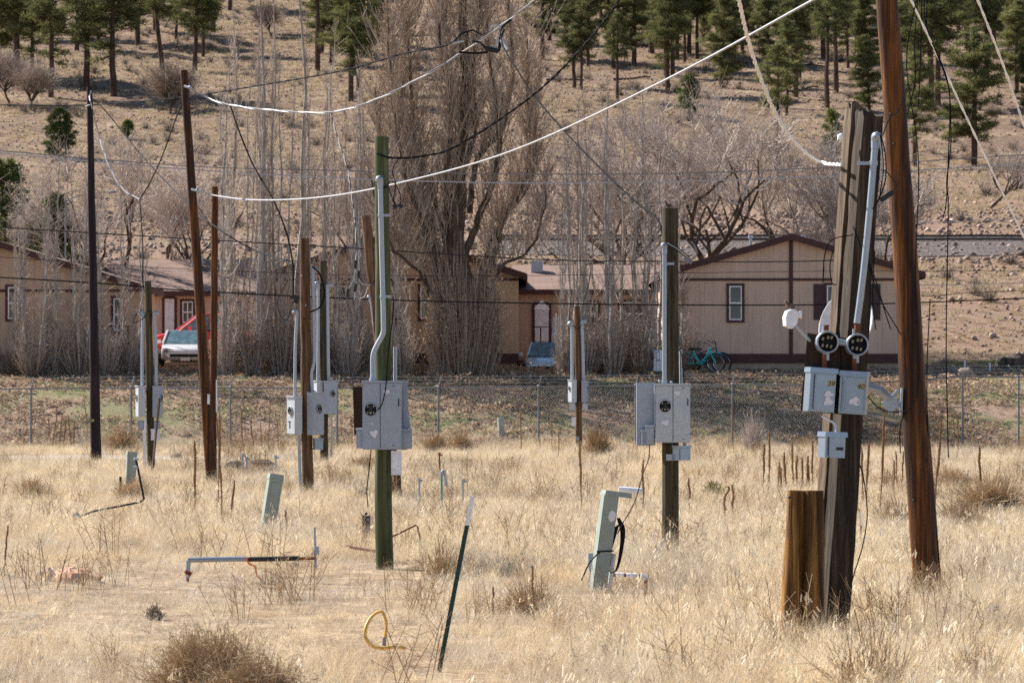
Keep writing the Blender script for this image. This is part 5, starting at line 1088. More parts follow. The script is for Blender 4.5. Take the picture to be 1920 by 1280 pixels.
sk = G(284, 892); st4 = root('leaning_stake', 'thin grey wooden stake leaning against the olive pole boxes', 'stake', sk); MB().tube([sk + (0, -.15, -.2), P(299, 746, sk[1] - .15)], .03, 4).build('stake', M['greywood'], st4)
r5, b5, s5 = side_pole('brown round pole with two grey meter boxes facing apart', 577, 928, 571, 447, 22, 18.5, 'brown', (553, 744, 812, 33, .50, -.02), (592, 737, 814, 28, .6, .02),
    [(553, 744), (554, 650), (557, 590)], [(586, 737), (584, 700), (590, 660), (587, 510)], seed=5)
conduit(r5, [P(560, 815, b5[1] - .1), P(562, 880, b5[1] - .1), P(565, 960, b5[1] - .1)], .032, 1, mt='galv', head=False, name='riser')
small_box(r5, P(598, 833, b5[1] - .1), .17, .2, .12, .3, 'galvbox'); small_box(r5, P(543, 797, b5[1] - .3), .03, .12, .01, -1.0, 'black', 'rating_plate', door=False)
cable('', [P(586, 500, b5[1] - .1), P(600, 515, b5[1] - .2), P(608, 550, b5[1] - .2), P(600, 575, b5[1] - .2), P(582, 585, b5[1] - .2)], .016, 'cable_b', parent=r5, name='lead_wire')
cable('', [P(557, 578, b5[1] - .1), P(545, 585, b5[1] - .12), P(537, 600, b5[1] - .12), P(525, 590, b5[1] - .1), P(522, 560, b5[1] - .1), P(540, 525, b5[1] - .1)], .007, 'cable_b', parent=r5, name='lead_wire')
MB().box(P(556, 562, b5[1] - .1), (.09, .1, .14), ry=.3).box(P(549, 556, b5[1] - .1), (.1, .08, .06), ry=-.3).build('splice', M['black'], r5)
MB().ball(P(573, 572, b5[1] - .11), .018).ball(P(566, 517, b5[1] - .11), .012).build('bolt', M['galv'], r5)
b6 = G(608, 868); r6, b6, s6 = side_pole('olive green pole with conduits behind the brown meter pole', 608, 868, 606, 489, 16, 14, 'olive', (597, 715, 772, 14, .5, .1), (620, 715, 775, 19, .8, -.05),
    [(596, 715), (597, 640), (597, 538)], [(616, 715), (615, 640), (614, 540)], seed=6)
conduit(r6, [P(622, 776, b6[1] - .1), P(622, 820, b6[1] - .1), P(621, 858, b6[1] - .1)], .024, 1, head=False, name='riser')
cable('', [P(621, 860, b6[1] - .1), P(626, 890, b6[1] - .3), P(624, 905, b6[1] - .5)], .006, 'cable_b', parent=r6, name='lead_wire')
r9, b9, s9 = side_pole('slim distant brown pole with two small pale boxes in front of the fence', 1086, 842, 1082, 574, 13, 11, 'brown', (1073, 713, 753, 13, .5, -.02), (1097, 714, 753, 11, .4, .02),
    [(1073, 713), (1073, 660), (1073, 612)], [(1094, 713), (1093, 660), (1091, 608)], Y=98.0, seed=9)
small_box(r9, P(1073, 762, 97.8), .17, .2, .1, mt='box_lit'); small_box(r9, P(1097, 762, 97.8), .17, .16, .1, mt='box_lit'); small_box(r9, P(1076, 791, 97.8), .12, .25, .1, mt='whiteb'); small_box(r9, P(1083, 822, 97.8), .1, .08, .1, mt='box')
cable('', [P(1074, 610, 97.8), P(1083, 616, 97.7), P(1092, 608, 97.7)], .012, 'cable_b', parent=r9, name='lead_wire')
# ---------------------------------------------------------------- P7 tall green pole
b7 = G(720, 1066); Y7 = b7[1]; s7 = F / Y7; r7 = root('service_pole', 'tall green treated pole with a grey double meter cabinet and grey bent conduit', 'pole', b7, 0, 'poles with meter boxes')
pg = polemesh(b7, P(716, 257, Y7), 17 / s7, 13 / s7, 24, seed=7).build('post', M['green'], r7, smooth=True)
yb = Y7 - .30
meter_box(r7, (PX(716, yb), yb, PZ(779, yb)), 73 * yb / F, 124 * yb / F, .20, 0, 'box', .46, (.215, .41, .168), [(.30, .77, .09, .085), (.25, .62, .035, .018)])
yc = Y7 + .12
meter_box(r7, (PX(738, yc), yc + .2, PZ(780, yc)), .30, .78, .2, math.pi + .1, 'box', 0, None, name='rear_meter_box')
MB().add([P(760, 716, Y7 - .02), P(770, 803, Y7 - .02), P(757, 803, Y7 - .02), P(756, 716, Y7 - .02)] + [P(760, 716, Y7 + .0), P(770, 803, Y7 + .0), P(757, 803, Y7 + .0), P(756, 716, Y7 + .0)], [(0, 1, 2, 3), (7, 6, 5, 4), (0, 4, 5, 1)]).build('open_door', M['box'], r7)
small_box(r7, P(676, 823, Y7 - .15), 16 / s7, 35 / s7, .14, name='outlet_box'); small_box(r7, P(757, 824, Y7 - .12), 30 / s7, 34 / s7, .14, name='outlet_box')
MB().add([(0, 0, 0)], [(0, 0, 0)][:0] or [(0, 0, 0)]) if False else None
small_box(r7, P(743, 869, Y7 - .25), 19 / s7, 42 / s7, .08, 0, 'whiteb', 'telephone_box', 0)
conduit(r7, [P(699, 716, Y7 - .2), P(699, 690, Y7 - .2), P(700, 664, Y7 - .2), P(708, 645, Y7 - .2), P(718, 625, Y7 - .2), P(719, 600, Y7 - .2), P(716, 480, Y7 - .18), P(713, 345, Y7 - .16)], .030, -.35, [(PZ(555, Y7), .05), (PZ(410, Y7), .05)])
MB().tube([P(699, 716, Y7 - .2), P(699, 708, Y7 - .2)], .042, 12).tube([P(700, 700, Y7 - .2), P(700, 696, Y7 - .2)], .037, 12).build('conduit_fitting', M['galv'], r7)
MB().tube([P(741, 716, Y7 + .1), P(741, 650, Y7 + .1)], .022, 8).build('rear_conduit', M['pvc'], r7)
cable('', [P(738, 565, Y7 - .12), P(736, 600, Y7 - .2), P(728, 660, Y7 - .25), P(724, 720, Y7 - .36), P(717, 755, Y7 - .36), P(709, 768, Y7 - .33)], .0075, 'cable_b', parent=r7, name='loose_cable')
cable('', [P(696, 842, Y7 - .2), P(692, 880, Y7 - .22), P(688, 920, Y7 - .22), P(690, 950, Y7 - .22)], .007, 'cable_b', parent=r7, name='loose_cable')
for pth in ([(709, 335), (702, 345), (712, 352), (728, 352), (733, 365), (740, 385)], [(711, 338), (722, 350), (735, 340), (745, 352), (752, 372), (750, 386)], [(748, 297), (736, 320), (742, 345), (738, 372), (744, 388)]): cable('', [P(a, b_, Y7 - .16) for a, b_ in pth], .006, 'cable_b', parent=r7, name='lead_wire')
for px, py in ((741, 387), (751, 386)): MB().box(P(px, py, Y7 - .16), (.055, .04, .05), ry=.8).build('wire_cap', M['black'], r7)
MB().tube([P(718, 700, Y7 - .125), P(718, 500, Y7 - .12)], .004, 5).build('crack_wire', M['black'], r7) if False else None
# ---------------------------------------------------------------- P10 brown conduit pole
b10 = G(1257, 1046); Y10 = b10[1]; s10 = F / Y10; r10 = root('service_pole', 'brown conduit pole', 'pole', b10, 0, 'poles with meter boxes')
r10['label'] = 'brown pole with white meter cabinet, blank side panel and straight galvanised conduit'
polemesh(b10, P(1257, 390, Y10), 16 / s10, 15 / s10, 24, seed=10).build('post', M['olive'], r10, smooth=True)
yb = Y10 - .30
meter_box(r10, (PX(1262, yb), yb, PZ(775, yb)), 64 * yb / F, 106 * yb / F, .2, -.06, 'box_lit', .5, (.27, .37, .185), [(.28, .66, .10, .07)])
MB().box((PX(1211, Y10), Y10 + .05, PZ(776, Y10)), (35 / s10, .12, 117 / s10)).build('side_panel', M['box'], r10)
MB().tube([P(1229, 720, Y10 - .1), P(1229, 800, Y10 - .1)], .018, 8).build('side_conduit', M['galv'], r10)
small_box(r10, P(1219, 816, Y10 - .14), 16 / s10, 33 / s10, .12, name='outlet_box'); small_box(r10, P(1208, 821, Y10 - .1), 10 / s10, 24 / s10, .1, name='outlet_cover', door=False)
small_box(r10, P(1283, 850, Y10 - .22), 27 / s10, 25 / s10, .13, .5, 'galvbox'); MB().tube([P(1284, 826, Y10 - .14), P(1284, 838, Y10 - .14)], .02, 8).box(P(1262, 857, Y10 - .12), (26 / s10, .03, 12 / s10)).build('arm', M['galv'], r10)
conduit(r10, [P(1246, 722, Y10 - .2), P(1246, 650, Y10 - .2), P(1246, 560, Y10 - .19), P(1246, 468, Y10 - .18)], .027, -.3, [(PZ(495, Y10), .06)], 'galv')
MB().tube([P(1246, 722, Y10 - .2), P(1246, 712, Y10 - .2)], .036, 12).ball(P(1259, 717, Y10 - .2), .02).ball(P(1236, 714, Y10 - .2), .018).build('hub', M['galv'], r10)
MB().tube([P(1277, 725, Y10 + .1), P(1276, 655, Y10 + .1)], .02, 8).build('rear_conduit', M['pvc'], r10)
cable('', [P(1284, 722, Y10 + .05), P(1280, 690, Y10 + .05), P(1279, 668, Y10 + .05), P(1273, 655, Y10 + .05)], .006, 'cable_b', parent=r10, name='loose_cable')
for k, o in enumerate((0, 3, -3)): cable('', [P(1250, 455 + o, Y10 - .25), P(1266, 464 + o, Y10 - .26), P(1280, 474 + o, Y10 - .25), P(1294, 487 + o, Y10 - .22)], .007, ['cable_w', 'cable_b', 'cable_g'][k], parent=r10, name='lead_wire')
MB().box(P(1290, 488, Y10 - .22), (.12, .05, .05), ry=.5).build('splice', M['cable_m'], r10)
cable('', [P(1218, 834, Y10 - .1), P(1216, 860, Y10 - .3), P(1205, 890, Y10 - 1.5), P(1190, 940, Y10 - 4), P(1165, 985, Y10 - 6.6), P(1158, 1000, 33.7)], .006, 'cable_b', parent=r10, name='loose_cable')
tp = root('water_riser', 'short teal pipe with grey valve at the foot of the brown conduit pole', 'pipe', G(1241, 1045)); y_ = GY(1045)
MB().tube([P(1240, 1050, y_), P(1245, 985, y_)], .02, 8).build('pipe', M['teal'], tp); MB().tube([P(1245, 988, y_), P(1245, 974, y_)], .03, 8).tube([P(1241, 980, y_), P(1252, 979, y_)], .016, 6).build('valve', M['galv'], tp)
# ---------------------------------------------------------------- P11 split beam with round meters
b11 = G(1562, 1180); Y11 = b11[1]; s11 = F / Y11
r11 = root('service_post', 'two old square timbers carrying round meter sockets and galvanised boxes', 'post', b11)
def beam(p0, p1, w0, w1, d_, rz, mt, seed, sink=.2, rough=.008):
    r = np.random.RandomState(seed); p0 = np.array(p0); p1 = np.array(p1); d = unit(p1 - p0); p0 = p0 - d * sink; n = 26; t = np.linspace(0, 1, n); m = MB(); V = []; K = 5
    for i, tt in enumerate(t):
        c = p0 * (1 - tt) + p1 * tt; hw = (w0 * (1 - tt) + w1 * tt) / 2; hd = d_ / 2; ring = []
        for (ax, ay, bx, by) in ((-1, -1, 1, -1), (1, -1, 1, 1), (1, 1, -1, 1), (-1, 1, -1, -1)):
            for k in range(K): f_ = k / K; ring.append(((ax + (bx - ax) * f_) * hw, (ay + (by - ay) * f_) * hd))
        ring = np.array(ring); cr = np.cos(rz); sr = np.sin(rz); ring = ring @ np.array([[cr, sr], [-sr, cr]]); ring *= (1 + np.random.RandomState(seed).normal(0, .03, len(ring))[:, None]); ring += r.normal(0, rough * .35, ring.shape)
        z = np.full(len(ring), c[2]) + (np.random.RandomState(seed + 5).uniform(-.07, .03, len(ring)) if i == n - 1 else 0); V.append(np.stack([c[0] + ring[:, 0], c[1] + ring[:, 1], z], 1))
    S = 4 * K; V = np.concatenate(V); f = [(i * S + j, i * S + (j + 1) % S, (i + 1) * S + (j + 1) % S, (i + 1) * S + j) for i in range(n - 1) for j in range(S)]; m.add(V, f)
    c = V[-S:].mean(0) + (0, 0, -.03); m.add(np.vstack([V[-S:], c]), [(j, (j + 1) % S, S) for j in range(S)]); return m
beam(P(1538, 1170, Y11 + .12), P(1605, 196, Y11 + .14), 36 / s11, 32 / s11, .15, .35, 'greywood', 3).build('rear_timber', M['greywood'], r11, smooth='auto')
beam(P(1563, 1180, Y11 - .04), P(1631, 208, Y11 - .04), 50 / s11, 42 / s11, .18, .32, 'beam_shaded', 4).build('front_timber', M['beam_shaded'], r11, smooth='auto')
yk = Y11 - .22
bb_ = MB().add([P(1514, 624, yk), P(1606, 636, yk), P(1594, 778, yk), P(1501, 770, yk), P(1514, 624, yk + .05), P(1606, 636, yk + .05), P(1594, 778, yk + .05), P(1501, 770, yk + .05)], [(3, 2, 1, 0), (4, 5, 6, 7), (0, 1, 5, 4), (1, 2, 6, 5), (2, 3, 7, 6), (3, 0, 4, 7)]).build('backboard', M['board'], r11)
def round_meter(px, py, rpx):
    y0 = yk - .10; c = P(px, py, y0); R = rpx * y0 / F; cb = P(px - 5, py + 2, yk - .005)
    m = MB(); m.tube([cb, c], [R * 1.0, R * 1.0], 28, 0, cap=False); an = np.linspace(0, 2 * math.pi, 29)
    m.tube(np.stack([c[0] + np.cos(an) * R * .95, np.full(29, c[1] - .003), c[2] + np.sin(an) * R * .95], 1), .009, 8, 0, cap=False); m.disc((c[0], c[1] + .05, c[2]), R * .98, (0, -1, 0), 28, 1)
    m.tube([(c[0], c[1] + .049, c[2]), (c[0], c[1] + .002, c[2])], R * .92, 28, 1, cap=False)
    mb_ = m.build('meter_socket', [M['galv'], M['void']], r11, smooth='auto')
    for jx, jz in ((-.42, .3), (.05, .42), (.38, .42), (-.45, -.3), (-.05, -.35), (.32, -.42)): MB().box((c[0] + jx * R, c[1] + .03, c[2] + jz * R), (.018, .03, .026), ry=.4).ball((c[0] + jx * R, c[1] + .012, c[2] + jz * R), .008, n=6, k=4).build('jaw', M['jaw'], mb_)
    MB().box((c[0] - .01, yk - .04, c[2] - R - .03), (.055, .05, .07)).box((c[0] - .01, yk - .04, c[2] + R + .02), (.055, .05, .05)).build('collar', M['galv'], mb_)
    return c, R
c1, R1 = round_meter(1552, 641, 20.5); c2, R2 = round_meter(1608, 646, 20.5)
MB().tube([P(1572, 641, yk - .05), P(1590, 644, yk - .05)], .03, 12).build('meter_link', M['label_y'] if False else M['galv'], r11)
for px, y0, y1 in ((1546, 664, 689), (1602, 672, 694)): MB().tube([P(px, y0, yk - .05), P(px, y1, yk - .05)], .023, 10).build('rusty_nipple', M['rust'], r11)
for px, y0, y1 in ((1549, 609, 620), (1607, 608, 624)): MB().tube([P(px, y0, yk - .05), P(px, y1, yk - .05)], .026, 10).build('rusty_coupling', M['rust'], r11)
def old_box(px, py, wp, hp, rz, ry, num, smears, d_=.16, ribs=True, small=False):
    y0 = yk - .16; w_ = wp * y0 / F; h_ = hp * y0 / F; Mx = TR((PX(px, y0), y0, PZ(py, y0)), rz, ry)
    bo = MB().box((0, d_ / 2, 0), (w_, d_, h_)).box((0, d_ / 2 - .01, h_ / 2 - .02), (w_ + .022, d_ + .03, .045), taper=.97).xf(Mx).build('switch_box', M['galvbox'], r11)
    MB().box((w_ * .07, -.008, -.02), (w_ * .72, .016, h_ * .8)).tube([(-w_ * .30, -.016, h_ * .36), (-w_ * .30, -.016, -h_ * .42)], .009, 8).tube([(-w_ * .46, -.004, h_ * .36), (-w_ * .46, -.004, -h_ * .46)], .012, 8).xf(Mx).build('door', M['galvbox'], bo)
    if num:
        fc = bpy.data.curves.new('number', 'FONT'); fc.body = num; fc.size = .066; fc.align_x = 'CENTER'; fc.extrude = .001
        fo = bpy.data.objects.new('number_tmp', fc); C.objects.link(fo); dg = bpy.context.evaluated_depsgraph_get(); me = bpy.data.meshes.new_from_object(fo.evaluated_get(dg)); bpy.data.objects.remove(fo)
        me.materials.clear(); me.materials.append(M['black']); v = np.empty(len(me.vertices) * 3); me.vertices.foreach_get('co', v); v = v.reshape(-1, 3)
        q = np.stack([v[:, 0] * 1.0 + v[:, 1] * .25 + w_ * .28, -.0205 - v[:, 2], v[:, 1] + h_ * .10], 1); Mn = np.array(Mx); q = q @ Mn[:3, :3].T + Mn[:3, 3] - ORG[bo.name]
        me.vertices.foreach_set('co', q.ravel()); me.update(); no = bpy.data.objects.new('number', me); C.objects.link(no); no.parent = bo
        MB().box((w_ * .29 + .006, -.017, h_ * .10 + .027), (.066, .004, .046)).xf(Mx).build('number_sticker', M['label_y'], bo)
    for (ax, az, sw, sh) in smears:
        n = 16; an = np.linspace(0, 2 * math.pi, n + 1)[:-1]; rr = 1 + .2 * np.sin(an * 3 + ax * 40) + .12 * np.cos(an * 5); MB().add(np.vstack([np.stack([w_ * ax + np.cos(an) * sw / 2 * rr, np.full(n, -.0225), h_ * az + np.sin(an) * sh / 2 * rr], 1), [[w_ * ax, -.0225, h_ * az]]]), [(j, (j + 1) % n, n) for j in range(n)]).xf(Mx).build('paint_smear', M['smear'], bo)
    return bo, Mx, w_, h_
old_box(1542, 731, 51, 82, .20, .07, '39', [(.22, -.08, .085, .05), (.22, -.25, .08, .075)])
old_box(1599, 736, 50, 80, -.22, .06, '40', [(.1, -.2, .09, .07), (.25, -.2, .03, .05)])
bo, Mx, w_, h_ = old_box(1566, 834, 41, 48, .3, .04, None, [])
MB().box((w_ * .2, -.02, -h_ * .14), (.065, .006, .028)).xf(Mx).build('nameplate', M['black'], bo)
conduit(r11, [P(1607, 606, yk - .05), P(1618, 520, yk - .06), P(1630, 400, yk - .06), P(1641, 268, yk - .05)], .030, .35, [(PZ(312, yk), -.07)], 'galv')
conduit(r11, [P(1541, 780, yk - .03), P(1556, 788, yk - .05), P(1566, 796, yk - .06), P(1568, 812, yk - .06)], .010, 1, mt='whiteb', head=False, name='flexible_conduit')
for k, pth in enumerate(([(1650, 252), (1654, 280), (1656, 320), (1652, 350), (1648, 372), (1636, 392)], [(1652, 254), (1660, 290), (1661, 330), (1655, 356), (1645, 380)], [(1648, 252), (1654, 300), (1654, 340)])):
    cable('', [P(a, b_, yk - .1) for a, b_ in pth], .0065, ['cable_b', 'cable_b', 'cable_w'][k], parent=r11, name='lead_wire')
for pth in ([(1700, 165), (1684, 208), (1668, 222), (1655, 255)], [(1655, 320), (1662, 322), (1680, 345), (1677, 356)]): cable('', [P(a, b_, yk - .12) for a, b_ in pth], .006, 'cable_g', parent=r11, name='lead_wire')
MB().box(P(1664, 367, yk - .12), (.13, .045, .045), ry=-.6).box(P(1654, 374, yk - .12), (.04, .03, .03), ry=-.6).build('splice', M['black'], r11)
for pth in ([(1640, 470), (1636, 560), (1642, 618)], [(1600, 425), (1618, 470), (1640, 520), (1658, 580), (1670, 617)], [(1605, 440), (1630, 500), (1650, 560), (1690, 628)], [(1545, 500), (1543, 530), (1546, 480), (1560, 450), (1600, 440)], [(1562, 470), (1556, 500), (1560, 530), (1568, 534)], [(1575, 540), (1572, 590), (1575, 640), (1578, 700)]):
    cable('', [P(a, b_, Y11 - .22) for a, b_ in pth], .0055, 'cable_b', parent=r11, name='loose_cable')
cable('', [P(1602, 850, Y11 - .1), P(1618, 890, Y11), P(1626, 960, Y11), P(1618, 1020, Y11), P(1600, 1080, Y11), P(1585, 1140, Y11)], .006, 'cable_g', parent=r11, name='loose_cable')
cable('', [P(1625, 740, yk - .02), P(1645, 762, yk), P(1670, 772, yk + .5), P(1700, 770, Y12 - .2)], .006, 'cable_b', parent=r11, name='loose_cable')
MB().box(P(1576, 257, Y11 - .05), (.05, .05, .05)).ball(P(1577, 256, Y11 - .07), .03).build('insulator', M['white'], r11)
# stub log
bS = G(1503, 1190); sS = F / bS[1]; rS = root('split_log_post', 'short golden split log post standing against the old square timbers', 'post', bS)
t_ = P(1510, 919, bS[1]); pm = MB()
for sx, r_ in ((-.092, .100), (.092, .100)):
    d = np.array([sx, (.02 if sx < 0 else -.02), 0]); pp = lerp_path(bS + d * 1.12 - (0, 0, .3), t_ + d * .82, 12); pm.tube(pp, np.linspace(r_ * 1.1, r_ * .82, 12), 16, wob=.06)
    pm2 = pm; pm.build('log_half', M['stub'], rS, smooth=True); pm = MB()
MB().ball(P(1480, 932, bS[1] - .12), .014).build('bolt', M['black'], rS)
# satellite dish
yd = Y11 - .05
dr = root('satellite_dish', 'white satellite dish with a bird on its feed arm, mounted on the old square timbers', 'satellite dish', P(1590, 640, yd))
dr['label'] = 'white oval satellite dish with grey feed arm mounted behind the old square timbers'
cD = P(1592, 612, Y11 + .45); nD = unit(np.array([-.50, -.80, .35])); uD = unit(np.cross(nD, [0, 0, 1.])); vD = np.cross(uD, nD); m = MB(); V = []; kr = 7; na = 32
for i in range(kr + 1):
    rr = i / kr
    for j in range(na): a = 2 * math.pi * j / na; V.append(cD + uD * math.cos(a) * .265 * rr + vD * math.sin(a) * .32 * rr + nD * (.075 * rr * rr))
f = [(i * na + j, i * na + (j + 1) % na, (i + 1) * na + (j + 1) % na, (i + 1) * na + j) for i in range(kr) for j in range(na)]
m.add(V, f).add(np.array(V) - nD * .008, [q[::-1] for q in f]).tube(np.array(V[-na:] + [V[-na]]) - nD * .004, .007, 6, cap=False); m.build('reflector', M['white'], dr, smooth=True)
lnb = P(1485, 600, Y11 - .42); MB().tube(smooth_path([P(1585, 705, Y11 + .3), P(1540, 660, Y11 - .02), P(1508, 628, Y11 - .3), P(1488, 606, Y11 - .4)], 6), .014, 8).build('feed_arm', M['pvc'], dr)
MB().box(cD - nD * .08, (.12, .12, .2)).tube([cD - nD * .1, P(1600, 690, Y11 + .35), P(1595, 720, Y11 + .2)], .022, 8).build('bracket', M['galv'], dr)
lb_ = MB(); lb_.add([(x, y, z) for y in (-.06, .06) for x, z in ((-.05, -.085), (.02, -.105), (.065, -.04), (.065, .075), (.0, .1), (-.055, .07), (-.07, 0))], [(0, 1, 2, 3, 4, 5, 6)]).add([(x, y, z) for y in (.06,) for x, z in ((-.05, -.085), (.02, -.105), (.065, -.04), (.065, .075), (.0, .1), (-.055, .07), (-.07, 0))], [(6, 5, 4, 3, 2, 1, 0)])
q = [(-.05, -.085), (.02, -.105), (.065, -.04), (.065, .075), (.0, .1), (-.055, .07), (-.07, 0)]
for j in range(7): k = (j + 1) % 7; lb_.add([(q[j][0], -.06, q[j][1]), (q[j][0], .06, q[j][1]), (q[k][0], .06, q[k][1]), (q[k][0], -.06, q[k][1])], [(0, 1, 2, 3)])
lb_.xf(TR(P(1482, 597, Y11 - .45), .2, .15, 0, .85)).build('receiver', M['whiteb'], dr); MB().tube([P(1488, 592, Y11 - .45), P(1501, 590, Y11 - .47)], .026, 12).tube([P(1499, 590, Y11 - .47), P(1503, 590, Y11 - .47)], .033, 12).build('feed_horn', M['white'], dr)
# birds
def bird(label, p, s=1.0, rz=0, col='rustb'):
    r = root('bird', label, 'bird', p, rz, local=True); b = MB()
    b.tube(smooth_path([(-.10, 0, .035), (-.05, 0, .045), (.0, 0, .06), (.035, 0, .095), (.05, 0, .125)], 5), [.006, .022, .038, .036, .026, .02], 12); b.ball((.052, 0, .135), (.024, .020, .021), n=10, k=7)
    b.xf(Matrix.Scale(s, 4)).build('body', M['birdb'], r, smooth=True)
    MB().ball((.032, 0, .078), (.028, .030, .04), n=10, k=7).xf(Matrix.Scale(s, 4)).build('breast', M['birdr'], r, smooth=True)
    MB().box((-.12, 0, .025), (.1, .03, .008), ry=-.25).xf(Matrix.Scale(s, 4)).build('tail', M['birdb'], r)
    MB().tube([(.072, 0, .135), (.092, 0, .131)], [.006, .001], 6).xf(Matrix.Scale(s, 4)).build('beak', M['label_y'], r)
    for sy in (-1, 1):
        MB().ball((-.02, sy * .03, .062), (.065, .012, .026), n=8, k=6).xf(Matrix.Scale(s, 4)).build('wing', M['birdb'], r); MB().tube([(.0, sy * .012, .03), (.006, sy * .012, 0)], .003, 4).xf(Matrix.Scale(s, 4)).build('leg', M['black'], r)
M['birdb'] = plain('grey_brown_plumage', (.12, .09, .075), .8); M['birdr'] = plain('rusty_breast', (.38, .14, .06), .8)
bird('small brown bird with rusty breast perched on the satellite dish receiver', P(1480, 581, Y11 - .45), .55, R_(165))
bird('small dark bird with rusty breast sitting on top of the brown conduit pole', P(1252, 390, Y10), .6, R_(170))
# ---------------------------------------------------------------- overhead cables
cg = 'overhead cables'
Y1, Y2 = b1[1], b2[1]
cable('thin dark cable crossing in front of the blackish pole up to the hanging splice knot', [P(-60, 197, 84), P(0, 197, 84), P(168, 197, 82), P(345, 182, 76), P(500, 158, 68), P(640, 133, 62), P(760, 100, 58), P(840, 84, 56), P(870, 60, 56), P(900, 57, 56), P(905, 66, 56)], .018, 'cable_g', 1.6, group=cg, m2='cable_b')
cable('light twisted cable sagging from the tall orange pole top up past the splice knot', [P(351, 162, Y2), P(380, 180, 66), P(430, 197, 65), P(520, 208, 63), P(618, 211, 61), P(700, 189, 59), P(800, 140, 57), P(880, 90, 56), P(935, 52, 55), P(1010, -5, 53), P(1060, -45, 52)], .023, 'cable_w', 1.6, group=cg, m2='cable_m')
cable('black and silver cable rising from the top of the tall green pole', [P(706, 288, Y7 - .15), P(735, 296, Y7 - .15), P(790, 293, Y7), P(860, 272, Y7 - .2), P(1000, 178, Y7 - .8), P(1100, 80, Y7 - 1.4), P(1165, -5, Y7 - 2), P(1200, -60, Y7 - 2)], .015, 'cable_g', .22, group=cg, m2='cable_b')
cable('bright straight white cable climbing from the orange pole across the whole picture', [P(360, 354, Y2 - .1), P(400, 366, 66), P(480, 375, 63), P(600, 370, 58), P(740, 345, 53), P(960, 283, 47), P(1240, 154, 41), P(1525, 0, 36), P(1620, -55, 34)], .0155, 'cable_w', .0, group=cg)
cable('dark cable running down from the splice knot to the top of the brown conduit pole', [P(937, 55, 54), P(945, 90, 53), P(975, 140, 51), P(1000, 178, 50), P(1060, 248, 48), P(1140, 330, 45), P(1200, 385, 43), P(1234, 412, 42), P(1244, 450, 41.3)], .015, 'cable_b', .8, group=cg, m2='cable_b')
cable('thick white twisted cable curving down to the old square timbers', [P(1370, -60, 24), P(1385, 0, 25), P(1400, 65, 26), P(1420, 130, 27), P(1450, 205, 28), P(1480, 255, 28.8), P(1520, 294, 29.3), P(1545, 306, 29.5), P(1577, 309, Y11)], .018, 'cable_glint', .34, group=cg, m2='cable_glint')
cable('steep white cable passing beyond the big orange pole towards the far edge', [P(1680, -60, 40), P(1708, 0, 40), P(1780, 152, 41), P(1850, 300, 42), P(1920, 445, 43), P(1960, 530, 43.5)], .016, 'cable_glint', .5, group=cg, m2='cable_glint')
cable('steep white cable at the top corner nearest the picture edge', [P(1810, -60, 38), P(1833, 0, 38), P(1880, 120, 39), P(1920, 235, 40), P(1960, 340, 41)], .016, 'cable_glint', .5, group=cg, m2='cable_glint')
hb = root('hanging_cables', 'black cables hanging slack in a loose bundle past the big orange pole', 'cable', P(1776, 155, 40.5), 0, cg)
for k, pth in enumerate(([(1733, 0), (1737, 50), (1775, 150), (1781, 200), (1778, 300), (1774, 380), (1768, 410)], [(1738, 0), (1740, 60), (1776, 150), (1783, 260), (1775, 340), (1778, 380), (1776, 500), (1774, 650), (1776, 760), (1778, 858)], [(1722, -20), (1715, 80), (1716, 150), (1700, 220)], [(1729, -20), (1726, 100), (1722, 200)])): cable('', [P(a, b_, 40.5) for a, b_ in pth], .008, 'cable_b', parent=hb, name='strand')
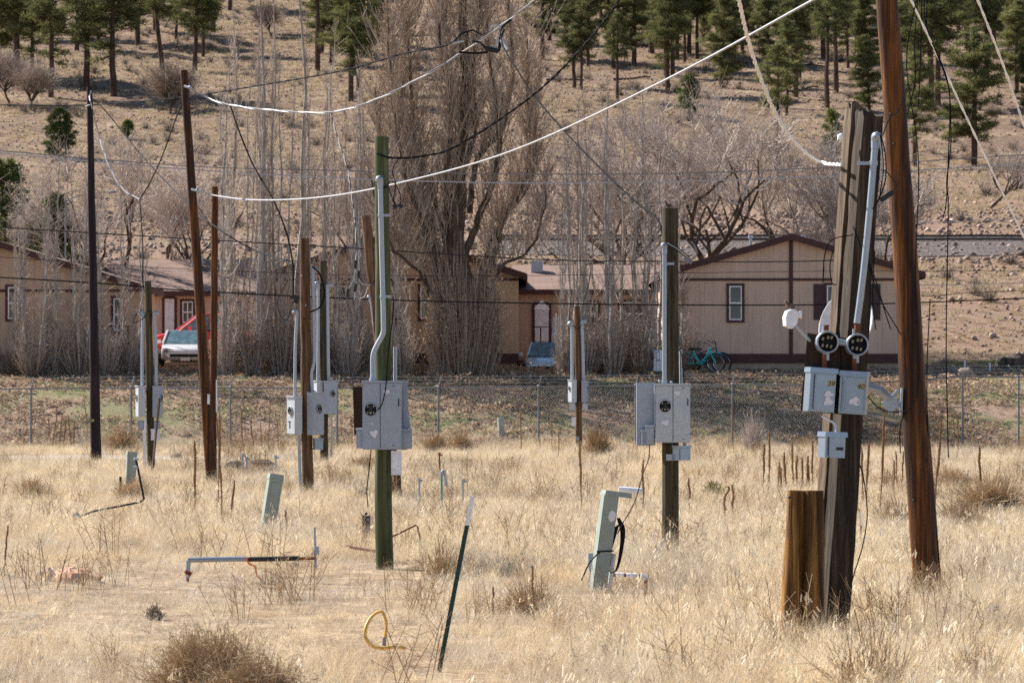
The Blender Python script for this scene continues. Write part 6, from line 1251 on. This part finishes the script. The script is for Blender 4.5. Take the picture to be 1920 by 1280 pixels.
# splice knot
kn = root('cable_splice', 'tangle of black and silver splices where four overhead cables meet', 'cable splice', P(925, 90, 54.5))
for k, pth in enumerate(([(918, 58), (922, 49), (932, 47), (939, 56), (932, 78), (926, 95)], [(885, 78), (900, 80), (908, 88), (915, 93), (935, 96), (940, 70), (946, 55)], [(848, 82), (860, 79), (870, 77)], [(860, 98), (890, 100), (915, 98)], [(934, 96), (937, 80), (940, 55), (960, 35)])): cable('', [P(a, b_, 54.4) for a, b_ in pth], .02, ['cable_w', 'cable_g', 'cable_w', 'cable_b', 'cable_b'][k], parent=kn, name='strand')
MB().tube([P(910, 90, 54.3), P(934, 96, 54.3)], .045, 8).build('connector', M['cable_g'], kn); MB().tube([P(941, 76, 53.8), P(953, 95, 53.6)], .04, 8).build('connector', M['cable_m'], kn)
for k, (lb_, pth, r_, mt) in enumerate([('upper of two pale horizontal wires far behind the poles', [(-60, 280), (0, 283), (200, 300), (400, 314), (640, 320), (960, 326), (1280, 325), (1570, 313), (1720, 303), (1990, 286)], .028, 'cable_m'),
        ('lower of two pale horizontal wires far behind the poles', [(-60, 284), (0, 287), (340, 317), (640, 334), (960, 343), (1280, 340), (1570, 330), (1715, 320), (1920, 307), (1990, 302)], .036, 'cable_w'),
        ('grey twisted wire crossing in front of the house roofs', [(-60, 422), (0, 426), (360, 448), (640, 464), (960, 484), (1100, 489), (1240, 490), (1400, 491), (1500, 490), (1570, 488)], .032, 'cable_g'),
        ('thin dark wire just below the house eaves', [(-60, 480), (0, 482), (360, 505), (700, 516), (960, 517), (1280, 512), (1560, 508), (1760, 508), (1990, 508)], .016, 'cable_g'),
        ('thick black cable running level across all the house fronts', [(-60, 516), (0, 520), (200, 532), (360, 545), (720, 562), (1100, 570), (1370, 572), (1570, 571), (1730, 567), (1990, 556)], .036, 'cable_b'),
        ('thin grey wire over the grass bank at the house end', [(1730, 556), (1820, 549), (1920, 545), (1990, 543)], .02, 'cable_g'), ('pale wire low over the slope beyond the gabled house', [(1725, 535), (1800, 534), (1920, 530), (1990, 528)], .02, 'cable_w'), ('pale wire above the rail ballast beyond the big orange pole', [(1715, 418), (1800, 415), (1920, 411), (1990, 409)], .024, 'cable_w')]):
    Yw = (104, 104, 103, 103, 96, 106, 106, 108)[k]; cable(lb_, [P(a, b_, Yw) for a, b_ in pth], r_ * .62, mt, 0, group=cg, name='horizontal_wire')
cable('loose white twisted cable hanging from the blackish pole top to a black clip', [P(167, 180, Y1 - .15), P(172, 200, Y1 - .3), P(182, 240, 84), P(200, 300, 83), P(228, 352, 82), P(262, 374, 81)], .020, 'cable_m', .8, group=cg, m2='cable_w')
cable('black cable looping from the tall orange pole down to the white loose one', [P(262, 374, 81), P(285, 335, 78), P(305, 290, 75), P(325, 235, 71), P(340, 195, Y2)], .018, 'cable_b', .3, group=cg, m2='cable_g')
cable('thin dark cable sloping from the blackish pole to the orange stub pole', [P(170, 185, Y1 - .15), P(195, 205, 84), P(260, 285, 80), P(330, 360, 75), P(404, 425, Y2 + 2), P(480, 470, 66), P(545, 490, 63)], .014, 'cable_g', 0, group=cg)
cable('dark cable dropping from the sagging twisted cable to the brown meter pole', [P(432, 198, 65), P(446, 240, 64.5), P(475, 310, 64), P(510, 370, 63), P(535, 430, 62.5), P(548, 490, 62), P(550, 560, 61.5)], .018, 'cable_b', 0, group=cg)
cable('whitish cable dropping from the sagging twisted cable to the black splices', [P(620, 212, 61), P(632, 255, 60), P(652, 320, 58.5), P(664, 400, 57), P(668, 450, 56), P(667, 500, 55.5)], .016, 'cable_m', .8, group=cg, m2='cable_g')
sp = root('cable_splice', 'three black splice sleeves dangling between the brown and green poles', 'cable splice', P(668, 500, 55.4))
for (a, b_, c, d) in ((667, 488, 666, 504), (673, 508, 672, 522), (667, 532, 665, 547), (653, 541, 651, 557)): MB().tube([P(a, b_, 55.4), P(c, d, 55.4)], .03, 8).build('sleeve', M['black'], sp)
for pth in ([(666, 504), (662, 525), (653, 541)], [(672, 470), (673, 508)], [(668, 500), (664, 520), (667, 532)], [(665, 547), (664, 562)], [(672, 522), (680, 532), (696, 534)]): cable('', [P(a, b_, 55.4) for a, b_ in pth], .011, 'cable_w', parent=sp, name='strand')
cable('dark drop cable from the overhead wires down to the slim distant pole', [P(1107, 490, 101), P(1107, 510, 100), P(1102, 540, 99.5), P(1093, 570, 99), P(1092, 600, 98)], .018, 'cable_g', 0, group=cg)
cable('dark drop cable falling to the olive pole with white boxes', [P(262, 375, 81), P(266, 430, 79), P(268, 480, 77), P(268, 530, 76.2), P(276, 565, 76)], .016, 'cable_b', 0, group=cg)
cable('short silver and black pigtail standing off beside the conduit pole', [P(1294, 487, 41), P(1306, 478, 41), P(1304, 464, 41), P(1296, 452, 41)], .012, 'cable_m', 0, group=cg)
# street lamp far behind
xl = PX(123, 121); zl = H1(xl, 121); sl_ = root('street_lamp', 'thin grey street lamp pole behind the first tan house', 'street lamp', (xl, 121, zl))
MB().tube([(xl, 121, zl), P(123, 370, 121)], .03, 8).build('pole', M['cable_m'], sl_); MB().tube(smooth_path([P(123, 378, 121), P(150, 366, 121), P(190, 361, 121), P(205, 360, 121)], 5), .022, 8).build('arm', M['cable_m'], sl_); MB().ball(P(211, 360, 121), (.18, .08, .05)).build('lamp_head', M['cable_m'], sl_)
# ---------------------------------------------------------------- pedestals, pipes, posts in the grass
def pedestal(label, px, pyt, pyb, wp, lean, Y=None, gy=None):
    b = G(px, gy or pyb); Y = b[1]; s_ = F / Y; hh = (pyb - pyt) / s_; r = root('cable_pedestal', label, 'pedestal', b, 0, 'pale green cable pedestals', local=True); r.rotation_euler = (0, lean, .3); w_ = wp / s_
    hh = PZ(pyt, Y) - b[2]; MB().box((0, 0, hh / 2 - .1), (w_, w_ * .8, hh + .2)).build('body', M['pedestal'], r)
    MB().box((0, 0, hh + .0), (w_ * 1.08, w_ * .9, .08), taper=.92).build('cap', M['pedestal'], r); MB().box((w_ * .05, -w_ * .41, hh * .5), (w_ * .62, .012, hh * .8)).build('cover', M['pedestal'], r)
    return r, b
pedestal('pale green cable pedestal upright near the spigot pipe and the olive pole', 243, 850, 925, 18, .05)
pedestal('pale green cable pedestal leaning in front of the brown meter pole', 500, 892, 1000, 26, .16)
pedestal('small distant pale green cable pedestal near the fence', 940, 785, 838, 11, -.04)
bD = G(1124, 1110); YD = bD[1]; sD = F / YD; rD = root('cable_pedestal', 'opened pale green cable pedestal with overhanging lid and black cables spilling out', 'pedestal', bD, 0, 'pale green cable pedestals', local=True); rD.rotation_euler = (0, .13, .25)
hh = PZ(925, YD) - bD[2]; MB().box((0, 0, hh / 2 - .1), (.15, .02, hh + .2)).box((-.075, .06, hh / 2 - .1), (.012, .13, hh + .2)).build('body', M['pedestal'], rD)
MB().box((.075, .06, hh * .62), (.012, .12, hh * .7)).build('inner_panel', M['black'], rD); MB().box((.07, .07, hh + .01), (.30, .19, .055), taper=.94).build('cap', M['pedestal'], rD)
MB().ball((.03, -.0115, hh * .78), (.04, .004, .06)).build('paint_smear', M['smear'], rD)
for k in range(6):
    o = k * .008; MB().tube(smooth_path([(.09 + o, .0 + o, .80), (.15 + o, -.02, .62 + o), (.15 + o * .5, -.02, .30), (.10, 0, .22), (.06, .0, .34), (.08 + o, 0, .7 + o)], 6), .006, 5).build('cable_loop', M['cable_b'], rD)
MB().tube([(.13, .1, .03), (.13, .1, .42)], .03, 8).build('tube_end', M['whiteb'], rD)
MB().tube(smooth_path([(-.06, -.03, .42), (-.16, -.05, .30), (-.22, -.03, .10)], 5), .008, 5).tube([(-.09, -.02, .42), (.09, -.02, .45)], .008, 5).build('cable_strap', M['cable_b'], rD)
b_ = G(1108, 1105); gs = root('grey_pipe_stub', 'short blunt blue grey pipe standing beside the opened pedestal', 'pipe', b_); MB().tube([b_ - (0, 0, .2), P(1107, 1036, b_[1])], .036, 12).build('pipe', M['pvc'], gs)
b_ = G(1116, 1100); gs = root('white_stick', 'thin white marker stick behind the blue grey pipe stub', 'stick', b_); MB().tube([b_ - (0, 0, .2), P(1120, 988, b_[1])], .011, 8).build('stick', M['white'], gs)
b_ = G(1185, 955); gs = root('white_pipe_piece', 'white pipe length lying tilted in the grass behind the opened pedestal', 'pipe', b_); MB().tube([P(1160, 918, b_[1]), P(1204, 921, b_[1])], .062, 14).build('pipe', M['white'], gs)
def pipe_run(name, label, pts, Y, r, mt, extras=(), cat='pipe'):
    pts3 = [P(a, b, Y) for a, b in pts]; rt = root(name, label, cat, pts3[0]); MB().tube(pts3 if len(pts) < 3 else np.array(pts3), r, 10).build('pipe', M[mt], rt)
    for (n_, a, b, c, d, rr, m_) in extras: MB().tube([P(a, b, Y), P(c, d, Y)], rr, 10).build(n_, M[m_], rt)
    return rt
Yq = GY(1122); pipe_run('standpipe', 'elbowed pipe with white lagging beside the opened pedestal', [(1150, 1077), (1208, 1079), (1211, 1086), (1210, 1125)], Yq, .018, 'rust', [('lagging', 1154, 1077, 1170, 1077, .026, 'white'), ('lagging', 1174, 1078, 1194, 1078, .026, 'white'), ('elbow', 1200, 1079, 1212, 1083, .032, 'whiteb')])
Yq = GY(1092); ip = pipe_run('insulated_pipe', 'low pipe run wrapped in foil and black foam in the bare patch', [(352, 1110), (352, 1052), (356, 1049), (592, 1046)], Yq, .018, 'rust', [('foil_wrap', 352, 1083, 353, 1050, .026, 'galv'), ('foil_wrap', 353, 1049, 462, 1047, .030, 'galv'), ('foam_wrap', 466, 1048, 560, 1046, .028, 'black'), ('valve', 351, 1076, 354, 1070, .045, 'rust'), ('upright', 592, 1065, 590, 988, .014, 'galv'), ('valve', 593, 1040, 592, 1024, .035, 'pvc')])
for pth in ([(462, 1044), (466, 1055), (478, 1062), (482, 1078), (492, 1088)],): cable('', [P(a, b, Yq - .05) for a, b in pth], .010, 'orange_tape', parent=ip, name='orange_tape')
MB().ball(P(554, 1057, Yq - .05), (.018, .018, .03)).build('drip_cap', M['cable_w'], ip)
Yq = GY(985); pipe_run('spigot_pipe', 'bent dark wrapped pipe with a spigot beside the upright pedestal', [(150, 968), (175, 958), (262, 941), (270, 935), (258, 875), (255, 862)], Yq, .017, 'cable_g', [('spigot', 250, 877, 259, 876, .03, 'galv'), ('tap_handle', 255, 862, 256, 858, .04, 'galv'), ('end_cap', 140, 962, 146, 972, .05, 'pvc'), ('end_cap', 140, 972, 140, 985, .025, 'black')])
b_ = G(225, 930); gs = root('black_stake', 'short blackened stake standing beside the upright pedestal', 'stake', b_); MB().tube([b_ - (0, 0, .2), P(226, 893, b_[1])], .025, 6).build('stake', M['black'], gs)
# risers in the middle field
def riser(label, px, pyt, pyb, gy, mt, r=.018, sp=1, rusty=False):
    b = G(px, gy); Y = b[1]; rt = root('water_riser', label, 'pipe', b, 0, 'water risers in the grass'); MB().tube([b - (0, 0, .2), P(px, pyt, Y)], r, 10).build('pipe', M[mt], rt)
    MB().tube([P(px, pyt, Y), P(px, pyt + 6, Y)], r * 1.6, 10).tube([P(px, pyt + 4, Y), P(px + sp * 6, pyt + 5, Y)], r * .9, 8).build('valve', M['rust' if rusty else 'galv'], rt); return rt, b
riser('grey water riser with a tap just past the tall green pole', 786, 896, 945, 958, 'galv'); riser('rusty small riser with a bent top, farther back than its neighbours', 824, 848, 880, 893, 'rust', sp=1, rusty=True)
riser('grey water riser nearest the white tipped steel post', 868, 898, 945, 960, 'galv'); rt, b = riser('tall teal riser with a grey hooked top between two grey risers', 828, 884, 960, 975, 'teal'); MB().tube(smooth_path([P(828, 886, b[1]), P(831, 882, b[1]), P(834, 888, b[1]), P(836, 911, b[1])], 4), .018, 8).build('hook', M['galv'], rt)
riser('grey riser by the pile of rocks beyond the orange poles', 517, 853, 880, 892, 'galv', .022, 1); riser('pair riser, taller dark one in the rock pile', 455, 850, 880, 890, 'galv', .022); riser('pair riser, shorter dark one in the rock pile', 463, 856, 880, 890, 'galv', .022)
Yq = GY(1050); yh = root('yellow_gas_elbow', 'yellow elbow hose on a black and silver riser behind the old square timbers', 'pipe', G(1613, 1035)); yb_ = GY(1035)
MB().tube(smooth_path([P(1590, 952, yb_), P(1602, 950, yb_), P(1612, 957, yb_)], 5), .018, 8).build('hose', M['hose'], yh); MB().tube([P(1613, 958, yb_), P(1615, 985, yb_)], .016, 8).tube([P(1614, 976, yb_), P(1614, 984, yb_)], .024, 8).build('coupling', M['chrome'], yh); MB().tube([P(1614, 985, yb_), P(1614, 1003, yb_)], .015, 8).build('pipe', M['black'], yh); MB().tube([P(1614, 1003, yb_), P(1614, 1045, yb_)], .012, 8).build('base_pipe', M['teal'], yh)
# black meter stake
b_ = G(687, 1015); bs = root('black_bollard', 'short black utility stub with a round eye beside the green pole foot', 'bollard', b_); y_ = b_[1]
MB().box(P(687, 990, y_), (15 * y_ / F, .08, 48 * y_ / F)).build('body', M['black'], bs); MB().tube([P(684, 964, y_), P(688, 960, y_)], .02, 8).build('cap', M['black'], bs); MB().disc(P(690, 973, y_ - .043), .02, (0, -1, 0), 14).build('eye', M['cable_m'], bs)
an_ = root('bent_angle_iron', 'rusty bent rod rising from the grass beside the green pole', 'rod', G(790, 1045)); y_ = GY(1045); MB().tube([P(735, 1006, y_), P(780, 984, y_), P(783, 987, y_), P(792, 1030, y_)], .012, 6).build('rod', M['rust'], an_)
bd = root('wooden_stick', 'pale reddish wooden stick lying in the grass by the green pole foot', 'stick', G(680, 1050)); y_ = GY(1052); MB().tube([P(650, 1022, y_), P(660, 1026, y_), P(704, 1033, y_)], .02, 6).build('stick', M['redrock'], bd)
# yellow hose ring on a riser
Yh = GY(1245); hr = root('yellow_hose', 'yellow flexible hose curled in a loop on a rusty riser', 'hose', G(705, 1240))
MB().tube(smooth_path([P(721, 1195, Yh), P(724, 1180, Yh), P(724, 1165, Yh), P(717, 1147, Yh), P(705, 1149, Yh), P(692, 1162, Yh - .05), P(685, 1180, Yh - .1), P(686, 1196, Yh - .1), P(698, 1210, Yh - .1), P(715, 1214, Yh - .1), P(740, 1212, Yh - .05), P(760, 1214, Yh)], 6), [.012, .012, .014, .014, .012], 10).build('hose', M['hose'], hr, smooth=True)
MB().tube([P(720, 1210, Yh), P(721, 1194, Yh)], .017, 10).build('coupling', M['cable_m'], hr); MB().tube([P(709, 1280, Yh), P(697, 1236, Yh)], .01, 6).build('stake', M['weed'], hr)
# T post
bT = G(823, 1262); YT = bT[1]; rT = root('steel_post', 'leaning dark green steel post with a white painted tip in the foreground grass', 'post', bT); tT = P(886, 930, YT); d = unit(tT - bT); mid = bT + (tT - bT) * (1 - (985 - 930) / 332.)
def tbar(a, b, m): 
    for o, w_, dd in (((0, 0, 0), .036, .006), ((0, .018, 0), .008, .036)):
        a_ = np.array(a) + o; b_ = np.array(b) + o; u = np.array([w_ / 2, 0, 0]); v = np.array([0, dd / 2, 0]); V = [a_ - u - v, a_ + u - v, a_ + u + v, a_ - u + v, b_ - u - v, b_ + u - v, b_ + u + v, b_ - u + v]; m.add(V, [(0, 3, 2, 1), (4, 5, 6, 7), (0, 1, 5, 4), (1, 2, 6, 5), (2, 3, 7, 6), (3, 0, 4, 7)])
    return m
m = tbar(bT - d * .3, mid, MB())
for k in range(22): q = bT + (mid - bT) * (k / 22); m.box(q + np.array([0, -.006, 0]), (.012, .008, .012))
m.build('shaft', M['tpost'], rT); tbar(mid, tT, MB()).build('white_tip', M['white'], rT)
# ---------------------------------------------------------------- rocks
def rock(label, px, py, sz, mt, name='rock', group=None, Y=None, seed=0, flat=.65):
    p = G(px, py) if Y is None else np.array([PX(px, Y), Y, H1(PX(px, Y), Y)]); m = MB().ball((0, 0, sz * flat * .3), (sz, sz * .8, sz * flat), n=11, k=7, jit=.13, seed=seed).ball((sz * .4, -sz * .1, sz * flat * .15), (sz * .6, sz * .6, sz * flat * .7), n=9, k=6, jit=.15, seed=seed + 9)
    m.xf(Matrix.Translation(p)); o = m.build(name, M[mt], None, p); return tag(o, label, 'rock', group)
gr = 'rocks in the pile beyond the orange poles'
for k, (px, py, sz, mt, lb_) in enumerate([(442, 866, .2, 'darkrock', 'dark rock at the orange pole end of the rock pile'), (462, 862, .16, 'rock', 'pale small rock second in the rock pile'), (478, 868, .24, 'rock', 'broad pale rock mid rock pile'), (492, 868, .26, 'darkrock', 'largest dark rock of the rock pile'), (508, 872, .14, 'darkrock', 'small dark rock by the riser at the rock pile end')]): rock(lb_, px, py + 18, sz * 1.45, mt, group=gr, seed=k)
rock('pale grey pointed rock beside the flat reddish slabs', 86, 1092, .12, 'rock', seed=11, flat=1); rock('flat reddish slab half sunk in the grass', 145, 1095, .26, 'redrock', seed=12, flat=.45); rock('tan slab behind the flat reddish one', 133, 1084, .2, 'redrock', seed=13, flat=.5)
rock('cream rock at the bottom picture edge', 1442, 1283, .08, 'whiteb', seed=14, flat=.6)
rock('big black boulder at the far picture edge behind the fence', 1903, 0, .62, 'darkrock', Y=113, seed=15, flat=.8)
rock('brown boulder on the bank behind the angled fence post', 1810, 0, .34, 'rock', Y=109.5, seed=16, flat=.8); rock('small pale boulder on the bank by the big orange pole', 1768, 0, .22, 'rock', Y=109.2, seed=17); rock('pinkish small boulder between two others on the bank', 1785, 0, .18, 'redrock', Y=109, seed=18)
rock('pale concrete lump near the foot of the blackish pole', 170, 872, .15, 'rock', seed=19)
rock('white and brown rubble lump between the olive and orange poles', 330, 860, .18, 'rock', seed=20)
# white utility markers on bank
for k, (px, py0, py1) in enumerate(((1809, 675, 700), (1856, 680, 702))):
    Y = 112.; x = PX(px, Y); z = H1(x, Y); o = MB().tube([(x, Y, z - .1), (x, Y, PZ(py0, Y))], .03, 8).build('marker_stake', M['white'], None, (x, Y, z)); tag(o, ['thin pale stake on the grass before the black boulder', 'shorter pale stake nearest the black boulder'][k], 'stake')
# ---------------------------------------------------------------- mullein stalks
def mull(px, pyt, gy, seed, label, thick=1.0, curl=0, group='dried mullein stalks'):
    r = np.random.RandomState(seed); b = G(px, gy); Y = b[1]; h = PZ(pyt, Y) - b[2]; m = MB(); n = 14; t = np.linspace(0, 1, n); ln = r.normal(0, .05)
    p = np.stack([b[0] + ln * t * h + np.cumsum(r.normal(0, .006, n)), np.full(n, Y), b[2] - .05 + t * (h + .05)], 1)
    if curl: p[-4:, 0] += np.array([.02, .06, .07, .03]); p[-1, 2] -= .06
    rr = np.where(t > .45, .021 + .004 * np.sin(t * 40), .011) * thick; rr[-1] = .008; m.tube(p, rr, 7, a=.5)
    k = 60; tt = r.uniform(.05, 1, k); c = np.stack([np.interp(tt, t, p[:, j]) for j in range(3)], 1); d = unit(np.stack([r.normal(0, 1, k), r.normal(0, 1, k), r.uniform(-.2, .5, k)], 1)); L_ = np.where(tt > .45, .035, .05) * thick; m.segs(c, c + d * L_[:, None], .008 * thick, .003, 3, 0, r.rand(k))
    return tag(m.build('mullein_stalk', M['mullein'], None, b, attr=True), label, 'dried stalk', group)
MU = [(367, 825, 975, 'tall mullein stalk just before the orange pole pair', 1), (409, 770, 960, 'tall mullein stalk touching the orange pole pair foot', 1), (418, 790, 985, 'tall mullein stalk just past the orange pole pair', 1), (430, 900, 990, 'short mullein stalk past the orange pole pair', .7), (1092, 828, 960, 'mullein stalk below the slim distant pole', 1), (1203, 860, 975, 'mullein stalk under the blank side panel', .9),
      (1428, 832, 920, 'first stalk of the row toward the old timbers', 1), (1443, 808, 925, 'second and tallest stalk of the row toward the old timbers', 1), (1459, 865, 925, 'third, short stalk of the row toward the old timbers', .9), (1464, 875, 930, 'fourth, shortest stalk of the row toward the old timbers', .9), (1475, 847, 925, 'fifth stalk of the row toward the old timbers', 1), (1487, 825, 925, 'sixth, tall stalk behind the golden log', 1), (1494, 853, 922, 'seventh stalk behind the golden log', 1),
      (1503, 857, 920, 'eighth stalk behind the golden log', .9), (1511, 855, 920, 'ninth stalk behind the golden log', .9), (1516, 870, 920, 'tenth stalk, beside the rear timber', .9), (1523, 826, 920, 'last stalk of the row, almost touching the rear timber', .9), (1618, 838, 945, 'stalk just past the front timber, shorter of two', 1), (1623, 828, 950, 'stalk just past the front timber, taller of two', 1),
      (1652, 772, 960, 'tallest stalk between the timbers and the big orange pole', 1), (1676, 862, 925, 'short stalk close before the big orange pole', .8), (1682, 846, 915, 'middle stalk close before the big orange pole', .8), (1691, 845, 915, 'stalk touching the big orange pole edge', .8), (1751, 783, 965, 'tall stalk just past the big orange pole', 1), (1843, 835, 955, 'lone stalk far past the big orange pole', 1), (1377, 755, 862, 'thin stalk by the fence near the bushy twigs', .8),
      (1788, 775, 850, 'stalk at the foot of the bank, first past the pole', .8), (1798, 778, 850, 'stalk at the foot of the bank, second past the pole', .8), (1358, 905, 985, 'short stalk with curled head past the conduit pole', .9), (1293, 895, 970, 'short stalk beside the conduit pole', .8), (1376, 908, 970, 'short stalk beyond the curled headed one', .7), (1374, 930, 980, 'low broken stalk beyond the curled headed one', .7),
      (978, 770, 855, 'stalk before the fence near the small distant pedestal', .8), (1037, 768, 855, 'stalk before the fence near the fence post', .8), (1047, 805, 862, 'shorter stalk beside the fence post', .7), (105, 760, 838, 'tallest of the stalk clump near the picture edge', 1), (92, 782, 840, 'first of the stalk clump near the picture edge', .9), (99, 790, 842, 'second of the stalk clump near the picture edge', .9), (111, 772, 842, 'fourth of the stalk clump near the picture edge', .9),
      (118, 785, 845, 'fifth of the stalk clump near the picture edge', .9), (134, 778, 842, 'stalk pair member just past the clump', .9), (139, 788, 842, 'shorter stalk pair member just past the clump', .9), (164, 742, 838, 'thin stalk immediately before the blackish pole', .7), (457, 765, 850, 'first stalk at the bank foot past the orange poles', .8), (476, 780, 850, 'second stalk at the bank foot past the orange poles', .8), (503, 748, 850, 'thin tall stalk at the bank foot near the meter box', .7),
      (492, 790, 852, 'small stalk at the bank foot near the meter box', .7), (525, 785, 850, 'stalk right beside the grey meter box', .7), (537, 955, 1010, 'short dark stalk by the leaning pedestal', .7), (1000, 1060, 1180, 'thin dark stalk alone in the middle grass', .4), (919, 1100, 1160, 'short dark stalk above the steel post', .4), (8, 985, 1080, 'dark broken stalk at the picture edge', .5)]
for k, (px, t_, g_, lb_, th) in enumerate(MU): mull(px, t_, g_, 600 + k, 'brown ' + lb_, th, curl=(k == 28))
# ---------------------------------------------------------------- bushes
def bush(label, px, gy, w_, h_, mt, seed, n=260, Y=None, name='dry_bush', group='dry bushes', tight=0):
    r = np.random.RandomState(seed); p = G(px, gy) if Y is None else np.array([PX(px, Y), Y, H1(PX(px, Y), Y)]); a = r.uniform(0, 6.28, n); e = r.uniform(.05 if tight else .35, 1.5, n); l = r.uniform(.5, 1, n); d = np.stack([np.cos(a) * np.cos(e) * w_ / 2, np.sin(a) * np.cos(e) * w_ / 2, np.sin(e) * h_], 1); m = MB(); v = np.clip(r.normal(.5, .22, n), 0, 1)
    k_ = .0045 if p[1] < 50 else .009; P0 = np.stack([r.normal(0, w_ * .07, n), r.normal(0, w_ * .07, n), np.zeros(n)], 1); A = P0 + d * (l * .5)[:, None] + r.normal(0, w_ * .02, (n, 3)); B = A + d * (l * .5)[:, None] + r.normal(0, w_ * .05, (n, 3)); m.segs(P0, A, k_, k_ * .7, 3, 0, v).segs(A, B, k_ * .7, k_ * .4, 3, 0, v)
    for q in range(5 if tight else 3):
        s_ = r.rand(n)[:, None]; S = A + (B - A) * s_ if q % 2 else P0 + (A - P0) * (s_ * .6 + .4); E = S + unit(d + r.normal(0, w_ * .5, (n, 3))) * (r.uniform(.06, .22, n) * w_)[:, None]; m.segs(S, E, k_ * .5, k_ * .3, 3, 0, np.clip(v + .1, 0, 1))
        if tight: E2 = E + unit(r.normal(0, 1, (n, 3))) * w_ * .07; m.segs(E, E2, k_ * .45, k_ * .25, 3, 0, v)
    m.xf(Matrix.Translation(p)); return tag(m.build(name, M[mt], None, p, attr=True), label, 'bush', group)
bush('large round brown tumbleweed in the near corner grass', 395, 1330, 1.0, .52, 'tumble', 1, 1500, tight=1); bush('brown tumbleweed cut by the bottom picture edge', 480, 1370, .9, .45, 'tumble', 2, 1200, tight=1)
for k, (px, gy, w_, h_, mt, n, lb_) in enumerate([(820, 848, 1.2, .6, 'tumble', 300, 'fluffy tan bush at the bank foot past the green pole'), (862, 846, 1.3, .7, 'tumble', 300, 'larger fluffy tan bush nearest the small distant pedestal'), (1118, 858, 1.5, 1.0, 'weed', 260, 'reddish twiggy bush beside the slim distant pole'), (1412, 850, 1.3, 1.3, 'twig_pale', 160, 'pale bare twiggy bush by the fence before the gabled house'),
    (250, 940, 1.0, .42, 'tumble', 350, 'low brown bush before the upright pedestal'), (60, 935, .9, .4, 'tumble', 260, 'low brown bush near the picture edge'), (1792, 915, .9, .4, 'tumble', 300, 'low tan bush past the big orange pole'), (1860, 960, 1.6, .6, 'tumble', 420, 'wide greyish bush far past the big orange pole'), (1680, 1000, 1.1, .6, 'weed', 240, 'brown wispy bush between the timbers and big pole'), (1800, 1000, 1.5, .55, 'weed', 380, 'reddish wispy bush just past the big orange pole'),
    (830, 1085, .9, .55, 'weed', 100, 'wispy reddish bush between the green pole and steel post'), (1000, 1150, 1.0, .35, 'tumble', 300, 'low grey brown bush in the middle grass'), (680, 880, 1.1, .4, 'weed', 120, 'sparse weed before the dark backboard'), (1340, 935, .6, .35, 'greengrass', 160, 'green tinged clump beyond the conduit pole'), (1330, 800, 1.2, .9, 'weed', 160, 'brown weed bush beside the conduit pole at bank foot'),
    (230, 850, 1.6, .8, 'weed', 260, 'reddish weed bush between the blackish and olive poles'), (1480, 1235, .7, .42, 'weed', 110, 'grey twiggy weed at the foot of the golden log'), (1740, 1130, .55, .4, 'weed', 120, 'dark twiggy weed around the big orange pole foot'), (1640, 1330, 1.1, .75, 'weed', 110, 'tall bare twiggy weed in the near grass'), (1830, 1300, .8, .4, 'tumble', 160, 'pale tangled weed in the near corner'), (290, 1165, .25, .14, 'brushm', 200, 'small charred tuft near the tumbleweed'), ]):
    bush(lb_, px, gy, w_, h_, mt, 40 + k, n)
rail = MB(); xs = np.linspace(-1, 90, 80)
for y in (179.2, 180.7):
    q = MB().tube(np.stack([xs, np.full(80, y), hgt(xs, np.full(80, y)) + .17], 1), .07, 4); o = q.build('rail', M['railsteel'], None, (0, y, H1(0, y))); tag(o, ['dark steel rail along the ballast, nearer one', 'dark steel rail along the ballast, farther one'][int(y > 180)], 'rail', 'rails on the ballast')
